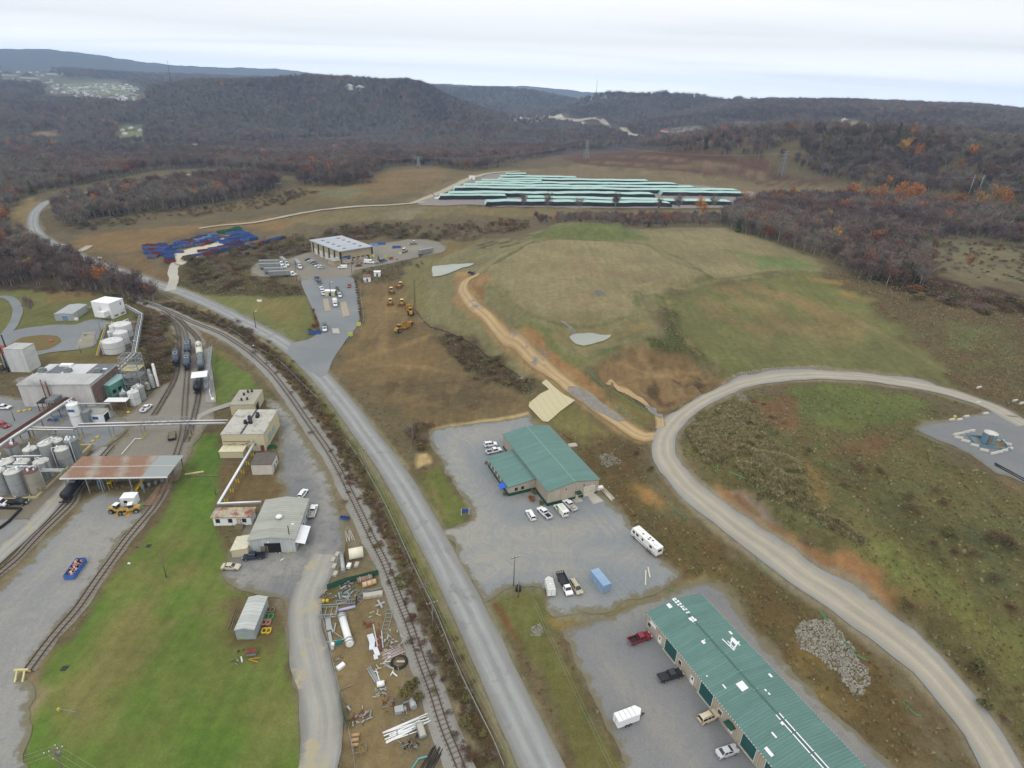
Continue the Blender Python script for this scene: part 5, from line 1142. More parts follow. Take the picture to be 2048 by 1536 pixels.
for(p0,p1)in[((1500,905),(1530,935)),((1537,943),(1605,1010)),((1608,1018),(1712,1135)),((1718,1142),(1810,1245)),((1815,1250),(1900,1340))]:
 x0_=z8(*p0)[0];x1_=z8(*p1)[0]
 for yy in(d/2-.45,d/2+.45):MB().box(x0_,x1_,yy-.13,yy+.13,h+1.2+.13,h+1.2+.19).build('sealant_stripe',M_white,ro)
for k in range(int(z8(1500,905)[0]//4.6)):MB().box(k*4.6+2.9,k*4.6+3.1,d/2-.8,d/2+.8,h+1.13,h+1.2+.2).build('ridge_joint',M_cap,ro)
x0_,y0_=z8(1004,480);o=MB().cyl((x0_,y0_,h+.4),(x0_,y0_,h+1.9),.09,n=8).build('vent_pipe',M_white,ro)
ev=MB()
for k in range(int(w/.62)):
 for yy in(-.42,d+.38):ev.box(k*.62,k*.62+.26,yy,yy+.05,h-.12,h+.1)
tag(ev.build('white_eave_ends',M_white,r),kind='stuff')
def wpix(px,py,hz_=0):
 p=PZ(px,py,.9+hz_);q=Matrix.Rotation(-ang,4,'Z')@(p-Vector((a.x,a.y,.9)));return q.x
zw=lambda x_,y_:wpix(1080+x_/3.066,1130+y_/3.066)
def door_on_front(u,wd,ht,m,name,fm=M_white):
 o=opening(r,'F',u,0,wd,ht,w,d,m,name,fm);return o
Mgd=mat('green_roller_door',(36,84,84),.45,rib=('z',.45),bump=.3)
for(u0,u1)in[((762,508),(838,605)),((975,772),(1058,880)),((1225,1090),(1325,1205))]:
 p,q=zw(*u0),zw(*u1);door_on_front((p+q)/2,abs(q-p)*.86,3.7,Mgd,'roller_door')
 MB().box(min(p,q),max(p,q),-.35,-.02,-.02,.12).build('door_sill',M_conc,r)
door_on_front(wpix(1549.7+20,1536+22),5.0,3.7,Mgd,'roller_door')
for q in((726,480),(930,725),(1172,1020)):
 u=zw(*q);o=door_on_front(u,1.15,2.2,M_white,'door',M_cream);MB().box(u-.2,u+.2,-.09,-.06,1.2,1.9).build('door_window',M_glass,o)
for q in((673,395),(862,625),(1108,930)):
 u=zw(*q);o=opening(r,'F',u,1.2,1.1,1.1,w,d,M_glass,'window',M_white)
u=zw(1172,1020);MB().prism([(u-1.1,2.45),(u+1.1,2.45),(u+1.1,2.55),(u,2.9),(u-1.1,2.55)],-1.4,-.03).build('door_canopy',M_dgreen,r)
for q in(.1,zw(846,616),zw(1066,893),zw(1335,1222)):MB().box(q,q+.16,-.16,-.02,0,h).build('downpipe',M_cream,r)
u=zw(690,420);MB().box(u-1.1,u+1.1,-.14,-.06,2.5,3.5).build('blank_sign',M_white,r)
h=10
fr=bframe((680,502),(743,492),(635,478),h,z=5.4);r=broot('transfer_warehouse',fr,'large tan warehouse with grey roof and dark corner columns');w,d=fr[2],fr[3]
M_tan=mat('tan_panel_wall',(166,152,124),.75,0,.08,.1);M_wroof=mat('pale_metal_roof',(168,174,180),.5,.1,.08,.15,rib=('y',1.4))
walls(r,w,d,h-.6,M_tan);MB().box(-.8,w+.8,-.8,d+.8,h-.6,h).build('roof',M_wroof,r)
for x_ in(0,w):MB().box(x_-.5,x_+.5,-.5,.4,-.5,h-.6).build('corner_column',M_black,r)
for k in range(1,6):MB().box(-.5,.1,d*k/5.5-.5,d*k/5.5+.5,2.0,h-.6).build('side_column',M_black,r)
for k in range(10):
 cx_,cy_=w*(.25+.5*(k%2)),d*(.12+.18*(k//2));MB().box(cx_-1,cx_+1,cy_-.8,cy_+.8,h,h+.35).build('roof_skylight',M_grey,r)
MB().box(.2,w-.2,-.12,-.02,0,3.2).build('block_base',mat('pale_block',(176,172,158),.9),r)
for k in range(5):opening(r,'F',w*(.25+.15*k),3.6,2.2,.8,w,d,M_glass,'window',M_grey)
for k in range(5):opening(r,'L',d*(.12+.18*k),0,4.6,5.2,w,d,mat('white_roller_door',(206,204,196),.6,rib=('z',.6)),'roller_door',M_grey)
MB().box(-5.5,-.02,-.5,8,-.5,3.8).build('office_wall',M_tan,r);MB().box(-5.9,-.03,-.9,8.4,3.8,4.2).build('office_roof',M_rooflg,r)
MB().box(1.5,7.5,-.2,-.13,4.7,6.1).build('blue_sign',mat('blue_sign_face',(58,78,150),.5),r)
z4=lambda x_,y_:(350+x_/4.0425,750+y_/4.0425)
h=4.6
fr=bframe(z4(592,1338),z4(965,1325),z4(733,1015),h);r=broot('workshop',fr,'pale grey metal workshop with low gable roof and an open door');w,d=fr[2],fr[3]
Mw=mat('workshop_wall',(178,184,184),.6,.05,.06,.3,rib=('x',.8));Mwr=mat('workshop_roof',(158,160,150),.6,.05,.08,.25,rib=('y',.9),dirt=((142,140,128),.6))
walls(r,w,d,h,Mw,.9,'y');ro=gable_roof(r,w,d,h,.9,Mwr,'y',.3)
o=opening(r,'F',w*.5,0,4.2,3.4,w,d,mat('dark_interior',(30,28,26),.9),'open_door',M_grey);opening(r,'F',w*.31,0,1.8,2.4,w,d,M_wood,'door',M_grey)
MB().box(w*.3+1.2,w*.3+1.6,-.1,-.02,3.6,4.0).build('wall_lamp',M_white,r)
MB().lathe([(.5,h+.6),(.5,h+1.3),(.9,h+1.35),(.9,h+1.7),(.4,h+2.0),(0.01,h+2.05)],(w*.52,d*.45,0),14).build('roof_ventilator',M_white,ro)
m_=MB().prism([(w+.02,3.4),(w+2.6,2.7),(w+2.6,2.78),(w+.02,3.5)],0,d*.42).build('side_canopy',M_white,r)
for y_ in(.2,d*.2,d*.4):MB().box(w+2.4,w+2.5,y_,y_+.1,-.3,2.7).build('canopy_post',M_grey,r)
for u in(.55,.75):opening(r,'R',d*u,1.2,1.2,1.2,w,d,M_glass,'window',M_white)
MB().prism([(-4.4,-.5),(-.05,-.5),(-.05,3.2),(-4.4,2.5)],-1.4,4).build('lean_to_wall',M_cream,r);MB().prism([(-4.6,2.5),(-.05,3.25),(-.05,3.35),(-4.6,2.6)],-1.6,4.2).build('lean_to_roof',mat('cream_roof',(196,192,170),.6),r)
h=6.8
fr=bframe(z4(370,482),z4(712,480),z4(490,285),h);r=broot('beige_building',fr,'large flat roofed beige block building with roof fans');w,d=fr[2],fr[3]
walls(r,w,d,h,M_cream);MB().box(-.15,w+.15,-.15,d+.15,h,h+.25).build('roof',mat('stained_roof',(178,176,166),.9,0,.1,.2,dirt=((138,134,126),.52)),r)
MB().box(w*.45,w*.5,0,d,h+.25,h+.32).build('roof_seam',mat('dark_seam',(70,74,80),.8),r)
for(u,v)in((.42,.42),(.5,.52),(.55,.42),(.45,.6),(.62,.66),(.6,.74)):MB().cyl((w*u,d*v,h+.3),(w*u,d*v,h+1.5),.7,.55,10).build('roof_fan',M_dark,r)
opening(r,'F',w*.93,0,1.2,2.4,w,d,M_rust,'door',M_grey);MB().cyl((w*.72,-.1,4.6),(w*.72,-1.0,4.6),.35,n=10).build('wall_fan',M_cream,r)
for u in(.35,.6):opening(r,'R',d*u,1.4,2.6,2.2,w,d,mat('pale_glazing',(150,176,172),.3),'window',M_grey)
mb=MB();[mb.bar((.5+k*1.4,-.3,2.5+(k%3)*.4),(1.6+k*1.4,-.3,2.5+(k%3)*.4),.12)for k in range(8)];mb.bar((.5,-.35,4.2),(w*.7,-.35,4.2),.14);mb.build('wall_pipework',M_rust,r)
MB().box(.2,w*.56,-4.2,-.5,-.5,2.5).build('plinth_room_wall',M_cream,r);MB().box(.05,w*.58,-4.4,-.45,2.5,2.7).build('plinth_room_roof',mat('pale_cream_roof',(206,200,172),.7),r)
h=4.6
fr=bframe(z4(443,243),z4(635,240),z4(518,125),h);r=broot('beige_building',fr,'smaller flat roofed beige building behind the large one');w,d=fr[2],fr[3]
walls(r,w,d,h,M_cream);MB().box(-.15,w+.15,-.15,d+.15,h,h+.25).build('roof',M_creamroof,r)
for(u,v)in((.4,.25),(.62,.3),(.35,.62),(.45,.8),(.6,.85)):MB().cyl((w*u,d*v,h+.25),(w*u,d*v,h+1.3),.4,.4,8).build('roof_vent',M_dark,r)
opening(r,'F',w*.3,1,1,1.4,w,d,M_glass,'window',M_rust);opening(r,'R',d*.3,.3,3.4,3,w,d,M_glass,'window',M_grey)
h=3.9
fr=bframe(z4(612,727),z4(778,723),z4(655,635),h);r=broot('block_hut',fr,'small white block hut with dark flat roof on the grass');w,d=fr[2],fr[3]
walls(r,w,d,h,mat('pale_wall',(198,192,182),.8));MB().box(-.2,w+.2,-.2,d+.2,h,h+.2).build('roof',mat('dark_felt',(96,90,84),.95,var=.2),r)
opening(r,'R',d*.4,0,1.6,2.4,w,d,M_grey,'door',M_white);opening(r,'R',d*.75,1,1.2,1.0,w,d,M_glass,'window',M_white)
h=3.0
fr=bframe(z4(302,1152),z4(608,1145),z4(335,1082),h);r=broot('site_trailer',fr,'white office trailer with a rusty striped roof and steps');w,d=fr[2],fr[3]
walls(r,w,d,h,M_white,sink=.4);MB().box(-.5,w+.5,-.4,d+.2,h,h+.25).build('roof',mat('rusty_striped_roof',(170,160,140),.8,0,.15,.8,dirt=((128,78,58),.47),rib=('x',1.1)),r)
for u in(.12,.45,.82):opening(r,'F',w*u,1,1.0,1.3,w,d,M_glass,'window',M_rust)
opening(r,'F',w*.68,.2,1.0,2.1,w,d,M_cream,'door',M_rust);st=MB();[st.box(w*.58,w*.8,-1.8+k*.3,-.1,-.2+k*.2,k*.2)for k in range(4)];st.build('steps',M_wood,r)
z5=lambda x_,y_:(430+x_/3.368,1080+y_/3.368)
h=3.0
fr=bframe(z5(133,608),z5(262,605),z5(255,388),h);r=broot('metal_shed',fr,'long grey metal shed with low gable roof at the lawn edge');w,d=fr[2],fr[3]
walls(r,w,d,h,mat('grey_blue_wall',(150,160,162),.6,.05),.5,'y');gable_roof(r,w,d,h,.5,mat('shed_roof',(178,182,178),.55,.1,.05,.2,rib=('y',1.0)),'y',.15)
z1=lambda x_,y_:(x_/4.096,550+y_/4.096);z3=lambda x_,y_:(x_/6.4,690+y_/6.4);z2=lambda x_,y_:(x_/4.096,820+y_/4.096)
h=9.6
fr=bframe(z3(218,508),z3(1145,503),z3(640,232),h);r=broot('process_hall',fr,'big white process hall with stepped light grey roof and rusty side');w,d=fr[2],fr[3]
Mh=mat('hall_wall',(192,190,188),.65,.05,.06,.12,rib=('x',.8));walls(r,w,d,h-.5,Mh)
MB().box(-.2,w+.2,-.2,d*.48,h-.5,h+.1).build('front_roof',M_rooflg,r);MB().box(-.2,w+.2,d*.48+.01,d+.2,h-.9,h-.45).build('rear_roof',mat('pale_roof',(196,198,200),.6,.05,.06,.2,rib=('x',.9)),r)
MB().box(w*.14,w*.34,d*.55,d,h-.45,h-.38).build('roof_panel',mat('dark_roof_panel',(104,106,112),.8),r);MB().box(w*.72,w*1.0,d*.5,d,h-.45,h-.37).build('roof_panel',mat('dark_roof_panel',(104,106,112),.8),r)
MB().box(w*.2,w*.38,d*.86,d*.97,h-.45,h+.3).build('roof_hatch',M_white,r)
for(u,v)in((.06,.62),(.43,.62),(.88,.6)):MB().box(w*u-1,w*u+1.4,d*v-1,d*v+1,h-.45,h+.9).cyl((w*u,d*v,h+.9),(w*u,d*v,h+1.3),.9,.9,10).build('roof_ventilator',M_grey,r)
MB().box(w*.9,w*.96,d*.7,d*.76,h-.4,h-.1).build('roof_hatch',M_white,r)
MB().box(w+.02,w+.25,.5,d-.3,0,h-1.2).build('rusty_side_cladding',mat('rust_streaked',(118,96,88),.85,0,.25,.5,dirt=((168,150,140),.54),rib=('y',.7)),r)
MB().cyl((w*.42,-.8,0),(w*.42,-.8,h+1.6),.28,n=10).build('exhaust_stack',M_rust,r);MB().cyl((w*.36,-.8,0),(w*.36,-.8,h+2.4),.2,n=10).build('exhaust_stack',M_rust,r)
MB().box(w*.3,w*.55,-4.5,-.1,3.8,4.1).build('platform',M_dark,r);MB().box(w*.44,w*.56,-5,-.2,4.1,5.4).build('duct',M_grey,r)
for k in range(5):MB().bar((w*.3+k*1.6,-4,0),(w*.3+k*1.6,-4,3.9),.2).build('platform_leg',M_rust,r)
h=5.6
fr=bframe(z3(1248,500),z3(1400,517),z3(1410,362),h);r=broot('teal_building',fr,'teal metal building with pale turquoise roof beside the tower');w,d=fr[2],fr[3]
Mt=mat('teal_wall',(106,160,148),.6,0,.07,.3);walls(r,w,d,h-.2,Mt);MB().box(-.2,w+.2,-.2,d+.2,h-.2,h).build('roof',mat('turquoise_roof',(150,186,184),.6,0,.07,.3),r)
opening(r,'F',w*.45,0,2.6,3.4,w,d,mat('teal_door',(130,176,164),.6),'door',M_grey)
for u in(.15,.45,.75):opening(r,'R',d*u,1.5,1.6,1.4,w,d,M_glass,'window',M_dark)
h=4.0
fr=bframe(z3(1042,882),z3(1305,880),z3(1155,812),h);r=broot('control_room',fr,'white control room with flat grey roof under the pipe bridge');w,d=fr[2],fr[3]
walls(r,w,d,h-.15,M_white);MB().box(-.1,w+.1,-.1,d+.1,h-.15,h).build('roof',mat('grey_roof',(146,148,142),.8),r);o=opening(r,'F',w*.62,1.6,2.0,1.2,w,d,mat('blue_panel',(60,100,150),.5),'blue_panel',M_white)
for u in(.2,.3):opening(r,'F',w*u,.6,.8,1.0,w,d,M_glass,'window',M_white)
opening(r,'R',d*.5,0,3.2,3,w,d,mat('dark_interior',(30,28,26),.9),'open_door',M_white)
h=9
fr=bframe(z1(205,180-0+500),z1(252,672),z1(200,640),h)
r=empty('boiler_house',tuple(P(*z1(262,800))-Vector((9,0,0))),.03,'white walled boiler house with rusty canopy and stacks','building')
MB().box(0,8,0,7,-.5,10.5).build('wall',M_wallw,r);MB().box(-.1,8.1,-.1,7.1,10.5,10.7).build('roof',M_rooflg,r)
MB().box(-14,-.3,-1,8,8.6,8.9).build('rusty_canopy',mat('orange_rust',(142,70,46),.85,0,.2,.6),r)
for x_ in(-13.5,-9,-4.5,-.6):
 for y_ in(-.6,7.5):MB().bar((x_,y_,0),(x_,y_,8.7),.22).build('canopy_post',M_dark,r)
for(x_,y_,hh)in((-11,2,15),(-7,1,14),(-2,4,15.5),(-1,0,13)):MB().cyl((x_,y_,0),(x_,y_,hh),.28,n=8).build('stack',M_dark,r)
mb=MB();[mb.bar((-13+k*2,-.8,4.4),(-11+k*2,7,4.4),.2)for k in range(6)];mb.box(-13,-1,-2.4,-1.2,4.3,4.45);mb.build('walkway',M_yel,r)
mb=MB();[mb.cyl((-12+k*2.4,1.5,0),(-12+k*2.4,1.5,5),.9,n=12)for k in range(4)];mb.build('vessels',M_grey,r)
h=3.6
fr=bframe(z1(440,322),z1(592,320),z1(380,245),h);r=broot('grey_shed',fr,'grey metal shed with blue roller door on the plant lawn');w,d=fr[2],fr[3]
walls(r,w,d,h,mat('shed_wall',(174,178,178),.6,.05,.05,.3,rib=('y',.6)),.4,'y');gable_roof(r,w,d,h,.4,mat('shed_roof_b',(160,164,166),.55,.1,.06,.3),'y',.1)
opening(r,'F',w*.55,0,3.2,2.9,w,d,mat('blue_door',(110,140,164),.5,rib=('z',.5)),'roller_door',M_white);MB().box(w+.1,w+1.6,.2,1.4,0,1.2).build('air_unit',M_white,r)
h=8.4
fr=bframe(z1(890,236),z1(1005,193),z1(828,188),h);r=broot('white_tower_building',fr,'tall narrow white building with a low white annex at the lawn end');w,d=fr[2],fr[3]
walls(r,w,d,h,M_white);MB().box(-.1,w+.1,-.1,d+.1,h,h+.15).build('roof',mat('bright_roof',(236,238,240),.5),r)
for u in(.3,.75):opening(r,'F',w*u,.6,2.6,1.0,w,d,M_grey,'louvre',M_white)
opening(r,'F',w*.75,5.6,.9,1.6,w,d,M_grey,'hatch',M_white)
MB().box(-3.6,-.05,1,4.6,1.8,4.6).build('annex',M_white,r)
for x_ in(-3.4,-.4):MB().bar((x_,1.2,0),(x_,1.2,1.8),.2).build('annex_leg',M_grey,r)
mb=MB();[mb.bar((-2,4.8,k*.5),(-1.2,4.8,k*.5),.06)for k in range(14)];mb.bar((-2,4.8,0),(-2,4.8,7),.08);mb.bar((-1.2,4.8,0),(-1.2,4.8,7),.08);mb.build('ladder_cage',M_wood,r)
h=6.0
fr=bframe(z2(505,556),z2(1365,544),z2(645,390),h,z=0);r=broot('loading_canopy',fr,'long rusty roofed loading canopy on grey posts','canopy');w,d=fr[2],fr[3]
def rusty_roof():
 m,t,b=newmat('rusty_canopy_roof');tc=t.n.new('ShaderNodeTexCoord');o=tc.outputs['Object'];mp=t.n.new('ShaderNodeMapping');mp.inputs['Scale'].default_value=(.16,.22,1);t.link(o,mp.inputs[0])
 sx=t.n.new('ShaderNodeSeparateXYZ');t.link(o,sx.inputs[0]);n=t.noise(1.0,mp.outputs[0],4,.7);st=t.noise(2.0,o,4,.8)
 pp=t.math('PINGPONG',t.math('ADD',sx.outputs[0],t.math('MULTIPLY',sx.outputs[1],.3)),4.2);k=t.rng(t.math('ADD',t.math('MULTIPLY',pp,.12),t.math('MULTIPLY',n,.9)),.42,.70,0,1)
 k=t.math('MULTIPLY',k,t.rng(st,.3,.55,.55,1));k=t.math('MULTIPLY',k,t.math('LESS_THAN',sx.outputs[0],w*.765))
 col=t.mix(k,alb((150,144,132)),alb((132,98,76)));col=t.mix(t.rng(st,.5,.8,0,.5),col,alb((114,82,66)))
 col=t.mix(t.math('LESS_THAN',sx.outputs[0],w*.765),alb((142,148,148)),col);t.link(col,b.inputs['Base Color']);b.inputs['Roughness'].default_value=.85;return m
MB().prism([(-.4,h),(w+.4,h),(w+.4,h+.2),(-.4,h+.2)],-.4,d+.4).build('roof',rusty_roof(),r);MB().box(-.4,w+.4,d*.48,d*.48+.25,h+.2,h+.32).build('ridge_strip',mat('pale_strip',(190,186,176),.7),r)
MB().box(-.4,w+.4,-.5,-.42,h-.25,h+.22).build('fascia',M_white,r)
for k,u in enumerate((.015,.215,.345,.63,.74,.99)):
 for v in(.02,.98):
  o=MB().bar((w*u,d*v,-.3),(w*u,d*v,h),.28).build('post',M_steel if u<.9 else M_wood,r)
  MB().bar((w*u,d*v,h-1.3),(w*u+1.3,d*v,h),.12).build('brace',M_steel,o)
for v in(.02,.5,.98):MB().box(0,w,d*v-.12,d*v+.12,h-.35,h-.02).build('beam',M_dark,r)
mb=MB();mb.box(w*.38,w*.42,1,d-2,2.9,3.05)
for k in range(8):mb.bar((w*.38,1.5+k*1.5,0),(w*.38,1.5+k*1.5,4),.1)
mb.build('loading_platform',M_yel,r);mb=MB();mb.bar((w*.64,1,0),(w*.72,8,4.2),.8,.12);mb.bar((w*.64,.6,1),(w*.72,7.6,5.2),.1);mb.build('yellow_stairs',M_yel,r)
mb=MB();mb.box(w*.27,w*.33,2,5.5,2.8,4.6);mb.box(w*.27,w*.28,2,2.3,0,2.8);mb.box(w*.32,w*.33,2,2.3,0,2.8);mb.build('hopper',mat('blue_grey_steel',(112,130,146),.5),r)
for k in range(4):MB().cyl((w*.7+k*1.5,2+k,0),(w*.7+k*1.5,2+k,1.6),.5,n=10).build('pump',M_grey,r)
r=empty('white_hut',tuple(P(*z2(1062,782))),.15,'small white site hut with one window before the canopy','hut')
MB().box(-2,2,-.4,2.4,.1,2.8).build('wall',M_white,r);MB().prism([(-2.1,2.8),(2.1,2.8),(2.0,3.0),(0,3.15),(-2.0,3.0)],-.5,2.5).build('roof',mat('bright_roof',(236,238,240),.5),r);MB().box(-1.1,-.1,-.45,-.39,1.2,2.1).build('window',M_glass,r)
def small_hut(px,py,w_,d_,h_,wm,rm,label,rz=0,name='hut'):
 r=empty(name,tuple(P(px,py)),rz,label,name.replace('_',' '));MB().box(-w_/2,w_/2,-d_/2,d_/2,-.3,h_).build('wall',wm,r);MB().box(-w_/2-.2,w_/2+.2,-d_/2-.2,d_/2+.2,h_,h_+.2).build('roof',rm,r)
 MB().box(-.5,.5,-d_/2-.04,-d_/2+.01,0,2.1).build('door',M_glass,r);return r
small_hut(734,561,4.5,6,3,M_white,mat('brick_roof',(120,84,78),.8),'small white hut with red brown roof behind the hedge',.3)
small_hut(755,552,4,3,3,M_white,M_white,'white equipment cabin with poles on the scrub',.1,'equipment_cabin')
small_hut(661,591,6,3.2,3.0,M_cream,mat('bright_roof',(236,238,240),.5),'cream weighbridge office between the two lanes',.05,'weighbridge_office')
small_hut(944,359,7,4,4,M_white,M_white,'white container cabin at the corner of the pipe yard',0,'site_cabin')
for(q,lab)in(([(664,658),(677,658),(680,668),(666,668)],'pale concrete slab below the weighbridge'),([(646,600),(656,598),(662,622),(650,624)],'left weighbridge deck'),([(680,606),(692,604),(700,632),(686,636)],'right weighbridge deck')):
 sheet('concrete_slab',q,M_conc if 'slab' in lab else mat('deck_concrete',(158,148,130),.9),.3,0,grid=3,smooth=False,label=lab)
h=2.6
r=empty('shipping_container',tuple((P(1190,1170)+P(1213,1184))/2),0,'light blue shipping container on the gravel lot','container')
a_,b2=P(1213,1186),P(1187,1153);r.location=tuple((a_+b2)/2);r.rotation_euler[2]=frame2(a_,b2)
Mb=mat('light_blue_steel',(142,170,200),.5,.1,.06,.4,rib=('x',.5),bump=.6);MB().box(-3.05,3.05,-1.22,1.22,.1,2.7).build('box',Mb,r)
for s in(-1,1):MB().box(-3.1,-3.05,s*.6-.57,s*.6+.57,.2,2.6).build('door',mat('light_blue_door',(132,158,186),.5),r)
for s in(-.9,-.35,.35,.9):MB().box(-3.14,-3.1,s-.03,s+.03,.2,2.6).build('lock_bar',M_steel,r)
M_tank=mat('tank_shell',(160,164,164),.5,.15,.10,.5,dirt=((130,130,124),.57));M_tankw=mat('white_tank',(204,206,204),.5,0,.06,.3,dirt=((166,162,152),.59))
M_tanktop=mat('tank_top',(196,196,190),.6,0,.1,.8,dirt=((140,134,126),.57));M_tankrust=mat('maroon_tank_top',(104,74,72),.7,0,.15,.8);M_streak=mat('streaked_tank',(160,156,140),.6,.1,.15,.35,dirt=((116,104,70),.54))
def tank(px,py,r,h,label,m=None,top=None,dome=.35,group=None,fittings=True,base_px=False):
 """px, py: centre of the top rim"""
 p=PZ(px,py,h)if not base_px else P(px,py);g=hz(p.x,p.y);o=empty('storage_tank',(p.x,p.y,g),random.uniform(0,6),label,'tank',group)
 MB().lathe([(r,-.3),(r,h)],n=28).build('shell',m or M_tank,o)
 t=MB().lathe([(r+.06,h-.12),(r+.06,h),(r*.6,h+dome*.7),(.02,h+dome)],n=28).build('top',top or M_tanktop,o)
 MB().lathe([(r+.05,h*.5),(r+.09,h*.5),(r+.09,h*.5+.12),(r+.05,h*.5+.12)],n=28).build('band',M_grey,o)
 if fittings:
  mb=MB()
  for k in range(5):a=random.uniform(0,6.28);q=r*random.uniform(.2,.7);mb.cyl((q*math.cos(a),q*math.sin(a),h),(q*math.cos(a),q*math.sin(a),h+random.uniform(.5,1.1)),random.uniform(.12,.3),n=7)
  mb.build('hatches',M_white,t)
  mb=MB();mb.bar((r+.15,-.25,0),(r+.15,-.25,h+.9),.05);mb.bar((r+.15,.25,0),(r+.15,.25,h+.9),.05);[mb.bar((r+.15,-.25,.4+k*.6),(r+.15,.25,.4+k*.6),.04)for k in range(int(h/.6))];mb.build('ladder',M_dark,o)
  mb=MB();mb.wire([(r*.3,0,h+.3),(r*.3,0,h+1),(-r-.5,0,h+1),(-r-.5,0,0)],.11,6);mb.build('riser_pipe',M_white,o)
 return o
zf=lambda x_,y_:(x_/7.877,860+y_/7.877)
TF=[((170,235),1.9,6.5,'maroon topped grey tank at the back of the farm',None,M_tankrust),((470,290),2.05,6,'low grey tank between the maroon topped tank and a tall one',None,None),((690,210),1.9,8.5,'tall grey tank in the middle of the back row',None,None),((880,160),1.85,7.5,'grey tank behind the middle of the farm',None,None),((1110,150),1.9,8,'tall dull grey tank at the back right corner of the farm',M_grey,M_grey),((965,290),2.0,6.8,'grey tank with a white top at the right end of the farm',None,None),((90,490),2.2,6,'broad grey tank at the left of the second row',None,None),((345,490),2.0,6,'grey tank in the second row with a pale top',None,None),((640,485),2.1,6.2,'grey tank nearest the loading road',None,None),((190,645),2.2,8,'tall grey tank in the front row, left of the streaked one',None,None),((470,635),2.1,8,'tall stained tank with a maroon top in the front row',M_streak,M_tankrust),((-60,640),2.1,8,'tall grey tank cut by the left edge of the photo, front row',None,None),((-130,400),2.2,6,'grey tank outside the left edge',None,None)]
for q,rr,hh,lb,m_,t_ in TF:
 tank(*zf(*q),rr,hh,lb,m_,t_,group=None)
def low_wall(pts_px,h,t,m,label,name='low_wall',cat='wall'):
 w=[P(*p)for p in pts_px];O=w[0];r=empty(name,tuple(O),0,label,cat);mb=MB()
 for a,b in zip(w[:-1],w[1:]):mb.bar(a-O+Vector((0,0,h/2-.1)),b-O+Vector((0,0,h/2-.1)),t,h+.2)
 mb.build('wall',m,r);return r
M_bund=mat('yellowish_concrete',(186,172,128),.85,0,.1,.6)
low_wall([(-60,1003),(40,1001),(75,997),(118,956),(183,893),(163,893)],.9,.4,M_bund,'low yellowish bund wall round the tank farm')
low_wall([(-40,1018),(44,1020),(20,1045),(0,1060)],1.0,.35,M_dark,'dark basin wall below the parked pickup')
for q,rr,hh,lb in((z1(918,534),4.4,5.8,'white tank nearest the yellow pipe frame'),(z1(985,466),3.1,6,'middle white tank of the bund'),(z1(905,462),1.5,4,'thin white vessel beside the middle white tank'),(z1(990,400),4.3,6.5,'white tank farthest back in the bund'),(z1(955,410),3.4,5.6,'white tank at the back left of the bund')):
 tank(*q,rr,hh,lb,M_tankw,M_tankw)
for q,rr,hh,lb,m_ in((z3(1697,592),2.0,5.4,'white tank beside the white lean-to roof',M_tankw),(z3(1570,610),1.3,3.4,'small pale tank between the teal building and the white tank',M_tank),(z3(1765,530),1.9,5.6,'grey tank behind the white one',M_tank)):
 tank(*q,rr,hh,lb,m_,m_)
o=tank(*z3(925,752),1.9,9,'tall slim white silo beside the control room',M_white,M_white);MB().box(-1.1,1.1,-1.96,-1.84,6.6,7.6).build('blue_panel',mat('blue_panel',(60,100,150),.5),o);o.rotation_euler[2]=.1;MB().box(2,4,-.5,3,0,5.5).build('grey_lift',M_grey,o)
p=P(*z3(1760,660));r=empty('process_tower',tuple(P(*z3(1770,560))),.12,'open steel process tower with platforms and braces','tower')
TW,TD,TH=6.4,5.4,15
for x_ in(-TW/2,TW/2):
 for y_ in(-TD/2,TD/2):MB().bar((x_,y_,0),(x_,y_,TH),.32).build('column',M_steel,r)
for z_ in(3.5,6.5,9.5,12.3,TH):
 mb=MB()
 for a,b in(((-TW/2,-TD/2),(TW/2,-TD/2)),((TW/2,-TD/2),(TW/2,TD/2)),((TW/2,TD/2),(-TW/2,TD/2)),((-TW/2,TD/2),(-TW/2,-TD/2))):
  mb.bar((*a,z_),(*b,z_),.26);
  if z_<TH:mb.bar((*a,z_+1),(*b,z_+1),.08)
 if z_ in(6.5,9.5):mb.box(-TW/2+.2,TW/2-.2,-TD/2+.2,TD/2-.2,z_,z_+.08)
 mb.build('platform',M_steel if z_!=9.5 else mat('pale_yellow_deck',(190,182,140),.8),r)
mb=MB()
for z0,z1_ in((0,3.5),(3.5,6.5),(6.5,9.5),(9.5,12.3),(12.3,TH)):
 for y_ in(-TD/2,TD/2):mb.bar((-TW/2,y_,z0),(TW/2,y_,z1_),.12);mb.bar((TW/2,y_,z0),(-TW/2,y_,z1_),.12)
 for x_ in(-TW/2,TW/2):mb.bar((x_,-TD/2,z0),(x_,TD/2,z1_),.12)
mb.build('bracing',M_steel,r)
MB().cyl((0,0,.5),(0,0,10),1.1,n=16).build('vessel',M_tank,r)
mb=MB();mb.bar((2,-3.4,0),(5.5,-3.2,4.2),.9,.14);mb.bar((2,-3.9,1),(5.5,-3.7,5.2),.1);mb.build('yellow_stairs',M_yel,r)
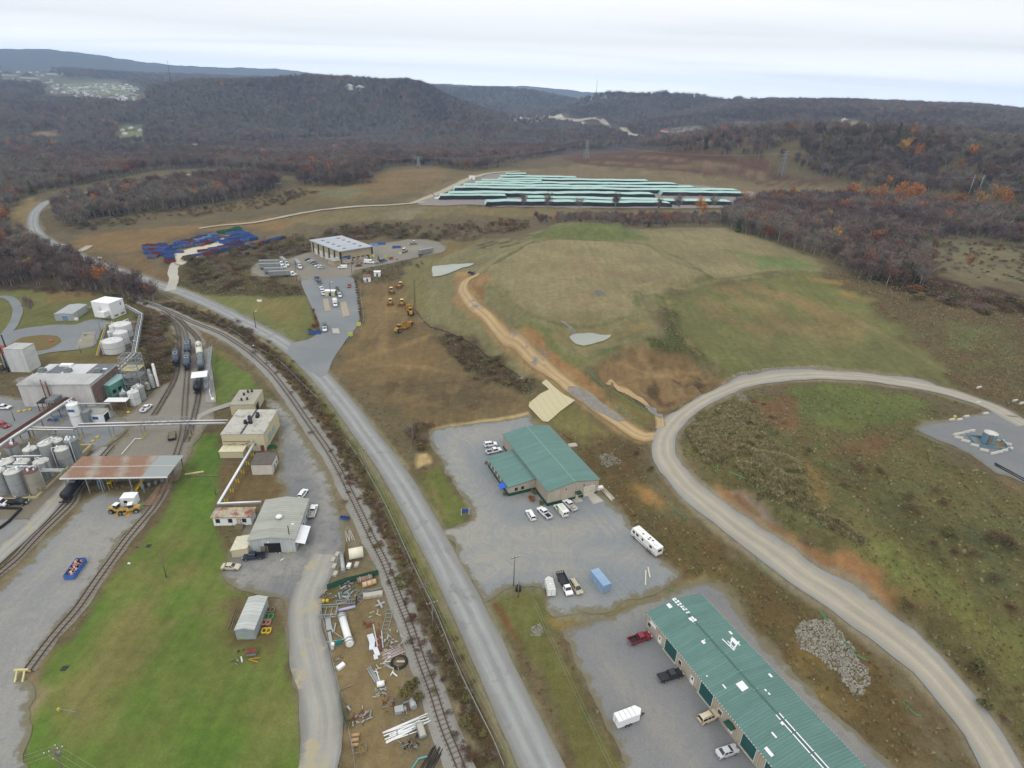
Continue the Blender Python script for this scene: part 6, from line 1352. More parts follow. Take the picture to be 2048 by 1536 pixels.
for k,(dx,dy,rr,hh)in enumerate(((5.2,1.5,.7,8.5),(6.4,.2,.8,7),(6.6,3,.55,10.5),(7.6,1.4,.5,9),(5,-1.2,.9,4))):
 q=r.location+Vector((dx,dy,0));o=empty('process_vessel',tuple(q),0,['silver vessel nearest the tower','broad silver vessel right of the tower','tallest white column right of the tower','slim column at the right end of the tower group','short drum at the foot of the tower'][k],'vessel')
 MB().lathe([(rr,.8),(rr,hh-rr),(rr*.7,hh-rr*.3),(.02,hh)],n=16).build('shell',M_white if k in(2,3)else M_tank,o);[MB().bar((rr*.8*math.cos(a),rr*.8*math.sin(a),0),(rr*.8*math.cos(a),rr*.8*math.sin(a),1),.12).build('leg',M_dark,o)for a in(0,2.1,4.2)]
r=empty('lean_to_shelter',tuple(P(*z3(1520,800))),.1,'small white roofed shelter beside the white tank','shelter')
MB().prism([(-4,3.2),(4,3.2),(4,3.35),(-4,3.35)],-1.5,2.0).build('roof',M_white,r)
for x_ in(-3.8,3.8):
 for y_ in(-1.3,1.8):MB().bar((x_,y_,0),(x_,y_,3.2),.14).build('post',M_steel,r)
mb=MB();[mb.wire([(-3+k*1.2,-2.6,.2),(-3+k*1.2,-2.6,2),(-2.4+k*1.2,-1.6,2)],.1,5)for k in range(6)];mb.build('pipework',M_rust,r)
def piperack(pts,h,label,w=2.4,pipes=None,bent=7,legs=True,truss=None,leg_m=None,base=True,world=None):
 W_=world or[PZ(*p,h)for p in pts];O=Vector((W_[0].x,W_[0].y,hz(W_[0].x,W_[0].y)));r=empty('pipe_rack',tuple(O),0,label,'pipe rack')
 W_=[Vector((p.x-O.x,p.y-O.y,h))for p in W_];cols=pipes or[(-.8,.16,M_white),(-.35,.12,M_steel),(.1,.14,M_rust),(.5,.1,M_steel),(.85,.18,M_white)]
 for k,(off,rad,m)in enumerate(cols):
  mb=MB()
  for a,b in zip(W_[:-1],W_[1:]):
   d=(b-a).normalized();n=Vector((-d.y,d.x,0));mb.cyl(a+n*off*w/2+Vector((0,0,rad+.1)),b+n*off*w/2+Vector((0,0,rad+.1)),rad,n=7,cap=True)
  mb.build('pipe',m,r)
 fr_=MB()
 for a,b in zip(W_[:-1],W_[1:]):
  d=(b-a).normalized();n=Vector((-d.y,d.x,0));L_=(b-a).length;kk_=max(1,round(L_/bent))
  for s in(-1,1):fr_.bar(a+n*s*w/2,b+n*s*w/2,.16,.24)
  for j in range(kk_+1):
   c=a.lerp(b,j/kk_);
   if legs:
    lg=MB()
    for s in(-1,1):q=c+n*s*w/2;g=hz(q.x+O.x,q.y+O.y)-O.z;lg.bar((q.x,q.y,g+1.3),(q.x,q.y,h),.2)
    lg.bar(c-n*w/2,c+n*w/2,.22);o=lg.build('bent',leg_m or M_steel,r)
    if base:
     bs_=MB()
     for s in(-1,1):q=c+n*s*w/2;g=hz(q.x+O.x,q.y+O.y)-O.z;bs_.box(q.x-.16,q.x+.16,q.y-.16,q.y+.16,g-.2,g+1.4)
     bs_.build('yellow_base',M_yel,o)
 fr_.build('beams',M_steel,r)
 if truss:
  a,b=W_[0].lerp(W_[-1],truss[0]),W_[0].lerp(W_[-1],truss[1]);d=(b-a).normalized();n=Vector((-d.y,d.x,0));mb=MB();N_=12
  for s in(-1,1):
   A0=a+n*s*w/2;B0=b+n*s*w/2;up=Vector((0,0,1.9));mb.bar(A0+up,B0+up,.14)
   for j in range(N_):mb.bar(A0 .lerp(B0,j/N_)+(up if j%2 else Vector((0,0,0))),A0 .lerp(B0,(j+1)/N_)+(Vector((0,0,0))if j%2 else up),.1);
  for j in range(N_+1):c=a.lerp(b,j/N_);mb.bar(c-n*w/2+up,c+n*w/2+up,.08)
  mb.build('truss',M_steel,r)
 return r
piperack([z1(640,1235),z1(1160,1222),z1(1550,1210),z1(1860,1205)],5.4,'long silver pipe bridge crossing the rail yard to the beige building',2.4,bent=11,truss=(.42,.75))
piperack([z3(960,1080),z3(380,1070),z3(140,1180),(-20,895)],4.6,'pipe rack behind the tank farm',1.8)
piperack([z1(575,1010),z1(300,1190),z1(60,1345),(-30,910)],5.0,'brown and white pipe rack slanting down from the process hall',3.4,[(-.9,.25,M_rust),(-.55,.2,M_dark),(-.2,.2,M_rust),(.2,.16,M_steel),(.55,.28,M_white),(.9,.16,M_steel)],leg_m=M_rust)
piperack([z1(590,290),z1(800,250)],2.2,'short pipe rack between the shed and the tall white building',1.0,[(-.6,.12,M_steel),(.4,.14,M_steel)],6,base=False)
piperack([z1(1020,245),z1(1155,320),z1(1095,650)],3.6,'grey pipe rack bending round the tank bund',2.0,[(-.8,.14,M_steel),(-.2,.16,M_steel),(.5,.16,M_white)],4,base=False)
piperack([z1(1095,640),z1(960,770),z1(840,840)],4.2,'pipe rack running from the bund to the teal building',2.0,bent=6,base=False)
piperack([z1(870,405),z1(795,655)],1.6,'yellow pipe frame on the left of the bund',.8,[(-.6,.2,M_yel),(.6,.12,M_steel)],5,leg_m=M_yel,base=False)
piperack([z1(870,405),z1(1120,385)],1.6,'yellow pipe frame at the back of the bund',.8,[(-.6,.2,M_yel),(.6,.12,M_steel)],5,leg_m=M_yel,base=False)
piperack([z4(655,530),z4(350,1045)],3.2,'white pipeline on posts running from the beige building',.7,[(-.5,.2,M_white),(.5,.2,M_white)],5.5)
piperack([z4(350,1045),z4(695,1030)],3.2,'white pipeline on posts ending at the workshop',.6,[(0,.24,M_white)],6)
piperack([z3(770,755),z3(1410,752)],4.2,'single white pipe beside the control room',.6,[(0,.14,M_white),(.8,.1,M_rust)],8,base=False)
piperack([zf(330,645),zf(1000,640)],4.0,'pipe rack between the front tanks and the canopy',1.4,[(-.7,.14,M_white),(0,.14,M_grey),(.7,.16,M_white)],6,base=False)
for A_,B_ in((zf(220,420),zf(650,410)),(zf(210,545),zf(430,540)),(zf(120,580),zf(555,580))):piperack([A_,B_],8.9,'white overhead pipe linking tank tops, %s'%{420:'back',545:'middle',580:'front'}[round((A_[1]-860)*7.877)],.3,[(0,.14,M_white)],40,legs=False)
r=empty('safety_rail',tuple(P(*z2(1000,378))),0,'white pipe rail along the grass strip','pipe rail');O=r.location.copy();MB().wire([P(*q)-O+Vector((0,0,.8))for q in(z2(1000,378),z2(1110,250),z2(1165,250))],.12,6).build('rail',M_white,r)
for k,(a,b)in enumerate(((z1(760,455),z1(800,575)),(z1(795,365),z1(828,470)))):
 A_=P(*b);r=empty('loading_gantry',tuple(A_),0,'grey loading arm frame, %s of the two beside the bund'%('nearer' if k==0 else 'farther'),'loading arm');MB().bar((0,0,0),(0,0,5.4),.25).build('post',M_steel,r);MB().bar((0,0,5.4),(-8,.6,5.4),.22).build('arm',M_steel,r)
def tank_car(rear,front,c,label,group='tank cars in the yard'):
 a,b=P(*rear),P(*front);m=(a+b)/2;r=empty('tank_car',(m.x,m.y,hz(m.x,m.y)+.45),frame2(a,b),label,'tank car',None);pm=mat('tank_car_%d'%c[0],c,.42,.05,.15,.5);L=7.0
 mb=MB();mb.lathe([(.02,-L),(.9,-L+.12),(1.35,-L+.5),(1.5,-L+1.0),(1.5,L-1.0),(1.35,L-.5),(.9,L-.12),(.02,L)],(0,0,2.3),20,M=Matrix.Rotation(math.pi/2,4,'Y'));mb.build('tank',pm,r)
 d_=MB().cyl((0,0,3.7),(0,0,4.15),.55,n=12).build('dome',pm,r);wk=MB();wk.box(-1.8,1.8,-1.0,1.0,3.78,3.84);[wk.bar((x,y,3.8),(x,y,4.8),.06)for x in(-1.8,0,1.8)for y in(-1,1)];[wk.bar((-1.8,y,4.8),(1.8,y,4.8),.06)for y in(-1,1)];wk.build('walkway',M_grey,r)
 for s in(-1,1):MB().bar((.0,s*1.5,.9),(0,s*.9,3.8),.35,.06).build('ladder',M_dark,r)
 MB().box(-7.6,7.6,-.5,.5,.75,1.05).box(-7.7,-7.3,-1.4,1.4,.7,.95).box(7.3,7.7,-1.4,1.4,.7,.95).build('underframe',M_dark,r)
 for s in(-1,1):MB().cyl((s*7.6,0,.85),(s*8.3,0,.85),.14,n=6).build('coupler',M_dark,r)
 for x in(-5.6,5.6):
  t_=MB().box(x-1.2,x+1.2,-.95,-.8,.3,.75).box(x-1.2,x+1.2,.8,.95,.3,.75).build('bogie',M_dark,r)
  for dx in(-.85,.85):
   for y in(-.75,.75):MB().cyl((x+dx,y-.07,.46),(x+dx,y+.07,.46),.46,n=14).build('wheel',M_rust,t_)
 return r
tank_car(z1(1450,650),z1(1448,770),(56,62,72),'single dark grey tank car on the westmost siding')
tank_car(z1(1545,585),z1(1543,660),(64,74,90),'slate blue tank car, farther of the coupled pair')
tank_car(z1(1543,685),z1(1536,795),(60,70,84),'slate blue tank car, nearer of the coupled pair')
tank_car(z1(1632,600),z1(1645,690),(206,204,190),'cream white tank car on the loading rack siding')
tank_car(z1(1650,705),z1(1652,775),(96,104,112),'grey tank car between the white one and the loading roof')
tank_car(z1(1640,860),z1(1620,990),(34,34,44),'black tank car below the small loading roof')
tank_car(zf(1330,830),zf(1120,1080),(36,38,44),'black tank car under the rusty canopy')
r=empty('loading_rack',tuple(P(*z1(1640,1000))),.0,'tank car loading rack with small white roof and stair','loading rack')
a_,b2=P(*z1(1700,985)),P(*z1(1740,640));r.location=a_;r.rotation_euler[2]=frame2(a_,b2);L=(b2-a_).length
MB().box(0,L,-.6,.6,3.3,3.42).build('walkway',M_grey,r)
for k in range(8):MB().bar((k*L/7,-.5,0),(k*L/7,-.5,4.4),.14).bar((k*L/7,.5,0),(k*L/7,.5,4.4),.14).build('column',M_steel,r)
for s in(-.6,.6):MB().bar((0,s,4.4),(L,s,4.4),.07).bar((0,s,3.9),(L,s,3.9),.05).build('handrail',M_steel,r)
MB().prism([(L*.08,6.6),(L*.08+6,6.6),(L*.08+6,6.8),(L*.08,6.8)],-.8,5.2).build('roof',M_white,r)
for x_ in(.2,5.8):
 for y_ in(-.6,5.0):MB().bar((L*.08+x_,y_,0),(L*.08+x_,y_,6.6),.22).build('roof_post',M_steel,r)
MB().bar((L*.15,-.9,3.3),(L*-.02,-.9,0),.8,.12).build('stairs',M_steel,r);MB().wire([(0,-1.2,2.6),(-3,-1.2,2.6),(-4,-1.8,.3)],.14,6).build('pipe',M_white,r);MB().lathe([(.7,0),(.7,.8),(.02,1.1)],(-5,-2.2,0),12).build('drum',M_white,r)
def dozer(rear,front,label):
 a,b=P(*rear),P(*front);m=(a+b)/2;r=empty('bulldozer',tuple(m),frame2(a,b),label,'bulldozer')
 MB().prism([(-2.2,.7),(-2.2,1.7),(-.4,1.9),(2.0,1.85),(2.3,1.5),(2.3,.7)],-.75,.75).build('body',M_ylw,r,bevel=.06)
 MB().box(-1.3,.1,-.7,.7,1.8,3.0).build('cab',M_glass,r);MB().box(-1.5,.3,-.85,.85,3.0,3.15).build('cab_roof',mat('pale_yellow',(222,206,140),.5),r)
 for s in(-1,1):
  MB().prism([(-2.3,.25),(-2.6,.7),(-2.2,1.15),(1.9,1.1),(2.2,.6),(1.9,.1),(-2.0,.05)],s*1.15-.3,s*1.15+.3).build('track',M_dark,r)
  MB().bar((-1,s*1.55,.6),(3.1,s*1.55,.6),.2,.25).build('push_arm',M_ylw,r)
 MB().prism([(3.0,.1),(3.25,.2),(3.15,.8),(3.3,1.5),(3.15,1.5),(2.98,.8)],-2.0,2.0).build('blade',mat('brown_blade',(120,78,50),.6,.2,.2),r)
 MB().bar((-2.2,0,1.2),(-3.2,0,1.3),1.2,.2).bar((-3.2,0,1.3),(-3.3,0,.2),.2).build('ripper',M_ylw,r);MB().cyl((1.0,0,1.8),(1.0,0,2.9),.08,n=6).build('exhaust',M_dark,r)
z6=lambda x_,y_:(480+x_/4.655,440+y_/4.655)
dozer(z6(1505,612),z6(1480,640),'yellow bulldozer at the top right, turned sideways');dozer(z6(1402,655),z6(1418,698),'yellow bulldozer upper left of the group');dozer(z6(1402,765),z6(1400,805),'yellow bulldozer with its blade towards the viewer, lower left');dozer(z6(1510,768),z6(1506,812),'yellow bulldozer with its blade towards the viewer, beside the scraper')
def scraper(rear,front,label):
 a,b=P(*rear),P(*front);m=(a+b)/2;r=empty('scraper',tuple(m),frame2(a,b),label,'scraper')
 MB().prism([(2.5,1.1),(2.5,2.2),(4.0,2.4),(6.6,2.3),(6.9,1.1)],-.9,.9).build('tractor',M_ylw,r,bevel=.08);MB().box(3.0,4.3,-.8,.8,2.3,3.6).build('cab',M_glass,r);MB().box(2.8,4.5,-.95,.95,3.6,3.75).build('cab_roof',M_ylw,r)
 MB().bar((2.6,0,2.2),(.8,0,3.0),.5).bar((.8,0,3.0),(-.2,-1.3,1.5),.4).bar((.8,0,3.0),(-.2,1.3,1.5),.4).build('gooseneck',M_ylw,r)
 b_2=MB();b_2 .box(-4.6,0,-1.6,-1.45,.6,2.9);b_2 .box(-4.6,0,1.45,1.6,.6,2.9);b_2 .box(-4.6,-4.4,-1.45,1.45,.6,2.9);b_2 .box(-4.4,0,-1.45,1.45,.6,.8);b_2 .build('bowl',M_ylw,r)
 MB().prism([(-7.0,1.2),(-7.0,2.4),(-4.8,2.4),(-4.8,1.2)],-.8,.8).build('rear_engine',M_ylw,r)
 for x in(4.9,-5.9):
  for y in(-1.35,1.35):wheel(r,x,y,1.05,.8)
scraper(z6(1590,975),z6(1450,1060),'yellow wheel scraper lying diagonally at the bottom of the field');scraper(z6(1570,815),z6(1592,900),'yellow wheel scraper with its back to the bulldozers')
def loader(rear,front,c,label,name='wheel_loader'):
 a,b=P(*rear),P(*front);m=(a+b)/2;r=empty(name,tuple(m),frame2(a,b),label,'loader');pm=mat('loader_%d_%d'%c[:2],c,.5,.05,.15)
 MB().prism([(-2.6,.9),(-2.6,1.9),(-.4,2.0),(.2,1.4),(1.6,1.3),(1.6,.9)],-.8,.8).build('body',pm,r,bevel=.05);MB().box(-.9,.3,-.7,.7,1.9,3.0).build('cab',M_glass,r);MB().box(-1,.4,-.8,.8,3.0,3.12).build('cab_roof',M_white,r)
 for s in(-1,1):MB().bar((1.0,s*.6,1.6),(3.2,s*.6,.6),.2,.3).build('arm',pm,r)
 MB().prism([(3.0,.1),(4.0,.15),(3.9,.3),(3.2,.4),(3.1,1.2),(2.95,1.2)],-1.4,1.4).build('bucket',pm,r)
 for x in(-1.6,1.5):
  for y in(-1,1):wheel(r,x,y,.75,.55)
loader(z6(1588,290),z6(1470,308),(170,160,140),'pale wheel loader beside the long trailer');loader(z6(1660,228),z6(1570,235),(150,140,110),'dusty wheel loader at the far end of the apron');loader(z6(1545,300),z6(1500,312),(190,176,140),'second loader beside the pale one')
loader(z2(945,835),z2(1010,845),(178,148,74),'small yellow loader, left of the pair before the white hut');loader(z2(1120,830),z2(1030,845),(178,148,74),'larger yellow loader, right of the pair before the white hut')
def bin_mesh(c,k):
 m=mat('bin_%d_%d'%(c[0],c[1]),c,.55,.05,.2,.8,dirt=((120,74,60),.60));mb=MB();L,w_,hh,t_=3.2,1.2,1.7,.1
 for q in((-L,L,-w_,-w_+t_),(-L,L,w_-t_,w_),(-L,-L+t_,-w_+t_,w_-t_),(L-t_,L,-w_+t_,w_-t_)):mb.box(*q,.15,hh)
 mb.box(-L+t_,L-t_,-w_+t_,w_-t_,.15,.3,1)
 for j in range(6):mb.box(-L+.5+j*1.15,-L+.62+j*1.15,-w_-.06,-w_,.2,hh-.1);mb.box(-L+.5+j*1.15,-L+.62+j*1.15,w_,w_+.06,.2,hh-.1)
 mb.box(-L,-L+.3,-w_-.01,w_+.01,.0,.16);mb.box(L-.3,L,-w_-.01,w_+.01,.0,.16)
 me=bpy.data.meshes.new('bin');me.from_pydata(mb.v,[],mb.f);me.materials.append(m);me.materials.append(M_rust if k%3 else M_dark);me.polygons.foreach_set('material_index',mb.m);me.update();return me
BINC=[((60,90,152),'blue'),((70,104,170),'blue'),((50,70,122),'dark blue'),((112,52,46),'rusty red'),((98,104,140),'faded blue grey'),((120,160,200),'light blue'),((40,104,70),'green'),((146,58,44),'bright rust red')]
BINM=[bin_mesh(c,i)for i,(c,_)in enumerate(BINC)]
zb=lambda x_,y_:(270+x_/6.4,440+y_/6.4)
def bins_row(a,b,n,ang=0,pal=(0,1,0,2,3,4),jit=.6,where='the container yard'):
 A_,B_=P(*zb(*a)),P(*zb(*b))
 for k in range(n):
  p=A_.lerp(B_,(k+.5)/n);p.x+=random.gauss(0,jit*.4);p.y+=random.gauss(0,jit*.4);i=random.choice(pal);o=bpy.data.objects.new('open_bin',BINM[i]);COL.objects.link(o)
  yaw=frame2(A_,B_)+ang+random.gauss(0,.06);o.location=(p.x,p.y,hz(p.x,p.y)+.12);o.rotation_euler=(0,0,yaw);tag(o,'%s open bin in %s'%(BINC[i][1],where),'bin','%s open bins in %s'%(BINC[i][1],where))
NB=[0]
def bins_fill(poly,ang,pal,where,gap=.1):
 w_=[P(*zb(*p_))for p_ in poly];xs=[p_.x for p_ in w_];ys=[p_.y for p_ in w_];c=Vector((sum(xs)/len(xs),sum(ys)/len(ys),0));R2=Matrix.Rotation(ang,4,'Z');rr=random.Random(len(where));m_=max(max(xs)-min(xs),max(ys)-min(ys))
 for i_ in range(-int(m_/6.8)-1,int(m_/6.8)+2):
  for j_ in range(-int(m_/2.9)-1,int(m_/2.9)+2):
   p_=c+R2@Vector((i_*6.9+rr.gauss(0,.5),j_*2.95+rr.gauss(0,.15),0))
   if rr.random()<gap or sdist(np.array([p_.x]),np.array([p_.y]),[(v.x,v.y)for v in w_])[0]>0 or NB[0]>=300:continue
   k_=rr.choice(pal);o=bpy.data.objects.new('open_bin',BINM[k_]);COL.objects.link(o);o.location=(p_.x,p_.y,hz(p_.x,p_.y)+.15);o.rotation_euler=(0,0,ang+rr.gauss(0,.07));o.scale[2]=rr.choice((.8,1,1,1.2));NB[0]+=1
   lb='%s open bin in %s'%(BINC[k_][1],where);tag(o,lb,'bin',lb.replace('bin','bins',1))
MX=(0,1,2,3,4,3,2,3,0,4)
bins_fill([(470,352),(560,292),(900,202),(1040,176),(1090,200),(1085,270),(1020,302),(780,342),(560,372)],.95,MX+(5,),'the long north bank',.14)
bins_fill([(115,370),(200,332),(300,312),(480,350),(470,400),(580,400),(575,430),(420,460),(200,500),(180,440)],.1,(0,1,2,3,0,3,4),'the west block',.14)
bins_fill([(370,490),(480,480),(510,540),(400,560)],.5,(0,3,2),'the small south cluster');bins_fill([(1070,165),(1330,105),(1350,125),(1090,185)],.9,(6,),'the far green line',.05)
bins_fill([(1080,300),(1200,230),(1150,190),(1250,150),(1380,150),(1520,190),(1600,250),(1420,280),(1200,310)],.8,(0,2,0,4,2,1),'the east block',.12)
bins_fill([(830,420),(950,380),(1200,330),(1400,290),(1440,300),(1260,370),(1000,450),(870,450)],.75,(2,3,4,0,2,3),'the south bank',.15)
bins_row((1400,370),(1920,230),8,.1,(0,2,4,3),1.2,where='the eastern straggle');bins_row((650,490),(830,465),4,.4,(3,2,0),1.0,where='the loose group');bins_row((775,335),(890,325),1,0,(7,),where='the yard edge')
print('bins',NB[0])
def open_bin(rear,front,i,label,load=None,s=1):
 a,b=P(*rear),P(*front);m=(a+b)/2;r=empty('open_bin',tuple(m),frame2(a,b),label,'bin');r.scale=(s,s,s);o=bpy.data.objects.new('box',BINM[i]);COL.objects.link(o);o.parent=r
 if load:
  mb=MB();rr=random.Random(3)
  for k in range(46):x,y=rr.uniform(-2.7,2.7),rr.uniform(-.9,.9);c=.28;M=Matrix.Translation((x,y,1.0+rr.uniform(0,.6)))@Matrix.Rotation(rr.uniform(0,3),4,Vector((rr.random(),rr.random(),rr.random())).normalized());mb.box(-c,c,-c*.8,c*.8,-c*.3,c*.3,k%3,M)
  mb.build('rubbish',[mat('pink_insulation',(206,150,140),.9),mat('pale_scrap',(196,186,176),.9),M_rust],r)
 return r
open_bin(z2(680,1245),z2(570,1400),1,'blue open bin full of pink and white rubbish on the gravel',True)
r=empty('flat_trailer',tuple(P(*z2(1413,225))),frame2(P(*z2(1410,262)),P(*z2(1415,180))),'dark flat trailer with a brown load deck in the rail yard','trailer');MB().box(-3,3,-1.2,1.2,.6,.8).build('frame',M_dark,r);MB().box(-2.7,2.7,-1.05,1.05,.8,.9).build('deck',M_wood,r);[wheel(r,x,y,.4)for x in(-.6,.5)for y in(-1.2,1.2)];MB().box(-3,-2.85,-1.2,1.2,.6,1.3).build('headboard',M_dark,r)
r=empty('rail_bridge_deck',tuple(P(*z2(1320,660))),frame2(P(*z2(1290,735)),P(*z2(1390,600))),'rusty flat deck lying over the siding','deck');MB().box(-8,8,-1.7,1.7,.35,.5).build('deck',mat('rusty_planks',(124,104,84),.85,0,.3,.6,rib=('y',.6)),r)
r=empty('track_stop',tuple(P(*z2(225,2150))if False else P(48,1352)),frame2(P(55,1343),P(105,1276))+math.pi,'pale timber track stop at the end of the siding','buffer stop')
for s in(-1,1):MB().bar((1.6,s*.75,.2),(0,s*.75,1.9),.3).bar((-.9,s*.75,.2),(0,s*.75,1.9),.3).build('frame',mat('cream_timber',(206,194,140),.7),r)
MB().bar((0,-1.4,1.9),(0,1.4,1.9),.35).build('beam',mat('cream_timber',(206,194,140),.7),r)
open_bin(z4(1355,1160),z4(1392,1165),0,'small blue bin beside the railway',s=.42)
open_bin(z3(640,975),z3(720,975),4,'grey blue skip behind the tank farm',s=.5);open_bin(z3(715,935),z3(790,925),5,'pale teal skip behind the tank farm',s=.5);open_bin(z4(762,590),z4(800,590),6,'green skip beside the beige building',s=.5)
open_bin(z6(1425,265),z6(1495,262),0,'blue bin on the east apron');open_bin(z6(1300,232),z6(1332,232),1,'blue bin beside the warehouse corner');open_bin(z6(1232,240),z6(1262,240),5,'pale bin beside the warehouse corner')
open_bin(z6(670,1060),z6(730,1060),0,'blue bin in the hedge at the gate',s=.9)
def inst_mat(name,stops,rough=.9,noise=.25):
 """colour picked per tree from a ramp, mottled within the crown"""
 m,t,b=newmat(name)
 oi=t.n.new('ShaderNodeObjectInfo');tc=t.n.new('ShaderNodeTexCoord')
 col=t.ramp(oi.outputs['Random'],[(p,alb(c))for p,c in stops])
 geo=t.n.new('ShaderNodeNewGeometry');n=t.noise(.9,geo.outputs['Position'],3,.7)
 k=t.rng(n,.25,.75,1-noise,1+noise);cc=t.n.new('ShaderNodeCombineColor');[t.link(k,cc.inputs[i])for i in range(3)]
 t.link(t.mix(1.0,col,cc.outputs[0],'MULTIPLY'),b.inputs['Base Color']);b.inputs['Roughness'].default_value=rough;b.inputs['Specular IOR Level'].default_value=.1
 return m
M_twig=inst_mat('bare_twigs',[(0,(112,96,90)),(.2,(126,112,105)),(.4,(112,92,83)),(.6,(122,104,92)),(.75,(132,118,106)),(.88,(120,90,72)),(1,(106,90,86))])
M_twig2=inst_mat('pale_twigs',[(0,(122,114,104)),(.4,(112,106,98)),(.7,(132,124,112)),(1,(110,104,92))])
M_twig3=inst_mat('dark_twigs',[(0,(96,82,78)),(.4,(104,88,82)),(.7,(92,80,78)),(1,(108,84,72))])
M_bark=mat('bark',(142,134,126),.9,var=.15,sc=1)
M_russet=inst_mat('russet_leaves',[(0,(128,78,52)),(.3,(140,92,54)),(.55,(116,66,52)),(.8,(152,106,56)),(1,(126,84,62))])
M_gold=inst_mat('golden_leaves',[(0,(178,122,58)),(.4,(172,106,52)),(.7,(164,130,62)),(1,(184,116,54))])
M_ever=inst_mat('evergreen_needles',[(0,(60,74,46)),(.5,(72,84,50)),(1,(56,66,46))])
M_olive=inst_mat('olive_leaves',[(0,(98,96,58)),(.4,(88,84,54)),(.7,(110,102,62)),(1,(84,76,52))])
M_brush=inst_mat('brown_brush',[(0,(98,84,62)),(.3,(84,68,54)),(.6,(104,94,64)),(.8,(92,60,50)),(1,(110,100,72))])
M_tuft=inst_mat('dry_tufts',[(0,(130,120,80)),(.25,(116,116,70)),(.5,(176,166,134)),(.7,(124,106,76)),(.85,(150,140,104)),(1,(112,100,66))])
def crown_mesh(kind,rnd,n,h=1.0):
 """crown in a unit tree (height 1): slivers for twigs, small quads for leaves, spread unevenly through limbs"""
 mb=MB();limbs=[]
 nl=rnd.randint(9,13)
 for i in range(nl):
  a=rnd.uniform(0,6.283);z0=rnd.uniform(.28,.7);L=rnd.uniform(.12,.27)*(1.15-.45*(z0-.28));up=rnd.uniform(.8,1.8)
  p0=Vector((0,0,z0));p1=p0+Vector((math.cos(a)*L,math.sin(a)*L,L*up));limbs.append((p0,p1))
 limbs.append((Vector((0,0,.6)),Vector((rnd.uniform(-.05,.05),rnd.uniform(-.05,.05),.95))))
 for i in range(n):
  p0,p1=rnd.choice(limbs);t_=rnd.uniform(.35,1.08);c=p0 .lerp(p1,t_)
  c=c+Vector((rnd.gauss(0,.055),rnd.gauss(0,.055),rnd.gauss(0,.05)))
  if kind=='twig':
   d=(p1-p0).normalized()*.7+Vector((rnd.gauss(0,.6),rnd.gauss(0,.6),rnd.uniform(-.1,.9)));d.normalize();l=rnd.uniform(.06,.15);w=d.orthogonal().normalized();w.rotate(Matrix.Rotation(rnd.uniform(0,6.28),3,d));w*=rnd.uniform(.006,.013)
   mb.face([c-w,c+w,c+d*l+w*.3],0);
  else:
   nrm=Vector((rnd.gauss(0,1),rnd.gauss(0,1),rnd.gauss(.6,1))).normalized();a=nrm.orthogonal().normalized();b=nrm.cross(a);s=rnd.uniform(.018,.038)
   mb.face([c-a*s,c-b*s*.7,c+a*s,c+b*s*.7],0)
 return mb,limbs
def trunk_mb(limbs,rt=.017):
 mb=MB();mb.cyl((0,0,-.04),(0,0,.5),rt,rt*.7,n=6,cap=False);mb.cyl((0,0,.5),limbs[-1][1],rt*.7,rt*.15,n=5,cap=False)
 for p0,p1 in limbs[:-1]:mb.cyl(p0,p1,rt*.5,rt*.12,n=4,cap=False)
 return mb
def ever_mesh(rnd,n):
 mb=MB()
 for i in range(n):
  z=rnd.uniform(.12,.98);r=(1-z)*.24*rnd.uniform(.6,1.1)+.01;a=rnd.uniform(0,6.283);c=Vector((math.cos(a)*r*.6,math.sin(a)*r*.6,z));d=Vector((math.cos(a),math.sin(a),-.45))*(r*.6+.02);w=Vector((-math.sin(a),math.cos(a),0))*rnd.uniform(.02,.04)
  mb.face([c-w,c+w,c+d+w*.3,c+d-w*.3],0)
 return mb
def bush_mesh(rnd,n,tall=.8,w=.55,quad=False):
 mb=MB();lobes=[(Vector((rnd.gauss(0,w*.4),rnd.gauss(0,w*.4),rnd.uniform(.2,tall*.75))),rnd.uniform(.16,.3))for _ in range(7)]
 for i in range(n):
  c,r=rnd.choice(lobes);d=Vector((rnd.gauss(0,1),rnd.gauss(0,1),abs(rnd.gauss(.3,1)))).normalized();p=c+d*r*rnd.uniform(.5,1.15);p.z=max(.02,p.z)
  a=d.orthogonal().normalized();a.rotate(Matrix.Rotation(rnd.uniform(0,6.28),3,d));b=d.cross(a)*.5+d*.6;s=rnd.uniform(.05,.1)if quad else rnd.uniform(.03,.06)
  if quad:mb.face([p-a*s,p-b*s,p+a*s,p+b*s],0)
  else:mb.face([p-a*s*.5,p+a*s*.5,p+b*s*3.2],0)
 return mb
def tuft_mesh(rnd,n):
 mb=MB()
 for i in range(n):
  a=rnd.uniform(0,6.28);r=rnd.uniform(0,.3);p=Vector((math.cos(a)*r,math.sin(a)*r,0));q=p+Vector((rnd.gauss(0,.22),rnd.gauss(0,.22),rnd.uniform(.4,1)));w=Vector((math.cos(a+1.5),math.sin(a+1.5),0))*rnd.uniform(.03,.07)
  mb.face([p-w,p+w,q+w*.6,q-w*.6],0)
 return mb
PROTO=bpy.data.collections.new('plant_kinds')
_rnd=random.Random(5);KINDS=[]
def mesh_of(mb,mats,name):
 me=bpy.data.meshes.new(name);me.from_pydata(mb.v,[],mb.f)
 for m in mats:me.materials.append(m)
 me.polygons.foreach_set('material_index',mb.m);me.update();return me
def merge(a,b):
 i=len(a.v);a.v+=b.v;a.f+=[tuple(k+i for k in f)for f in b.f];a.m+=[1]*len(b.f);a.sm+=b.sm;return a
TREE_PARTS=[]
for k in range(4):
 mb,L_=crown_mesh('twig',_rnd,(620,560,430,660)[k]);TREE_PARTS.append((mesh_of(mb,[(M_twig,M_twig,M_twig2,M_twig3)[k]],'crown'),mesh_of(trunk_mb(L_),[M_bark],'trunk'),'bare'))
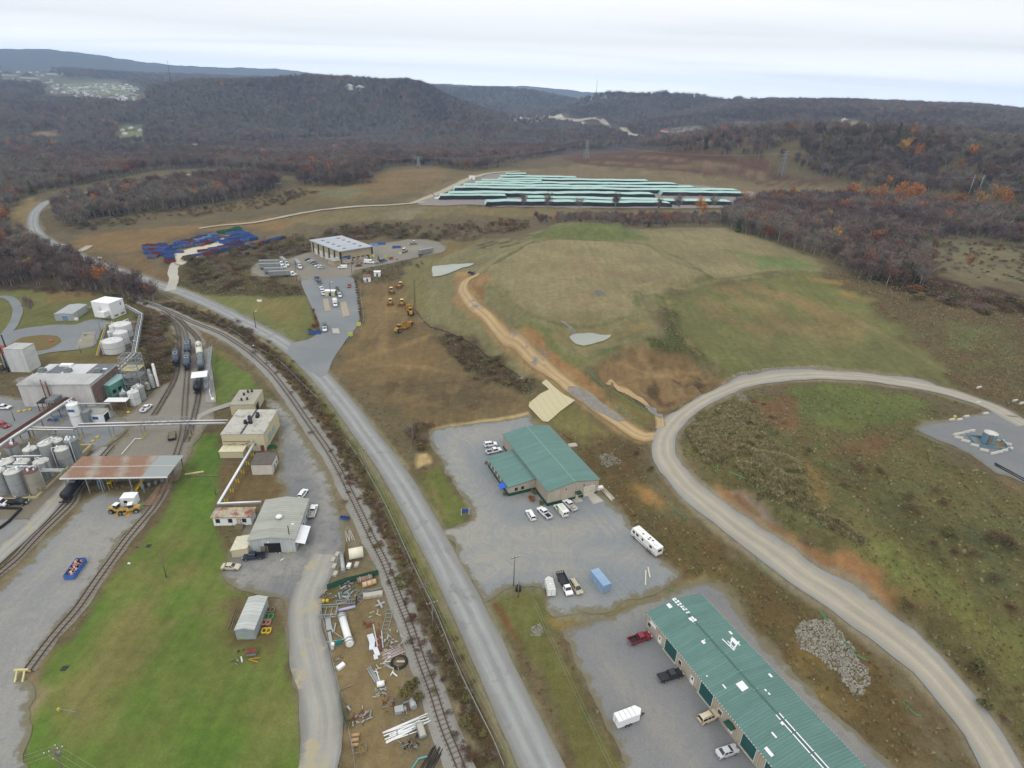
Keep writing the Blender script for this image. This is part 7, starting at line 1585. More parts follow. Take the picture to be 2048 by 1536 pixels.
for k in range(2):
 mb,L_=crown_mesh('leaf',_rnd,520);TREE_PARTS.append((mesh_of(mb,[M_russet],'crown'),mesh_of(trunk_mb(L_),[M_bark],'trunk'),'russet'))
for k in range(2):
 mb,L_=crown_mesh('leaf',_rnd,620);TREE_PARTS.append((mesh_of(mb,[M_gold],'crown'),mesh_of(trunk_mb(L_),[M_bark],'trunk'),'gold'))
mb=ever_mesh(_rnd,420);TREE_PARTS.append((mesh_of(mb,[M_ever],'crown'),mesh_of(MB().cyl((0,0,-.04),(0,0,.9),.014,.003,n=6,cap=False),[M_bark],'trunk'),'evergreen'))
mb,L_=crown_mesh('leaf',_rnd,460);TREE_PARTS.append((mesh_of(mb,[M_olive],'crown'),mesh_of(trunk_mb(L_),[M_bark],'trunk'),'olive'))
def proto(me,name):
 o=bpy.data.objects.new(name,me);PROTO.objects.link(o);return o
_n=0
def joined(cm,tm):
 v=[tuple(x.co)for x in cm.vertices]+[tuple(x.co)for x in tm.vertices];n=len(cm.vertices)
 f=[tuple(p.vertices)for p in cm.polygons]+[tuple(i+n for i in p.vertices)for p in tm.polygons]
 me=bpy.data.meshes.new('tree');me.from_pydata(v,[],f);me.materials.append(cm.materials[0]);me.materials.append(M_bark)
 me.polygons.foreach_set('material_index',[0]*len(cm.polygons)+[1]*len(tm.polygons));me.update();return me
for i,(c,t_,k)in enumerate(TREE_PARTS):proto(joined(c,t_),'k%02d_%s'%(i,k))
SHR=[]
for i,(m_,q)in enumerate(((M_brush,False),(M_brush,False),(M_olive,True),(M_twig,False),(M_russet,True))):
 SHR.append(mesh_of(bush_mesh(_rnd,260,quad=q),[m_],'bush'));proto(SHR[-1],'k%02d_bush'%(10+i))
for i in range(3):proto(mesh_of(tuft_mesh(_rnd,26),[M_tuft],'tuft'),'k%02d_tuft'%(15+i))
def in_poly(X,Y,poly):
 ins=np.zeros(X.shape,bool);n=len(poly)
 for i in range(n):
  x0,y0=poly[i];x1,y1=poly[(i+1)%n]
  c=((y0>Y)!=(y1>Y))&(X<(x1-x0)*(Y-y0)/(y1-y0+1e-12)+x0);ins^=c
 return ins
FA=[(-700,-200),(2800,-200),(2800,450),(2048,408),(1960,398),(1850,386),(1720,373),(1640,352),(1540,322),(1400,306),(1270,299),(1160,300),(1080,317),(1010,333),(940,343),(860,331),(770,334),(740,356),(640,356),(560,350),(450,340),(400,336),(300,343),(230,356),(130,378),(62,390),(25,420),(20,470),(45,500),(-700,560)]
HOLES=[[(100,160),(240,158),(300,185),(285,215),(200,205),(90,200),(90,185)],[(0,132),(100,138),(130,165),(60,178),(0,168)],[(236,248),(290,248),(292,284),(234,282)],[(62,262),(112,258),(120,284),(66,286)],[(1020,228),(1130,228),(1220,246),(1290,276),(1270,284),(1200,256),(1110,244),(1020,246)],[(1640,236),(1700,236),(1766,252),(1750,266),(1680,262)],[(1440,240),(1505,243),(1505,256),(1440,253)],[(1290,262),(1400,250),(1420,268),(1330,276)],[(-50,299),(200,296),(450,286),(700,276),(700,285),(450,294),(200,304),(-50,308)]]
FC=[(1440,440),(1490,420),(1560,405),(1650,405),(1760,412),(1830,418),(1960,432),(2800,470),(2800,530),(2048,500),(1900,470),(1860,500),(1870,540),(1850,575),(1800,578),(1740,568),(1660,528),(1560,488),(1450,458)]
FD=[(1060,438),(1200,436),(1440,434),(1455,452),(1300,456),(1250,453),(1180,446),(1080,450)]
FB=[(112,418),(130,402),(200,387),(300,370),(420,354),(560,362),(560,376),(430,410),(300,424),(200,440),(150,458),(118,450)]
FE=[(-700,470),(0,470),(60,482),(130,516),(200,548),(268,578),(300,590),(316,606),(290,612),(190,582),(60,572),(0,574),(-700,600)]
FK=[(590,352),(740,352),(745,366),(700,372),(600,372)]
BR=[([(286,625),(322,638),(340,690),(346,752),(318,782),(288,745),(276,690),(280,650)],.10,(2.0,4.0)),([(370,520),(440,508),(520,482),(620,474),(636,484),(634,502),(560,516),(502,528),(500,556),(596,578),(600,588),(520,590),(400,584),(364,560)],.035,(2.2,4.5)),([(640,470),(700,450),(860,455),(980,440),(1060,445),(1050,462),(960,478),(880,486),(760,474),(700,486),(640,480)],.025,(2.5,5)),([(884,668),(925,680),(1010,728),(1062,770),(1040,778),(980,762),(920,735),(895,705)],.09,(1.5,3)),([(815,830),(850,860),(850,900),(830,925),(815,880)],.06,(2,3.5)),([(1780,560),(1900,575),(2100,625),(2100,640),(1960,625),(1820,600)],.03,(2,5)),([(1660,530),(1760,560),(1860,600),(1960,640),(1900,560),(1860,520),(1780,540)],.02,(2,4)),([(40,575),(200,585),(270,602),(290,620),(220,600),(100,585),(40,585)],.03,(2,4)),([(150,430),(430,412),(560,380),(640,385),(560,410),(440,428),(300,440),(180,462),(130,455)],.03,(2,4)),([(1480,790),(1540,800),(1620,900),(1720,1040),(1700,1060),(1560,900)],.02,(1,2)),([(1700,930),(1850,960),(2100,1080),(2100,1300),(1950,1180),(1800,1080)],.012,(1.5,3.4)),([(1780,1180),(1900,1250),(2048,1420),(2100,1560),(2000,1480),(1880,1330)],.02,(1.2,2.8)),([(1230,870),(1300,900),(1310,940),(1250,930)],.05,(1,1.8)),([(1880,470),(2100,500),(2100,575),(1960,565),(1860,520)],.02,(1.2,3.0)),([(720,560),(740,520),(860,512),(850,536),(800,550),(740,570)],.02,(1.2,2.5)),]
def road_brush():
 pts=catmull([P(*p)for p in[(338,608),(430,640),(505,680),(565,735),(615,795),(668,878),(718,968),(776,1080),(836,1210),(886,1330),(930,1430),(968,1530)]],1.5)
 out=[]
 for i,p in enumerate(pts[:-1]):
  d=pts[i+1]-p;d.z=0;d.normalize();n=Vector((-d.y,d.x,0))
  for k in range(3):
   q=p+n*random.gauss(0,2.0);out.append((q.x,q.y,random.uniform(.9,2.3)*(1.15 if i<len(pts)*.35 else.85)))
 return out
PTS={'x':[],'y':[],'z':[],'s':[],'k':[]}
def addp(x,y,z,s,k):
 for q,v in zip('xyzsk',(x,y,z,s,k)):PTS[q].append(np.asarray(v,float))
def visible(x,y,z,slack):
 a=np.arctan2(x,y);r=np.hypot(x,y)
 ii=np.clip(np.searchsorted(AZ,a),0,NA-1);tt=(z+slack-H)/r
 j=np.clip(np.searchsorted(RR,r*.985)-1,0,NR-1)
 return tt>HOR[j,ii]
HOR=np.maximum.accumulate((GZ-H)/RR[:,None],axis=0)
def scatter(r0,r1,spacing,polys,holes,rnd):
 a0,a1=R_(-50),R_(50);area=(r1*r1-r0*r0)/2*(a1-a0);n=int(area/spacing**2)
 r=np.sqrt(rnd.uniform(r0*r0,r1*r1,n));a=rnd.uniform(a0,a1,n);x=r*np.sin(a);y=r*np.cos(a);z=hz_np(x,y)
 px,py=proj_np(x,y,z);ok=(px>-120)&(px<2170)&(py<1700)
 m=np.zeros(n,bool)
 for p in polys:m|=in_poly(px,py,p)
 for h in holes:m&=~in_poly(px,py,h)
 m&=ok;m&=visible(x,y,z,14)
 return x[m],y[m],z[m],r[m],px[m],py[m]
rn=np.random.default_rng(11)
def pick(n,w):
 w=np.array(w,float);return rn.choice(len(w),n,p=w/w.sum())
NEAR=[]
def forest(r0,r1,sp,polys,holes,size,w,tag_=None):
 x,y,z,r,px,py=scatter(r0,r1,sp,polys,holes,rn)
 n=len(x);g=fbm(x,y,90,3,55);s=rn.uniform(size[0],size[1],n)*(1+g*.25)
 kk=pick(n,w)
 c1=fbm(x,y,60,3,61);c2=fbm(x,y,110,3,67);u=rn.random(n)
 c3=fbm(x,y,140,3,73);v=rn.random(n);kk=np.where((c3>.12)&(v<.6),2,kk);kk=np.where((c3<-.12)&(v<.6),3,kk);kk=np.where((c1>.40)&(u<.25)&(r<1300),4+(u*10).astype(int)%2,kk);kk=np.where((c2>.36)&(u<.35),9,kk)
 return x,y,z,r,s,kk,px,py
WB=[10,10,10,10,.7,.7,.4,.25,.5,1.4]
F_near=forest(120,900,5.6,[FC,FB,FE,FK,FA],HOLES,(9,15),WB);F_b=forest(120,900,5,[FD],HOLES,(3.5,7.5),WB)
F_mid=forest(900,2600,9.5,[FA],HOLES,(13,19),WB)
F_far=forest(2600,5200,21,[FA],HOLES[:2]+HOLES[5:6],(20,30),WB)
x,y,z,r,s,kk,px,py=[np.concatenate(q)for q in zip(F_near,F_b,F_mid,F_far)]
gx=[]
for(qx,qy,sz,k)in[(1395,432,13,6),(1402,436,11,7),(1480,415,13,7),(1492,418,12,9),(1510,415,12,1),(1690,412,17,4),(1702,410,16,6),(1730,415,15,5),(1745,420,14,4),(1760,410,15,6),(1795,410,17,6),(1810,412,18,7),(1825,411,16,6),(1850,410,12,9),(1880,430,15,4),(1905,432,17,5),(1918,430,16,4),(1950,425,16,7),(1985,420,18,6),(2000,424,17,7),(2030,428,16,9),(1600,402,12,9),(1580,408,14,5),(1800,318,20,6),(1830,325,19,6),(1812,310,18,7),(1940,325,17,6),(2030,380,17,9),(690,300,18,6),(700,298,17,7),(870,300,18,9),(885,302,17,9),(620,330,16,9),(640,292,20,6),(410,330,14,6),(255,398,13,6),(250,404,12,4),(412,365,15,9),(165,560,10,7),(178,566,9,6),(170,575,10,4),(1935,540,6,4),(20,300,18,6),(110,300,18,6)]:
 p=P(qx,qy);gx.append((p.x,p.y,p.z,math.hypot(p.x,p.y),sz+(4 if qx>1380 and k!=9 and qy>370 else 0),k,qx,qy))
gx=np.array(gx).T
x,y,z,r,s,kk,px,py=[np.concatenate([a,b])for a,b in zip((x,y,z,r,s,kk,px,py),gx)]
inframe=(px>0)&(px<2048)&visible(x,y,z,4)
big=np.where(inframe,s/r,-1);order=np.argsort(-big);NI=280
ind=order[:NI];rest=np.ones(len(x),bool);rest[ind]=False
print('trees',len(x),'individual',NI,'farthest individual',r[ind].max())
TL={'bare':('bare_tree','bare grey brown tree among its like in the leafless woods'),'russet':('russet_tree','small tree with rust coloured leaves at the wood edge'),'gold':('golden_tree','tree with golden orange leaves standing out of the bare woods'),'evergreen':('pine_tree','narrow dark green conifer in the bare woods'),'olive':('leafy_tree','tree with dull olive leaves among bare trees')}
def put_tree(i,x_,y_,z_,s_,label=None,rz=None,name=None,group=None):
 cm,tm,kd=TREE_PARTS[i];nm,lb=TL[kd]
 o=empty(name or nm,(x_,y_,z_),rz if rz is not None else random.uniform(0,6.28),label or lb,'tree',group or('%s trees of the woods'%kd));w=s_*random.uniform(.85,1.2);o.scale=(w,w,s_)
 for nm2,me in(('crown',cm),('trunk',tm)):
  c=bpy.data.objects.new(nm2,me);COL.objects.link(c);c.parent=o
 return o
for i in ind:put_tree(int(kk[i]),x[i],y[i],z[i]-.2,s[i])
addp(x[rest],y[rest],z[rest]-.3,s[rest],kk[rest])
def gn_stuff(name,label,X,Y,Z,S,K,flat=1.0,tilt=.08):
 n=len(X);me=bpy.data.meshes.new(name);me.vertices.add(n);me.vertices.foreach_set('co',np.stack([X,Y,Z],1).astype(np.float32).ravel())
 a=me.attributes.new('k','INT','POINT');a.data.foreach_set('value',K.astype(np.int32))
 a=me.attributes.new('sc','FLOAT_VECTOR','POINT');w=S*rn.uniform(.85,1.25,n)*flat;a.data.foreach_set('vector',np.stack([w,w,S],1).astype(np.float32).ravel())
 a=me.attributes.new('rot','FLOAT_VECTOR','POINT');a.data.foreach_set('vector',np.stack([rn.normal(0,tilt,n),rn.normal(0,tilt,n),rn.uniform(0,6.28,n)],1).astype(np.float32).ravel())
 o=bpy.data.objects.new(name,me);COL.objects.link(o);tag(o,label,None,None,'stuff')
 g=bpy.data.node_groups.new(name,'GeometryNodeTree');g.interface.new_socket('Geometry',in_out='INPUT',socket_type='NodeSocketGeometry');g.interface.new_socket('Geometry',in_out='OUTPUT',socket_type='NodeSocketGeometry')
 N=g.nodes;L=g.links;gi=N.new('NodeGroupInput');go=N.new('NodeGroupOutput');ip=N.new('GeometryNodeInstanceOnPoints');ci=N.new('GeometryNodeCollectionInfo')
 ci.inputs['Collection'].default_value=PROTO;ci.inputs['Separate Children'].default_value=True;ci.inputs['Reset Children'].default_value=True
 def at_(nm,ty):
  q=N.new('GeometryNodeInputNamedAttribute');q.data_type=ty;q.inputs['Name'].default_value=nm;return q.outputs[0]
 L.new(gi.outputs[0],ip.inputs['Points']);L.new(ci.outputs[0],ip.inputs['Instance']);ip.inputs['Pick Instance'].default_value=True
 L.new(at_('k','INT'),ip.inputs['Instance Index']);L.new(at_('rot','FLOAT_VECTOR'),ip.inputs['Rotation']);L.new(at_('sc','FLOAT_VECTOR'),ip.inputs['Scale']);L.new(ip.outputs[0],go.inputs[0])
 md=o.modifiers.new('scatter','NODES');md.node_group=g;return o
X,Y,Z,S,K=[np.concatenate(PTS[q])for q in 'xyzsk']
gn_stuff('woods','bare brown autumn woods covering the hills',X,Y,Z,S,K)
bx,by,bs=[],[],[]
for poly,dens,size in BR:
 w=[P(*p)for p in poly];xs=[p.x for p in w];ys=[p.y for p in w];n=int((max(xs)-min(xs))*(max(ys)-min(ys))*dens)
 ax=rn.uniform(min(xs),max(xs),n);ay=rn.uniform(min(ys),max(ys),n);k=sdist(ax,ay,[(p.x,p.y)for p in w])+fbm(ax,ay,10,2,91)*6<0
 bx.append(ax[k]);by.append(ay[k]);bs.append(rn.uniform(size[0],size[1],k.sum()))
rb=road_brush();bx.append([q[0]for q in rb]);by.append([q[1]for q in rb]);bs.append([q[2]for q in rb])
bx,by,bs=[np.concatenate(q)for q in(bx,by,bs)]
bk=10+pick(len(bx),[5,5,2.2,3,.15])
gn_stuff('brush','brown and olive brush in the ditches and on the slopes',bx,by,hz_np(bx,by)-.15,bs,bk,1.5)
n=420000;rr_=np.sqrt(rn.uniform(75**2,420**2,n));aa=rn.uniform(R_(-54),R_(54),n);tx=rr_*np.sin(aa);ty=rr_*np.cos(aa)
SCR=scrub.reshape(NR,NA);sv=bil(AZ,LR,SCR,aa,np.log(rr_));tz=hz_np(tx,ty);qx,qy=proj_np(tx,ty,tz)
ON=np.zeros(n,bool)
for o in COL.objects:
 if o.type=='MESH' and o.get('kind')=='structure' and o.name!='ground' and not o.name.startswith('ground.'):
  vv=np.empty(len(o.data.vertices)*3,np.float32);o.data.vertices.foreach_get('co',vv);vv=vv.reshape(-1,3)
  if not len(vv)or np.hypot(vv[:,0],vv[:,1]).min()>430:continue
  if o.name.split('.')[0]in('main_road','haul_road','dirt_track','gravel_road','ballast','plant_road','works_road'):
   wd_={'ballast':3.0,'main_road':4.6,'haul_road':4.2}.get(o.name.split('.')[0],3.2)
   mid=vv[2::5]if o.name.split('.')[0]not in('main_road','haul_road','works_road')else vv[3::7]
   mid=mid[np.hypot(mid[:,0],mid[:,1])<430][::2]
   cell={}
   for p in mid:
    for dx in(-1,0,1):
     for dy in(-1,0,1):cell.setdefault((int(p[0]//6)+dx,int(p[1]//6)+dy),[]).append(p)
   ci_=np.floor(tx/6).astype(int);cj_=np.floor(ty/6).astype(int);keys={}
   code=ci_*100000+cj_;srt=np.argsort(code);cs=code[srt]
   for(a,b),ps in cell.items():
    c_=a*100000+b;l,h_=np.searchsorted(cs,c_),np.searchsorted(cs,c_+1)
    if h_>l:
     ids=srt[l:h_];pa=np.array(ps);d=np.hypot(tx[ids][:,None]-pa[None,:,0],ty[ids][:,None]-pa[None,:,1]).min(1);ON[ids[d<wd_]]=True
for q in SHEETS:
 a=np.array(q);k=(tx>a[:,0].min())&(tx<a[:,0].max())&(ty>a[:,1].min())&(ty<a[:,1].max())&~ON
 ids=np.nonzero(k)[0]
 if len(ids):ON[ids[in_poly(tx[ids],ty[ids],q)]]=True
keep=(rn.random(n)<np.clip(sv-.5,0,1)*.55)&~ON&(qx>-60)&(qx<2110)&(qy<1600)
tx,ty,tz=tx[keep],ty[keep],tz[keep];print('tufts',keep.sum())
wq=[(1372,860),(1440,815),(1490,800),(1545,880),(1640,990),(1735,1085),(1640,1065),(1500,965),(1395,905)];ww=[P(*p)for p in wq];ax=rn.uniform(min(p.x for p in ww),max(p.x for p in ww),26000);ay=rn.uniform(min(p.y for p in ww),max(p.y for p in ww),26000)
k=(sdist(ax,ay,[(p.x,p.y)for p in ww])+fbm(ax,ay,9,2,95)*5<0)&(fbm(ax,ay,5,2,97)>-.25);ax,ay=ax[k],ay[k]
gn_stuff('tall_weeds','tall pale seed headed weeds inside the road bend',ax,ay,hz_np(ax,ay)-.05,rn.uniform(.6,1.3,len(ax)),15+pick(len(ax),[1,1,1]),1.3,.12)
gn_stuff('weeds','rough dry weeds and seed heads on the slopes',tx,ty,tz-.03,rn.uniform(.25,.7,len(tx)),15+pick(len(tx),[1,1,1]),1.3,.15)
M_mint=mat('mint_coated_pipe',(168,202,192),.5,0,.08,.3);M_pend=mat('dark_pipe_end',(40,36,46),.8,0,.2,1);M_brick=mat('pinkish_cap',(176,120,106),.8)
PIPE_R=.55
def pipe_mesh(L):
 mb=MB();n=8;mb.cyl((0,0,PIPE_R),(0,L,PIPE_R),PIPE_R,n=n,m=0,cap=False)
 i=len(mb.v);mb.v+=[(PIPE_R*math.cos(6.283*k/n),.06,PIPE_R+PIPE_R*math.sin(6.283*k/n))for k in range(n)];mb.f.append(tuple(i+k for k in range(n)));mb.m.append(1);mb.sm.append(False)
 mb.cyl((0,-.01,PIPE_R),(0,.35,PIPE_R),PIPE_R*1.02,n=n,m=1,cap=False)
 me=bpy.data.meshes.new('pipe');me.from_pydata(mb.v,[],mb.f);me.materials.append(M_mint);me.materials.append(M_pend);me.polygons.foreach_set('material_index',mb.m);me.update();return me
zy=lambda x_,y_:(840+x_/2.844,320+y_/2.844)
ROWS=[((370,264),(1440,272),4,13),((600,240),(1780,262),4,13),((105,229),(505,229),4,13),((160,215),(1340,218),4,13),((1370,205),(1850,212),4,13),((190,182),(1820,196),4,13),((250,160),(1570,172),3,13),((320,143),(1470,150),2,13),((450,120),(1310,130),2,13),((350,128),(700,134),2,13),((490,90),(610,92),2,13),((460,106),(900,112),2,13)]
PM_=pipe_mesh(16);IND=[];RESTP=[]
for ri,(a,b,lv,L)in enumerate(ROWS):
 A_,B_=P(*zy(*a)),P(*zy(*b));d=(B_-A_);d.z=0;Ln=d.length;d.normalize();n=Vector((-d.y,d.x,0));yaw=math.atan2(d.y,d.x);cnt=int(Ln/(PIPE_R*2.06))
 for l in range(lv):
  for k in range(cnt-l):
   c=A_+d*((k+.5*l+.5)*PIPE_R*2.06)+n*random.uniform(-.25,.25);z_=hz(c.x,c.y)+.5+l*PIPE_R*1.73;(IND if(ri==0 and l==lv-1 and len(IND)<90)or(ri==1 and l==lv-1 and len(IND)<150)or(ri==0 and l==0 and len(IND)<280)else RESTP).append((c.x,c.y,z_,yaw))
print('pipes',len(IND),len(RESTP))
for(x_,y_,z_,yaw)in IND:
 o=bpy.data.objects.new('steel_pipe',PM_);COL.objects.link(o);o.location=(x_,y_,z_);o.rotation_euler=(0,0,yaw);tag(o,'mint coated steel pipe with dark end in the front stacks','pipe','pipes of the front stacks')
vs=np.array([tuple(v.co)for v in PM_.vertices]);fs=[tuple(p.vertices)for p in PM_.polygons];mi=[p.material_index for p in PM_.polygons];RP=np.array(RESTP);nv=len(vs);N_=len(RP)
co=np.empty((N_,nv,3));cs_,sn_=np.cos(RP[:,3])[:,None],np.sin(RP[:,3])[:,None]
co[:,:,0]=vs[None,:,0]*cs_-vs[None,:,1]*sn_+RP[:,0:1];co[:,:,1]=vs[None,:,0]*sn_+vs[None,:,1]*cs_+RP[:,1:2];co[:,:,2]=vs[None,:,2]+RP[:,2:3]
me=bpy.data.meshes.new('stacked_pipes');me.vertices.add(N_*nv);me.vertices.foreach_set('co',co.astype(np.float32).ravel())
lp=np.concatenate([np.array(f)for f in fs]);ls=np.cumsum([0]+[len(f)for f in fs[:-1]]);tot=len(lp)
me.loops.add(N_*tot);me.loops.foreach_set('vertex_index',(lp[None]+(np.arange(N_)*nv)[:,None]).astype(np.int32).ravel());me.polygons.add(N_*len(fs));me.polygons.foreach_set('loop_start',(ls[None]+(np.arange(N_)*tot)[:,None]).astype(np.int32).ravel())
me.polygons.foreach_set('material_index',np.tile(np.array(mi,np.int32),N_));me.materials.append(M_mint);me.materials.append(M_pend);me.update(calc_edges=True);me.validate()
o=bpy.data.objects.new('stacked_pipes',me);COL.objects.link(o);tag(o,'thousands of mint coated pipes stacked in long rows',None,None,'stuff')
for k,(x_,y_)in enumerate([(1480,262),(1530,250),(1560,262),(1620,268),(1700,270),(1745,268)]):
 pass
mb=MB()
for k in range(60):
 p=P(1560+random.uniform(-10,110),402+random.uniform(-5,10));mb.box(p.x-4,p.x+4,p.y-1.2,p.y+1.2,p.z+.1,p.z+random.uniform(.8,1.8),k%2)
tag(mb.build('loose_pipe_piles',[M_mint,M_pend]),'loose pale pipe piles beyond the trees',None,None,'stuff')
p=P(*zy(105,226));r=empty('pipe_handler',tuple(p),.3,'yellow and white pipe handling machine at the west end of the stacks','machine');MB().box(-4,3,-1.4,1.4,.8,2.6).build('body',M_white,r);MB().box(3.2,7.5,-1.5,1.5,.6,3).build('yellow_tank',M_yel,r);MB().bar((-3,0,2.6),(-7,0,7),.5).build('boom',M_dark,r)
def pole(px,py,h,label,arm=True,lean=(0,0),m=None,name='utility_pole',rz=.4,lamp=False):
 p=P(px,py);r=empty(name,tuple(p),rz,label,'pole' if not lamp else 'light pole');MB().cyl((0,0,-.4),(lean[0],lean[1],h),.17,.11,8).build('post',m or M_wood,r)
 if arm:
  a=MB();a.bar((-1.3,0,h-.5),(1.3,0,h-.5),.14);a.build('crossarm',M_wood,r);i=MB();[i.cyl((x,0,h-.42),(x,0,h-.15),.06,n=6)for x in(-1.2,-.5,.5,1.2)];i.build('insulators',M_white,r)
 if lamp:
  a=MB();a.bar((0,0,h),(1.2,0,h+.2),.08);a.build('lamp_arm',M_steel,r);MB().box(.9,1.6,-.2,.2,h+.1,h+.28).build('lamp_head',M_white,r)
 return p+Vector((0,0,h-.3))
def wires(pts,label,n=3,sag=1.2,r=.02,sp=.5):
 O=pts[0];w=empty('power_line',tuple(O),0,label,'power line')
 for k in range(n):
  mb=MB()
  for a,b in zip(pts[:-1],pts[1:]):
   d=(b-a).normalized();s=Vector((-d.y,d.x,0)).normalized()*(k-(n-1)/2)*sp;q=[a.lerp(b,t/10)-O+s-Vector((0,0,sag*4*(t/10)*(1-t/10)))for t in range(11)];mb.wire(q,r,4)
  mb.build('wire',M_steel,w)
p1=pole(866,1262,9.5,'wooden utility pole on the verge between road and railway');p2=pole(1027,1172,10,'wooden utility pole at the edge of the gravel lot');p3=pole(730,945,9.5,'wooden utility pole among the weeds beside the road')
q0=PZ(1010,1600,9);q1=PZ(105,1500,11);p4=P(105,1560)
wires([P(560,690)+Vector((0,0,9)),p3,p1,P(1010,1560)+Vector((0,0,9))],'overhead wires following the road verge',4,1.0,.018,.8);wires([p2,PZ(1225,1536,8)],'overhead wires crossing the grass by the long building',2,.8,.018,.6)
pole(1036,1195,5.5,'short wooden pole with a dark box beside the gravel lot',False);pole(826,892,9,'bare wooden pole in the brush north of the lot',False)
r_p=PZ(105,1497,10.5);r=empty('utility_pole',(r_p.x,r_p.y,0),.5,'utility pole seen from above at the bottom left corner','pole');MB().cyl((0,0,-.3),(0,0,10.5),.18,.12,8).build('post',M_wood,r)
a=MB();a.bar((-1.4,0,9.9),(1.4,0,9.9),.15);a.bar((0,-1.4,9.3),(0,1.4,9.3),.15);a.build('crossarm',M_wood,r);i=MB();[i.cyl((x,0,10),(x,0,10.3),.07,n=6)for x in(-1.3,-.6,.6,1.3)];[i.cyl((0,x,9.4),(0,x,9.7),.07,n=6)for x in(-1.3,1.3)];i.build('insulators',M_white,r);MB().cyl((.4,.3,8),(.4,.3,9),.28,n=10).build('transformer',M_grey,r)
T=Vector((r_p.x,r_p.y,10));wires([T,T+Vector((-30,-12,-1))],'wires leaving the corner pole to the left',3,.5,.018,.9);wires([T,T+Vector((42,-16,-1))],'wires leaving the corner pole to the right',3,.5,.018,.9)
for(px,py,h,lb)in((512,656,9,'light pole on the grass bank by the gate'),(162,706,6,'yellow based light pole on the plant lawn'),(583,1097,8,'light pole in front of the workshop'),(505,716,6,'lamp post beside the main railway line'),(594,562,9,'light pole at the corner of the west apron'),(662,594,9,'light pole beside the weighbridge office'),(704,548,8,'light pole below the warehouse'),(267,702,5,'lamp post at the bund wall')):
 pole(px,py,h,lb,False,m=M_dark if h>6 else M_steel,name='light_pole',lamp=True)
for k,(px,py,h)in enumerate(((333,1155,8),(432,990,6),(30,842,6),(182,486+60,7))):pole(px,py,h,('thin pole leaning on the lawn','thin pole on the grass near the beige building','dark pole with yellow base near the red SUV','pole in the brush beside the road')[k],False)
def pylon(px,py,h,label,w=7):
 p=P(px,py);r=empty('lattice_tower',tuple(p),.5,label,'pylon');mb=MB();n=6
 def L_(u,s,t):ww=w*(1-.82*u)/2;return Vector((s*ww,t*ww,h*u))
 for s,t in((-1,-1),(1,-1),(1,1),(-1,1)):mb.bar(L_(0,s,t),L_(1,s,t),.45)
 for k in range(n):
  u0,u1=k/n,(k+1)/n
  for(s,t),(s2,t2)in(((-1,-1),(1,-1)),((1,-1),(1,1)),((1,1),(-1,1)),((-1,1),(-1,-1))):mb.bar(L_(u0,s,t),L_(u1,s2,t2),.25);mb.bar(L_(u1,s,t),L_(u1,s2,t2),.25)
 mb.build('lattice',M_steel,r);c=MB()
 for z_ in(.72,.86,.98):c.bar((-6,0,h*z_),(6,0,h*z_),.4)
 c.build('crossarms',M_steel,r);return p+Vector((0,0,h*.9))
t1=pylon(1172,318,26,'lattice pylon above the far end of the pipe yard');t2=pylon(1562,352,30,'lattice pylon on the brown slope right of centre');pylon(837,335,14,'small lattice pylon on the bare mound',4)
for s in(0,1):
 p=P(1941,400);o=empty('utility_pole',tuple(p+Vector((s*9-4,0,0))),.2,'tall timber pole, %s of the H pair at the right'%('right' if s else 'left'),'pole');MB().cyl((0,0,0),(0,0,24),.45,.3,6).build('post',M_steel,o)
wires([t1,t2,P(1941,400)+Vector((0,0,22)),P(2100,420)+Vector((0,0,22))],'high voltage line over the right hand slope',2,8,.08,8);wires([P(400,330)+Vector((0,0,14)),P(837,335)+Vector((0,0,13)),t1],'high voltage line over the far end of the pipe yard',2,8,.08,8)
for(px,py,h,lb,rr_)in((345,178,72,'dark radio mast on the wooded hill at left',2200),(1192,190,75,'radio mast on the right hand ridge',2700),(616,170,80,'faint radio mast behind the long hill',4600)):
 a_,tt=azel(px,py);p=Vector((rr_*math.sin(a_),rr_*math.cos(a_),0));p.z=hz(p.x,p.y);r=empty('radio_mast',tuple(p),0,lb,'mast');MB().cyl((0,0,0),(0,0,h),1.0,.4,5).build('mast',M_dark,r)
fence([(655,1180),(690,1167),(757,1150)],1.9,'dark green screened fence at the north side of the scrapyard',3,M_green,kindm='solid');fence([(680,1398),(686,1430),(697,1460)],1.9,'dark green screened fence along the lane',3,M_green,kindm='solid')
fence([(637,1180),(645,1240),(660,1300),(680,1390)],1.8,'chain link fence along the west side of the scrapyard');fence([(697,1460),(705,1500),(716,1580)],1.8,'chain link fence at the bottom of the scrapyard')
fence([(370,588),(420,606),(470,628),(520,652),(560,672),(612,676)],1.9,'chain link fence along the grass bank by the gate',5);fence([(890,508),(800,528),(735,548),(720,560),(722,600),(728,640),(722,662),(700,676)],2.0,'chain link fence round the warehouse drive',6)
fence([(480,534),(520,517),(560,510),(612,500),(632,498)],2.4,'tall posted fence behind the trailers',9,M_conc)
def sock(pts,label,m,h=.35,name='silt_sock'):fence(pts,h,label,4,m,kindm='low').name=name
sock([(1170,738),(1195,762),(1230,785),(1262,806),(1300,825),(1322,838)],'green silt sock below the soil pit',M_sock);sock([(1342,825),(1380,802),(1430,770)],'green silt sock between soil pit and haul road',M_sock);sock([(1366,888),(1372,870),(1390,850),(1420,822)],'green silt sock inside the haul road bend',M_sock)
sock([(1050,768),(1058,780),(1060,800),(1062,812)],'green silt sock beside the erosion blanket',M_sock)
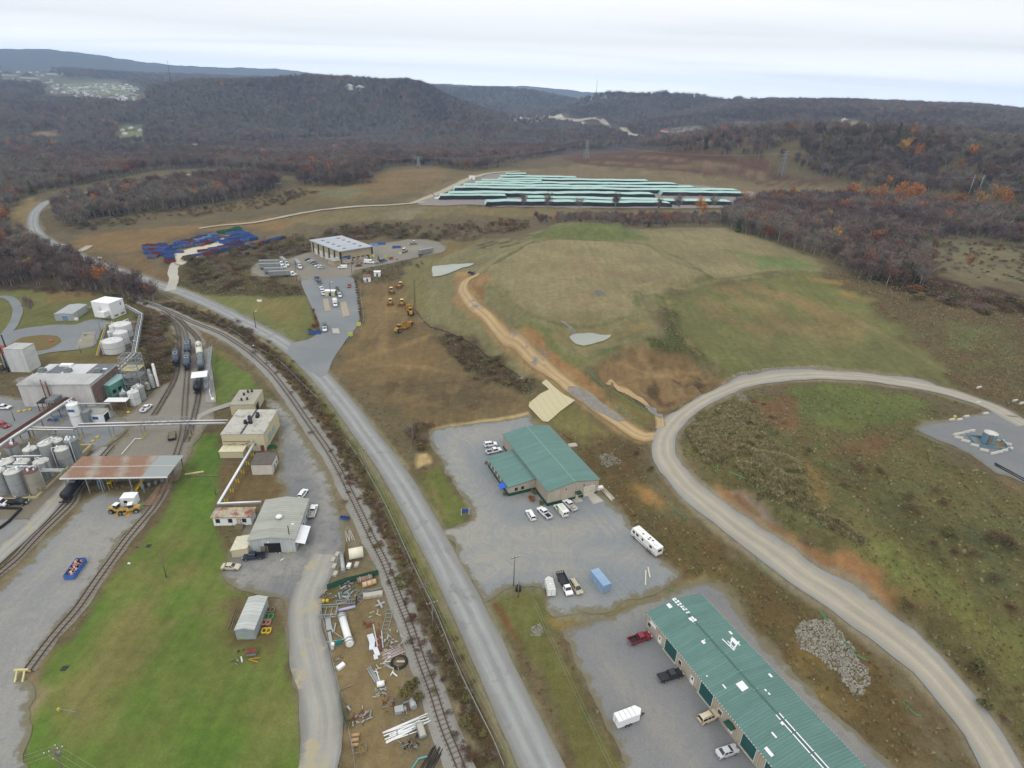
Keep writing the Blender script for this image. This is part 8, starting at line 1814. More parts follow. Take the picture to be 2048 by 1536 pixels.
sock([(1415,925),(1460,945),(1500,962),(1545,990)],'green silt sock along the top of the orange bank',M_sock);sock([(1340,1010),(1362,1030),(1375,1040)],'green silt sock on the brown slope, northern piece',M_sock);sock([(1510,1115),(1522,1135),(1540,1150)],'green silt sock on the brown slope, middle piece',M_sock);sock([(1640,1225),(1655,1245)],'green silt sock above the stone bed',M_sock,.8);sock([(1680,1275),(1710,1310),(1735,1322)],'green silt sock right of the stone bed',M_sock);sock([(1805,1405),(1830,1430),(1840,1432)],'green silt sock at the lower right',M_sock)
sock([(1330,1164),(1336,1178),(1348,1184)],'green hose in the ditch between the lots',M_sock)
sock([(828,560),(830,620),(845,640),(860,655),(885,662),(910,672),(960,700),(1010,735),(1040,755)],'black silt fence round the foot of the mound',M_silt,.55,'silt_fence')
M_lw=mat('pale_concrete_block',(196,194,184),.85,0,.08,1)
def barrier(px,py,rz,label,group,L=1.2):
 o=MB().prism([(-L,0),(L,0),(L,.45),(-L,.45)],-.32,.32).prism([(-L+.05,.45),(L-.05,.45),(L-.1,.85),(-L+.1,.85)],-.2,.2).build('concrete_barrier',M_lw,None,tuple(P(px,py)),rz);tag(o,label,'barrier',group)
z7=lambda x_,y_:(1360+x_/2.9535,520+y_/2.9535)
ring=[(1630,1035),(1660,1030),(1690,1022),(1722,1015),(1645,1055),(1685,1075),(1738,1100),(1795,1130),(1850,1148),(1883,1140),(1915,1130),(1945,1120),(1930,1092),(1890,1072)]
for k,q_ in enumerate(ring):barrier(*z7(*q_),(-.45 if k in(4,5,6,7,12,13)else.25),'pale concrete barrier in the ring round the blue tank','barriers round the blue tank')
for q_,lb in(((1605,948),'pale barrier left of the yellow drum'),((1650,948),'pale barrier right of the yellow drum'),((1690,930),'pale barrier standing on end near the pad corner'),((1803,912),'pale barrier alone at the pad entrance'),((1757,848),'white barrier at the grass tip by the haul road'),((1765,757),'white block at the field corner by the haul road'),((1978,835),'pale barrier at the right edge, left one'),((2018,850),'pale barrier at the right edge, right one')):barrier(*z7(*q_),.3,lb,None)
p=P(*z7(1810,1085));r=empty('storage_tank',tuple(p),0,'blue grey round tank with pale top inside a low blue basin','tank');bl=mat('blue_grey_tank',(104,136,152),.5,.05,.12,.6);MB().lathe([(2.0,0),(2.0,4.2)],n=24).build('shell',bl,r);MB().lathe([(2.05,4.1),(2.05,4.3),(.02,4.7)],n=24).build('top',M_tanktop,r);MB().box(-1.6,-.7,-2.3,-2.0,0,4.4).build('ladder',M_wood,r)
bs=empty('tank_basin',tuple(p+Vector((.5,0,0))),-.25,'low blue steel basin round the tank','basin');mb=MB();[mb.box(*q_,0,1.0)for q_ in((-5,5,-3.4,-3.2),(-5,5,3.2,3.4),(-5,-4.8,-3.2,3.2),(4.8,5,-3.2,3.2))];mb.build('wall',bl,bs);MB().box(-4.8,4.8,-3.2,3.2,.05,.25).build('floor',mat('rusty_floor',(116,100,70),.9,var=.3),bs)
p=P(*z7(1620,934));r=tag(MB().cyl((0,0,0),(0,0,1),.5,n=12).build('yellow_drum',M_yel,None,tuple(p)),'yellow drum beside the pale barriers','drum')
for k,(a,b)in enumerate(((z7(1858,1205),z7(2070,1320)),(z7(1858,1215),z7(2070,1333)))):
 A_,B_=P(*a),P(*b);o=MB().cyl(Vector((0,0,.35)),(B_-A_)+Vector((0,0,.35)),.24,n=10).build('black_pipe',M_black,None,tuple(A_));tag(o,'long black pipe at the right edge, %s of the two'%('upper' if k==0 else 'lower'),'pipe')
def rocks(name,poly,n,size,label,m=None,seed=1):
 size=(size[0]*.5,size[1]*.6);n=int(n*1.5)
 w_=[P(*p_)for p_ in poly];xs=[p_.x for p_ in w_];ys=[p_.y for p_ in w_];rr=np.random.default_rng(seed);mb=MB();X_=rr.uniform(min(xs),max(xs),n*3);Y_=rr.uniform(min(ys),max(ys),n*3)
 k=sdist(X_,Y_,[(p_.x,p_.y)for p_ in w_])+fbm(X_,Y_,3,2,3)*1.0<0;X_,Y_=X_[k][:n],Y_[k][:n];S_=rr.uniform(size[0],size[1],len(X_));Z_=hz_np(X_,Y_)
 for x,y,z,s in zip(X_,Y_,Z_,S_):
  M=Matrix.Translation((x,y,z+s*.12))@Matrix.Rotation(rr.uniform(0,6),4,Vector(rr.normal(size=3)).normalized());a,b,c=s*rr.uniform(.7,1.1),s*rr.uniform(.5,.9),s*rr.uniform(.4,.7)
  i=len(mb.v);V_=[M@Vector((a,0,0)),M@Vector((-a,0,0)),M@Vector((0,b,0)),M@Vector((0,-b,0)),M@Vector((0,0,c)),M@Vector((0,0,-c)),M@Vector((a*.6,b*.6,c*.55)),M@Vector((-a*.6,-b*.5,c*.6))];mb.v+=[tuple(v_)for v_ in V_]
  for f in((0,2,6),(2,4,6),(4,0,6),(1,3,7),(3,4,7),(4,1,7),(0,4,3),(2,1,4),(0,3,5),(3,1,5),(1,2,5),(2,0,5)):mb.f.append(tuple(i+q_ for q_ in f));mb.m.append(0);mb.sm.append(False)
 o=mb.build(name,m or M_stone);tag(o,label,None,None,'stuff')
rocks('riprap',[(1590,1262),(1610,1240),(1660,1240),(1700,1290),(1735,1340),(1730,1385),(1705,1390),(1680,1350),(1640,1320),(1600,1295)],1500,(.3,.7),'bed of pale riprap stones below the haul road')
rocks('riprap',[(1195,910),(1225,905),(1245,925),(1225,935),(1200,930)],240,(.25,.55),'patch of pale stones beside the green building',seed=2);rocks('riprap',[(1062,1255),(1080,1245),(1092,1258),(1080,1272),(1060,1272)],160,(.2,.45),'small heap of pale stones on the verge',seed=3)
rocks('riprap',[(1120,642),(1132,641),(1154,668),(1144,672)],260,(.3,.6),'stone chute down to the pond',seed=4);rocks('riprap',[(1186,585),(1196,580),(1208,583),(1212,592),(1196,594)],140,(.4,.8),'small grey stone heap on the mound',mat('grey_stone',(120,122,120),.9,var=.2),5)
rocks('riprap',[(1457,752),(1490,742),(1560,735),(1640,730),(1665,736),(1620,742),(1540,747),(1470,758)],700,(.3,.6),'pale stone edging along the top of the haul road',seed=6);rocks('riprap',[(1470,785),(1485,785),(1500,810),(1525,845),(1515,850),(1490,820)],400,(.25,.5),'stone lined channel inside the haul road',seed=7)
rocks('riprap',[(1062,695),(1085,696),(1098,712),(1085,712)],120,(.3,.6),'pale stones at the culvert on the mound',seed=8);rocks('riprap',[(1028,750),(1045,750),(1048,758),(1032,762)],90,(.3,.6),'pale stones at the end of the silt fence',seed=9);rocks('riprap',[(843,638),(858,635),(856,642),(844,645)],60,(.3,.6),'white stones by the silt fence',seed=10)
rocks('riprap',[(1845,1290),(1870,1310),(1900,1340),(1890,1345),(1860,1320),(1838,1300)],150,(.2,.45),'stones beside the haul road at the lower right',seed=11);rocks('riprap',[(1450,1050),(1500,1085),(1560,1120),(1552,1124),(1490,1092),(1445,1060)],160,(.15,.3),'scattered stones below the haul road',seed=12);rocks('riprap',[(1205,795),(1250,815),(1275,845),(1268,850),(1240,825),(1200,800)],200,(.2,.4),'scattered rubble beside the dirt track',seed=13)
rocks('riprap',[(1405,965),(1440,985),(1540,1065),(1640,1150),(1700,1190),(1695,1196),(1630,1158),(1530,1075),(1430,992),(1400,972)],350,(.15,.32),'stones in the ditch below the orange bank',seed=14)
def bush(px,py,s,i,label,w=1.2,cat='bush',name='bush'):
 o=bpy.data.objects.new(name,SHR[i]);COL.objects.link(o);p=P(px,py);o.location=(p.x,p.y,p.z-.05);o.scale=(s*w,s*w,s);o.rotation_euler=(0,0,random.uniform(0,6));tag(o,label,cat)
def heap(px,py,label,items,name='scrap_heap',rz=0,cat='scrap'):
 r=empty(name,tuple(P(px,py)),rz,label,cat)
 for nm,mb,m in items:mb.build(nm,m,r)
 return r
def pipes_(n,L,r0,dx,jit=.1,z=0):
 mb=MB();rr=random.Random(n*7+int(L*10))
 for k in range(n):y=(k-n/2)*dx;a=rr.gauss(0,jit);mb.cyl((-L/2,y-a*L/2,r0+z+(k%2)*r0*.8),(L/2+rr.uniform(-.6,.6),y+a*L/2,r0+z+(k%2)*r0*.8),r0,n=7)
 return mb
def junk(n,s,sp,seed=1):
 mb=MB();rr=random.Random(seed)
 for k in range(n):
  M=Matrix.Translation((rr.gauss(0,sp),rr.gauss(0,sp),rr.uniform(.1,.5)))@Matrix.Rotation(rr.uniform(0,3.1),4,Vector((rr.gauss(0,.4),rr.gauss(0,.4),1)).normalized());s_=s*.62;a,b,c=rr.uniform(.3,1.3)*s_,rr.uniform(.06,.3)*s_,rr.uniform(.05,.18)*s_;mb.box(-a,a,-b,b,-c,c,rr.randint(0,2),M)
 return mb
def frame_(L,w_,t=.1,k=4,z=.2):
 mb=MB();mb.bar((-L/2,-w_/2,z),(L/2,-w_/2,z),t);mb.bar((-L/2,w_/2,z),(L/2,w_/2,z),t)
 for j in range(k):x=-L/2+L*j/(k-1);mb.bar((x,-w_/2,z),(x,w_/2,z),t)
 return mb
M_pv=mat('lilac_pipe',(170,170,206),.5);JM=[M_grey,M_rust,mat('dull_scrap',(160,152,140),.8,var=.2)]
zs=lambda x_,y_:(640+x_/4.197,1170+y_/4.197)
def ang_px(a,b):return frame2(P(*a),P(*b))
def lying(name,a,b,r0,m,label,cat,flange=None,n=14):
 A_,B_=P(*a),P(*b);o=empty(name,tuple(A_),0,label,cat);d=(B_-A_);d.z=0;MB().cyl(Vector((0,0,r0)),d+Vector((0,0,r0)),r0,n=n).build('shell',m,o)
 if flange:
  for t in flange:c=d*t;u=d.normalized()*.12;MB().cyl(c-u+Vector((0,0,r0)),c+u+Vector((0,0,r0)),r0*1.25,n=n).build('flange',M_steel if m!=M_white else M_tank,o)
lying('white_column',zs(182,270),zs(255,520),.85,M_white,'long white flanged column lying in the scrapyard','vessel',(.04,.12,.86,.96))
lying('white_tank',z5(905,125),z5(1000,108),1.5,mat('cream_tank',(222,218,196),.5),'cream white horizontal tank beside the railway','tank',None,20)
lying('grey_column',z5(852,100),z5(866,222),.55,M_tank,'grey white column lying north of the fence','vessel',(.05,.93));lying('rusty_tank',z5(960,290),z5(1060,262),.75,mat('rusty_pale',(140,116,96),.8,var=.25),'rusty old tank by the green fence','tank',(.2,.8));lying('orange_tank',z5(995,318),z5(1085,290),.7,mat('salmon_tank',(206,168,124),.6),'salmon coloured tank by the green fence','tank',(.3,.7))
lying('grey_tank',zs(770,985),zs(790,1050),.7,M_tank,'small grey tank at the bush in the scrapyard','tank')
A_=P(*zs(850,1235));r=empty('tub',tuple(A_),ang_px(zs(835,1190),zs(865,1285)),'grey tub beside the bundle of white pipes','tub');MB().box(-1.6,1.6,-.75,.75,.1,.9).build('shell',M_grey,r,bevel=.2);MB().box(-1.4,1.4,-.55,.55,.88,.96).build('contents',M_conc,r)
heap(*zs(720,1195),'bundle of long white pipes in the scrapyard',[('pipes',pipes_(7,9,.13,.34,.05),M_white),('pipes',pipes_(4,7,.13,.4,.06,.3),M_white)],'pipe_bundle',ang_px(zs(605,1240),zs(850,1140)))
heap(*zs(710,1250),'thinner bundle of white pipes below the main bundle',[('pipes',pipes_(3,7.5,.11,.3,.05),M_white)],'pipe_bundle',ang_px(zs(610,1290),zs(800,1210)))
heap(*zs(610,575),'rack of short rusty pipes in the scrapyard',[('pipes',pipes_(8,4.6,.12,.36,.01),mat('pinkish_pipe',(176,160,156),.7))],'pipe_bundle',ang_px(zs(570,595),zs(670,550)))
heap(*zs(455,760),'two grey pipes lying beside white scrap',[('pipes',pipes_(3,4.8,.16,.36,.02),M_tank)],'pipe_bundle',ang_px(zs(420,710),zs(485,815)))
heap(*zs(495,770),'single pale pipe beside the grey pipes',[('pipes',pipes_(1,4.2,.12,.3,.0),M_white)],'pipe_bundle',ang_px(zs(480,720),zs(508,810)))
heap(*zs(450,500),'pile of bright sheet metal in the scrapyard',[('sheets',MB().box(-3,-.5,-.8,.6,.1,.3,0,Matrix.Rotation(.1,4,'Z')).box(-.6,1.6,-.9,.3,.15,.45,0,Matrix.Rotation(-.2,4,'Z')).box(1.2,3.6,-.6,.5,.1,.4,0,Matrix.Rotation(.15,4,'Z')).box(3,4.3,-.5,.4,.1,.3),mat('bright_sheet',(206,210,216),.5,.2,.1)),('beam',MB().box(-6.5,1,.6,.9,.1,.35),M_conc)],'sheet_metal_pile',ang_px(zs(430,400),zs(470,610)))
heap(*zs(500,480),'maroon beam beside the bright sheet metal',[('beam',MB().box(-3.4,2.6,-.25,.25,.1,.5),mat('maroon',(112,54,54),.7)),('beam',MB().box(-3,2,.5,.8,.1,.4),M_tank)],'steel_beam',ang_px(zs(490,410),zs(505,580)))
heap(*zs(235,205),'lilac white pipe on blocks',[('pipe',pipes_(1,4.4,.35,.3,0,.2),M_pv)],'short_pipe',ang_px(zs(180,215),zs(290,190)));heap(*zs(225,150),'grey steel trough with uprights',[('trough',frame_(5,1.2,.2,5,.3),M_grey),('uprights',MB().box(2.3,2.5,-.9,.9,0,1.6),M_dark)],'trough',ang_px(zs(165,150),zs(290,140)))
heap(*zs(72,240),'square galvanised frame by the fence',[('frame',frame_(4,3.2,.14,4,.5),M_steel),('frame',frame_(4,3.2,.14,2,1.3),M_steel)],'cage',.1)
heap(*zs(72,330),'light grey panel leaning by the fence',[('panel',MB().box(-2,2,-.6,.6,.1,.35),M_tank)],'panel',ang_px(zs(65,280),zs(75,375)));heap(*zs(112,370),'grey V shaped steel piece',[('arms',MB().bar((-1.4,-.6,.2),(1.6,0,.2),.3).bar((-1.4,.6,.2),(1.6,0,.2),.3),M_tank)],'steel_piece',ang_px(zs(110,330),zs(112,415)))
heap(*zs(92,480),'long grey channel by the west fence',[('channel',MB().box(-2.6,2.6,-.35,.35,.1,.6),M_tank)],'channel',ang_px(zs(80,430),zs(100,530)));heap(*zs(155,500),'teal reel beside a white drum',[('reel',MB().cyl((0,-.2,.7),(0,.3,.7),.7,n=16),mat('teal_reel',(40,124,124),.6)),('drum',MB().cyl((-1.2,0,0),(-1.2,0,.9),.4,n=12),M_white)],'reel',.4)
heap(*zs(135,455),'triangular frame of grey struts',[('struts',MB().bar((-2,-1,.3),(2,-.4,.3),.18).bar((2,-.4,.3),(-.6,1.6,.3),.14),M_tank)],'strut_scrap',.1);heap(*zs(175,690),'white appliance lying by the west fence',[('case',MB().box(-.9,.9,-.5,.5,0,.6),M_white)],'white_appliance',.9);heap(*zs(145,645),'rusty ring and red scrap',[('scrap',junk(12,.7,.8,4),JM)],rz=0)
heap(*zs(200,70),'tangle of grey handrails',[('rails',junk(26,1.5,1.3,5),[M_steel,M_grey,M_steel])]);heap(*zs(50,100),'heap of rusty fittings in the corner',[('scrap',junk(22,.7,.9,6),JM)]);heap(*zs(30,150),'yellow drum group in the corner',[('drums',MB().cyl((0,0,0),(0,0,1),.35,n=10).cyl((.9,.2,0),(.9,.2,.9),.35,n=10),M_yel)],'drums',cat='drum');heap(*zs(320,65),'small grey scrap near the fence',[('scrap',junk(14,.9,1.2,7),[M_grey]*3)]);heap(*zs(338,125),'bent pale railing near the blocks',[('rail',frame_(3,1.4,.1,4),M_steel)],'railing',1.2)
for k,x_ in enumerate((395,448,495)):o=MB().box(-.9,.9,-.7,.7,0,.8).build('concrete_block',M_conc,None,tuple(P(*zs(x_,100-k*8))),.2);tag(o,'square concrete block, %s of three in a row'%('left','middle','right')[k],'block')
for k,q_ in enumerate(((797,140),(803,185),(812,235),(825,105),(903,180),(955,173))):o=MB().box(-.8,.8,-.5,.5,0,.7).build('concrete_block',M_conc if k!=4 else M_white,None,tuple(P(*z5(*q_))),1.5);tag(o,('grey block, upper one of the column','grey block, middle one of the column','grey block, lowest one of the column','grey block near the column top, tilted','white block beside the cream tank','brown block right of the white block')[k],'block')
heap(*zs(440,45),'long grey beam rack near the fence',[('beams',pipes_(3,5.5,.14,.5,.02),M_grey)],'beam_rack',ang_px(zs(385,60),zs(500,35)));heap(*zs(505,170),'grey cross shaped stand',[('cross',MB().box(-1.2,1.2,-.2,.2,.1,.5).box(-.2,.2,-1.4,1.4,.1,.6),M_tank)],'cross_stand',.6);heap(*zs(400,335),'rusty winch frame in the scrapyard',[('frame',junk(9,1.1,.8,9),[M_rust,M_wood,M_rust])]);heap(*zs(480,250),'short pale plates in the scrapyard',[('plates',junk(8,.8,.9,10),[M_conc,M_grey,M_conc])])
heap(*zs(565,310),'grey ladder rack lying by the ballast',[('ladder',frame_(7,1.5,.1,7),M_steel)],'ladder_rack',ang_px(zs(580,240),zs(545,380)));heap(*zs(610,470),'scattered grey pipes by the ballast',[('pipes',junk(30,1.2,1.9,12),[M_tank,M_wood,M_conc])]);heap(*zs(570,690),'pale bent pipes near the hose coil',[('pipes',junk(18,1.1,1.5,13),[M_conc,M_white,M_tank])])
r=empty('hose_coil',tuple(P(*zs(665,650))),0,'dark coil of hose in the weeds','hose');mb=MB()
for k in range(3):mb.wire([(1.9*math.cos(t/16*6.283)*(1-k*.12),1.9*math.sin(t/16*6.283)*(1-k*.12),.15+k*.12)for t in range(17)],.1,6)
mb.build('coil',M_dark,r)
heap(*zs(510,845),'white battered drum in the middle of the yard',[('drum',MB().cyl((-.8,0,.6),(.8,0,.6),.6,n=12),M_white),('scrap',junk(6,.5,.7,14),JM)],'white_drum',.3);heap(*zs(515,915),'heap of small white and grey scrap',[('scrap',junk(22,.6,.9,15),[M_tank,M_grey,M_conc])]);heap(*zs(610,1000),'red and grey machine parts in a row',[('scrap',junk(20,1.0,1.4,16),[M_rust,M_grey,mat('maroon',(112,54,54),.7)])]);heap(*zs(665,1060),'grey pump block near the bush',[('block',MB().box(-.9,.9,-.7,.7,0,.9).cyl((1.2,-.4,.3),(1.2,.6,.3),.3,n=10),M_tank)],'pump_block',.3)
heap(*zs(730,1040),'row of small rusty valves',[('scrap',junk(16,.6,1.0,18),JM)]);heap(*zs(345,1120),'tangled grey scrap west of the track',[('scrap',junk(30,1.0,1.3,19),[M_tank,M_grey,M_rust])]);heap(*zs(305,1310),'row of small brown tanks',[('tanks',MB().cyl((-.9,0,.4),(.5,0,.4),.4,n=10).cyl((-.9,1.0,.4),(.6,1.0,.4),.35,n=10).cyl((-.8,-1.0,.4),(.5,-1.0,.4),.35,n=10),mat('brown_cream',(170,140,104),.6))],'small_tanks',.2,'tank');heap(*zs(335,1385),'pallet box holding yellow hose',[('box',frame_(2.4,1.8,.18,3,.6),M_wood),('hose',junk(8,.5,.4,20),[M_yel,M_wood,M_yel])],'pallet_box',.2)
heap(*zs(760,1340),'dark scrap iron south of the pipes',[('scrap',junk(26,1.0,1.2,21),[M_dark,M_grey,M_wood])]);heap(*zs(930,1470),'bundle of dark rods at the bottom right of the scrapyard',[('rods',pipes_(8,5,.1,.3,.05),M_dark)],'rod_bundle',1.2);heap(*zs(845,1490),'turquoise bent pipe in the weeds',[('pipe',MB().wire([(-1.6,-1.2,.2),(-.4,.6,.3),(1.2,.9,.3)],.16,8),mat('turquoise_pipe',(96,160,160),.5))],'bent_pipe',.1);heap(*zs(215,865),'short timber plank on brown grass',[('plank',MB().box(-1.6,1.6,-.15,.15,.05,.2),M_wood)],'plank',.5)
heap(*zs(100,265-470+470),'white square lids by the frame',[('lids',junk(4,.5,.5,22),[M_white]*3)])
heap(*z4(1415,1300),'row of pale channels beside the railway',[('channels',pipes_(5,4.5,.14,.45,.08),M_conc)],'channels',ang_px(z4(1400,1250),z4(1420,1350)));heap(*z4(870,1430),'heap of white and green rubbish at the workshop door',[('rubbish',junk(20,.8,1.1,23),[M_white,M_yel,mat('pale_green',(130,170,140),.7)])],'rubbish_heap')
heap(*z5(250,770),'grey cart with red tray on the grass',[('cart',MB().box(-1,1,-.7,.7,.3,1.1),M_grey),('tray',MB().box(-1.05,1.05,-.75,.75,1.1,1.3),M_rust)],'cart',.2);heap(*z5(180,795),'white antenna like frame on the grass',[('frame',junk(8,1.1,.9,24),[M_white,M_dark,M_tank])],'antenna_scrap');heap(*z5(262,810),'orange A frame on the grass',[('frame',MB().bar((-1.2,0,.2),(1.2,.6,.2),.14).bar((-1.2,0,.2),(1.2,-.6,.2),.14),mat('orange_paint',(196,140,60),.6))],'trestle')
for q_,lb,m_,s_ in(((375,480),'brown machine beside the metal shed',M_wood,.8),((362,525),'green crate beside the metal shed',mat('green_crate',(60,130,84),.6),.9),((345,565),'red and white machine beside the metal shed',mat('faded_red',(176,120,112),.6),.8),((348,620),'yellow tubular frame beside the metal shed',M_yel,.8),((188,660),'lime green barrow before the metal shed',mat('lime',(140,180,80),.6),.5)):heap(*z5(*q_),lb,[('body',frame_(2.4*s_,1.6*s_,.25,3,.5),m_),('parts',junk(7,.6*s_,.5,int(q_[0])),[m_,M_grey,M_wood])],'yard_machine',.1,'machine')
heap(*z5(115,530),'two long poles lying beside the metal shed',[('poles',pipes_(2,7,.1,.5,.02),M_wood)],'poles',ang_px(z5(95,595),z5(135,470)))
heap(*zf(1170,1060+0),'white posts',[],'marker')if False else None
z7b=lambda x_,y_:(820+x_/3.491,800+y_/3.491)
r=empty('sign_board',tuple(P(*z7b(385,800))),ang_px(z7b(365,805),z7b(402,800)),'blue sign board on white posts beside the entrance','sign');[MB().box(x-.06,x+.06,-.06,.06,0,2.2).build('post',M_white,r)for x in(-1.15,1.15)];MB().box(-1.1,1.1,-.05,.05,.7,2.1).build('panel',mat('blue_sign_face',(58,78,150),.5),r)
r=empty('dark_box',tuple(P(*z7b(755,1330))),.3,'dark round bin at the foot of the short pole','bin');MB().cyl((0,0,0),(0,0,1.3),.7,n=12).build('body',M_black,r);MB().cyl((0,0,1.3),(0,0,1.4),.75,n=12).build('lid',M_dark,r)
for k,(a,b)in enumerate(((z7b(1645,1195),z7b(1643,1298)),(z7b(1660,1172),z7b(1675,1243)))):A_,B_=P(*a),P(*b);o=MB().bar((0,0,.2),(B_-A_)+Vector((0,0,.2)),.35,.35).build('timber_beam',mat('pale_timber',(196,190,172),.8),None,tuple(A_));tag(o,'pale timber beam on the gravel, %s of the two'%('longer' if k==0 else 'shorter'),'beam')
heap(*z7b(1385,660),'long pale timbers behind the building corner',[('timbers',pipes_(4,6.5,.14,.4,.05),mat('pale_timber',(196,190,172),.8))],'timbers',ang_px(z7b(1350,625),z7b(1415,695)));heap(*z7b(1325,622),'white box at the building corner',[('case',MB().box(-1,1,-.6,.6,0,1),M_white)],'white_box',.3);heap(*z7b(1135,320),'pale slab behind the building',[('slab',MB().box(-1.6,1.6,-1,1,0,.5),M_conc)],'slab',.3)
for k,q_ in enumerate(((395,930),(455,905),(500,880),(300,890))):pass
for q_,lb in((z3(0,0),''),):pass
for q_,lb in(((129,1337),'square drain grate at the lawn edge'),((297,1092),'round drain cover on the lawn')):o=MB().box(-.6,.6,-.6,.6,.02,.12).build('drain_grate',M_dark,None,tuple(P(*q_)));tag(o,lb,'drain')
o=MB().cyl((-.3,0,.25),(.3,0,.25),.25,n=10).build('white_tub',M_white,None,tuple(P(*z2(1060,1263))));tag(o,'small white tub lying on the lawn','tub')
r=empty('gate_frame',tuple(P(*(137,1428))),0,'low pipe frame with yellow end on the lawn','pipe frame');MB().wire([(-2,.4,0),(-2,.4,1),(2,-.2,1),(2.2,-.4,0)],.07,6).build('pipe',M_grey,r);MB().box(-2.3,-1.8,.2,.6,.4,1.0).build('valve',M_yel,r)
heap(*z2(1570,530),'yellow timber lying across the grass',[('beam',MB().bar((-2,-.3,.2),(3.2,1.6,.3),.4),mat('cream_timber',(206,194,140),.7)),('boards',MB().bar((-1.6,-.6,.15),(9,-.2,.15),.25).bar((4,.3,.15),(3.4,-3,.15),.2),M_wood)],'timber')
p=P(*z1(422,548));tag(MB().box(-.9,.9,-.5,.5,0,.9).build('red_box',mat('red_paint',(190,70,60),.5),None,tuple(p)),'small red box on the dry grass island','box')
for k,q_ in enumerate(((760,1270),(800,1225),(715,1215),(680,1285))):pass
for q_,lb in((z3(1645,870),'yellow bollard base beside the road'),(z3(1190,1240),'round yellow footing, lower of the two'),(z3(1248,1190),'round yellow footing, upper of the two'),(z3(245,860),'yellow footing before the hall'),(z3(320,850),'yellow footing at the hall corner'),(z3(385,835),'yellow footing under the rack')):o=MB().cyl((0,0,0),(0,0,.6),.55,n=12).build('yellow_footing',M_yel,None,tuple(P(*q_)));tag(o,lb,'footing')
heap(*z3(610,1160),'blue pumps under the pipe rack',[('pumps',junk(12,.8,2.2,30),[mat('blue_pump',(52,92,160),.5),M_grey,M_dark])],'pumps',cat='pump');heap(*zf(420,1040),'dark pumps before the front tanks',[('pumps',junk(20,.7,2.0,31),[M_dark,M_grey,M_white])],'pumps',cat='pump');heap(*zf(860,545),'dark pumps between the tanks',[('pumps',junk(16,.7,1.4,32),[M_dark,M_grey,M_dark])],'pumps',cat='pump')
for q_,lb in((z4(722,1095),''),):pass
for q_,lb,c_ in((z6(1240,352),'yellow green marker post by the drive',(190,200,90)),(z6(1355,360),'yellow green container behind the red truck',(160,190,80)),(z6(1108,995),'lime green sign beside the hedge',(190,210,110)),(z6(1030,1088),'lime green sign at the gate corner',(190,210,110))):
 r=empty('lime_sign',tuple(P(*q_)),.3,lb,'sign');MB().box(-1.1,1.1,-.1,.1,.6,2.6).build('panel',mat('lime_%d'%c_[0],c_,.6),r);MB().box(-.1,.1,-.05,.05,0,.6).build('post',M_white,r)
for q_,lb in(((184,605+3),'white rock by the path'),):pass
for(px,py,lb)in((200,517,'white sign on the bank beside the bend'),(127,491,'white block beside the upper road'),(277,565,'pale stone at the junction'),(519,603,'white boulder on the gate lawn')):o=MB().box(-1.3,1.3,-.4,.4,0,1.0).build('white_block',M_white,None,tuple(P(px,py)));tag(o,lb,'block')
M_hw=[mat('house_wall_%d'%k,c,.8)for k,c in enumerate(((206,204,198),(184,180,170),(150,140,130),(190,196,200)))];M_hr=[mat('house_roof_%d'%k,c,.8)for k,c in enumerate(((110,106,104),(140,138,136),(96,80,76),(206,206,206),(176,84,80)))]
def house(px,py,r_,w_,d_,h_,label,rz=None,wm=0,rm=0,group=None,name='house'):
 a_,tt=azel(px,py)
 p=P(px,py)if r_ is None else Vector((r_*math.sin(a_),r_*math.cos(a_),0));p.z=hz(p.x,p.y);o=empty(name,tuple(p),random.uniform(-.5,.5)if rz is None else rz,label,'house' if name=='house' else 'building',group)
 MB().box(-w_/2,w_/2,-d_/2,d_/2,-3,h_).build('wall',M_hw[wm],o);MB().prism([(-w_/2-.5,h_),(w_/2+.5,h_),(0,h_+w_*.22)],-d_/2-.5,d_/2+.5).build('roof',M_hr[rm],o);return o
rh=random.Random(9);GT='pale houses of the town on the plateau'
for k in range(150):
 y_=rh.choice([168,171,174,177,180,184,188,192,197,172,176]);px=rh.uniform(100 if y_<185 else 150,275)if rh.random()<.75 else rh.uniform(0,110);py=y_ if px>105 else rh.uniform(136,165)
 house(px,py+3,None,rh.uniform(8,17),rh.uniform(8,11),rh.uniform(3,4.5),'pale house in the crowded town on the plateau',None,rh.choice((0,0,3,1)),rh.choice((3,3,1,0)),GT)
for k,(px,py,w_)in enumerate(((20,152,60),(60,158,80),(110,150,70),(160,145,50),(200,148,60),(230,150,40))):house(px,py,None,w_,20,9,'long flat building at the edge of the town, number of bays differing',0,1,2,'long buildings above the town','long_building_far')
for(px,py,lb)in((245,262,'white farm house in the left clearing'),(262,258,'low white barn in the left clearing'),(280,262,'white shed at the right of the left clearing'),(250,270,'grey roofed house below the white barn')):house(px,py,None,9,8,3.2,lb,None,0,3)
for(px,py,lb)in((1652,244,'white house high on the right hillside'),(1688,243,'large white house on the right hillside'),(1672,252,'grey roofed house on the right hillside'),(1740,256,'white house at the right end of the hillside clearing'),(1720,250,'long pale building on the right hillside'),(1652,214,'faint house near the right ridge'),(1430,254,'white shed beside the far field')):house(px,py,None,13,10,5,lb,None,0,rh.choice((0,1,3)))
GV='small buildings in the valley beyond the pipe yard'
for k in range(26):house(rh.uniform(1290,1400),rh.uniform(266,284),None,rh.uniform(9,20),rh.uniform(8,12),5,'small pale building in the valley',None,rh.choice((0,1,3)),rh.choice((0,1,3)),GV)
house(1330,266,None,22,14,6,'white building with a red roof in the valley',None,0,4)
GF='tiny houses on the distant ridge'
for k in range(36):t_=rh.random();house(300+130*t_+rh.gauss(0,3),132+16*t_+rh.uniform(-1,2),6300,rh.uniform(20,40),20,8,'tiny pale house on the distant ridge',0,0,3,GF)
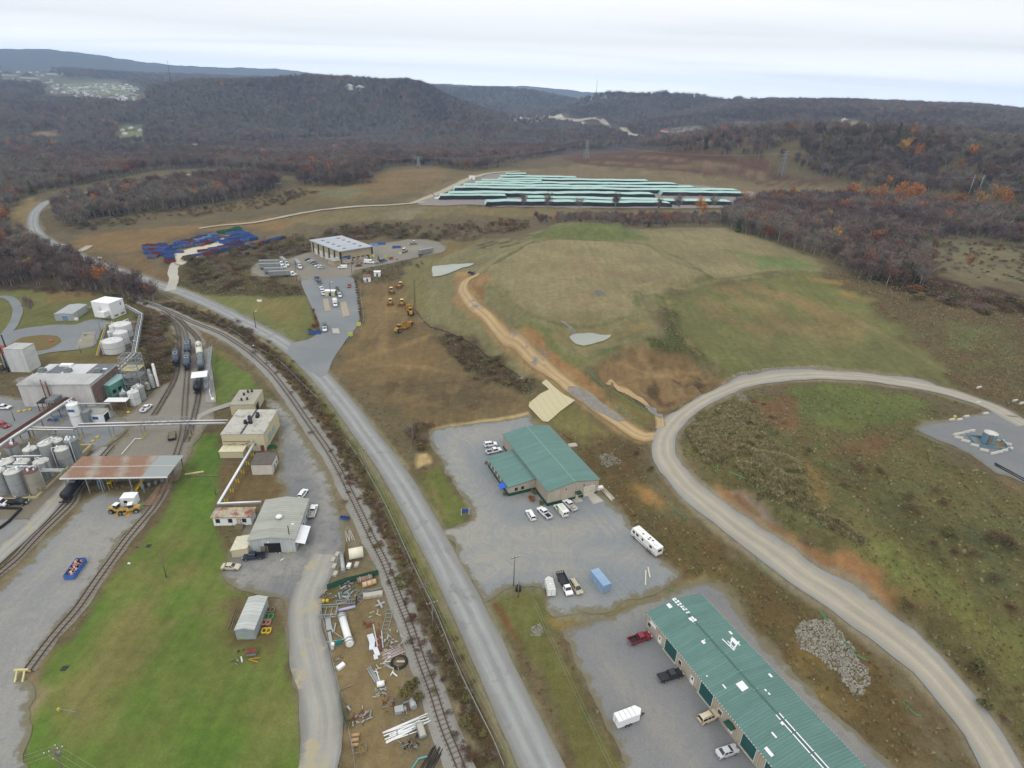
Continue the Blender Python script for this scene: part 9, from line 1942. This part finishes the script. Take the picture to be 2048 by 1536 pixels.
for(px,py)in((640,152),(880,172),(905,170),(955,180),(1010,182),(700,178),(720,180)):house(px,py,None,24,16,8,'tiny pale house on the distant ridge',0,0,3,GF)
strip('highway',[(1030,243),(1080,243),(1130,246),(1180,252),(1215,254)],14,M_farroad,1.5,20,5,1,'pale highway benched into the far hillside');strip('highway',[(1090,240),(1150,242),(1210,248),(1250,262),(1275,272),(1310,288)],22,M_farroad,1.8,20,5,1,'pale highway descending behind the woods')
sheet('quarry_bench',[(1035,232),(1090,231),(1128,236),(1090,241),(1040,240)],M_pale,1.5,2,grid=20,label='pale cleared bench on the far hillside')
strip('river_road',[(-40,303),(100,302),(200,300),(330,293),(450,290),(560,288),(700,282)],9,M_farroad,2.5,15,5,1,'thin valley road seen through the far woods')
sheet('river',[(60,300),(96,298),(98,305),(60,307)],M_pond,2,1,grid=10,label='glint of river in the valley')
for(px,py,s,i,lb)in((662,502,8,9,'round dark tree at the warehouse corner'),(757,520,3.4,8,'small conifer before the warehouse, left of the pair'),(738,520,4,8,'small conifer before the warehouse, right of the pair'),(716,524,3.6,7,'golden shrub tree before the warehouse'),(706,525,3,8,'dark conifer at the warehouse front')):
 p=P(px,py);put_tree(i,p.x,p.y,p.z,s,lb)
p=P(62,632);put_tree(0,p.x,p.y,p.z,11,'lone bare tree on the plant lawn')
for k,(px,py,h_)in enumerate(((822,884,4.5),(828,874,4),(816,872,5),(830,888,4))):p=P(px,py);put_tree(k%4,p.x,p.y,p.z,h_,'thin bare tree beside the gravel lot corner',group='bare trees at the lot corner')
for k in range(9):p=P(1050+k*62+random.uniform(-20,20),424+random.uniform(-3,5));put_tree(k%4,p.x,p.y,p.z,15+random.uniform(-2,4),'tall thin bare tree in front of the pipe stacks',group='thin bare trees below the pipe yard')
for(px,py,s,i,lb)in((1010,992,1.6,2,'green shrub at the annex corner'),(1063,1002,2.4,4,'reddish bare shrub before the annex'),(1068,988,2.2,2,'green shrub against the annex wall'),(1083,1010,1.8,2,'yellow green shrub at the building corner'),(1003,975,1.3,0,'brown shrub along the annex side, nearest'),(990,955,1.3,0,'brown shrub along the annex side, middle'),(972,930,1.6,0,'brown shrub along the annex side, farthest'),(620,664,2.6,2,'dark evergreen shrub at the gate'),(628,655,3.0,4,'reddish shrub at the gate'),(808,1395,2.8,2,'green bush in the scrapyard by the ballast'),(825,1380,3.2,2,'largest green bush in the scrapyard'),(838,1400,2.4,2,'small green bush against the ballast'),(1950,1350,3.2,2,'round green bush on the lower right slope'),(1955,1335,2.6,2,'green bush beside the round one'),(172,672,1.2,0,'small brown bush by the loading pad')):
 bush(px,py,s,i,lb)
for k in range(16):
 t_=k/15;q_=(z6(1078+55*t_,590+380*t_));bush(q_[0],q_[1],2.0,(2,0,2,4)[k%4],'olive and russet hedge shrub along the drive',1.1,'shrub','hedge_shrub');COL.objects[-1]['group']='hedge along the warehouse drive'
for k in range(12):
 t_=k/11;q_=(z6(680+55*t_,850+190*t_));bush(q_[0],q_[1],2.2,(4,0,3,4)[k%4],'russet hedge shrub along the left of the drive',1.1,'shrub','hedge_shrub');COL.objects[-1]['group']='hedge on the left of the drive'
for k in range(8):q_=z6(930+40*k,420-k*2);bush(q_[0],q_[1],1.6,(0,4)[k%2],'low red brown shrub in the bed before the warehouse',1.2,'shrub','bed_shrub');COL.objects[-1]['group']='shrubs in the warehouse bed'
def steam():
 mb=MB();rr=random.Random(2);me_o=None
 r=empty('steam_plume',tuple(PZ(*z3(440,470),10.5)),0,'white steam drifting over the hall roof','steam');m,t,b=newmat('steam');nt=m.node_tree;nt.nodes.remove(b)
 v=nt.nodes.new('ShaderNodeVolumePrincipled');v.inputs['Color'].default_value=(1,1,1,1);tc=nt.nodes.new('ShaderNodeTexCoord');n=t.noise(.45,tc.outputs['Object'],4,.6)
 ln=nt.nodes.new('ShaderNodeVectorMath');ln.operation='LENGTH';sc_=nt.nodes.new('ShaderNodeVectorMath');sc_.operation='MULTIPLY';sc_.inputs[1].default_value=(1/9,1/3.4,1/2.4);nt.links.new(tc.outputs['Object'],sc_.inputs[0]);nt.links.new(sc_.outputs[0],ln.inputs[0])
 fall=t.rng(ln.outputs['Value'],.2,1,1,0);dd=t.math('MULTIPLY',t.math('MULTIPLY',fall,t.rng(n,.45,.65,0,1)),.8);nt.links.new(dd,v.inputs['Density']);nt.links.new(v.outputs[0],nt.nodes['Material Output'].inputs['Volume'])
 MB().lathe([(.02,-2.3),(5,-2.0),(9,0),(5,2.0),(.02,2.3)],n=16,M=Matrix.Scale(.38,4,(0,1,0))).build('cloud',m,r)
steam()
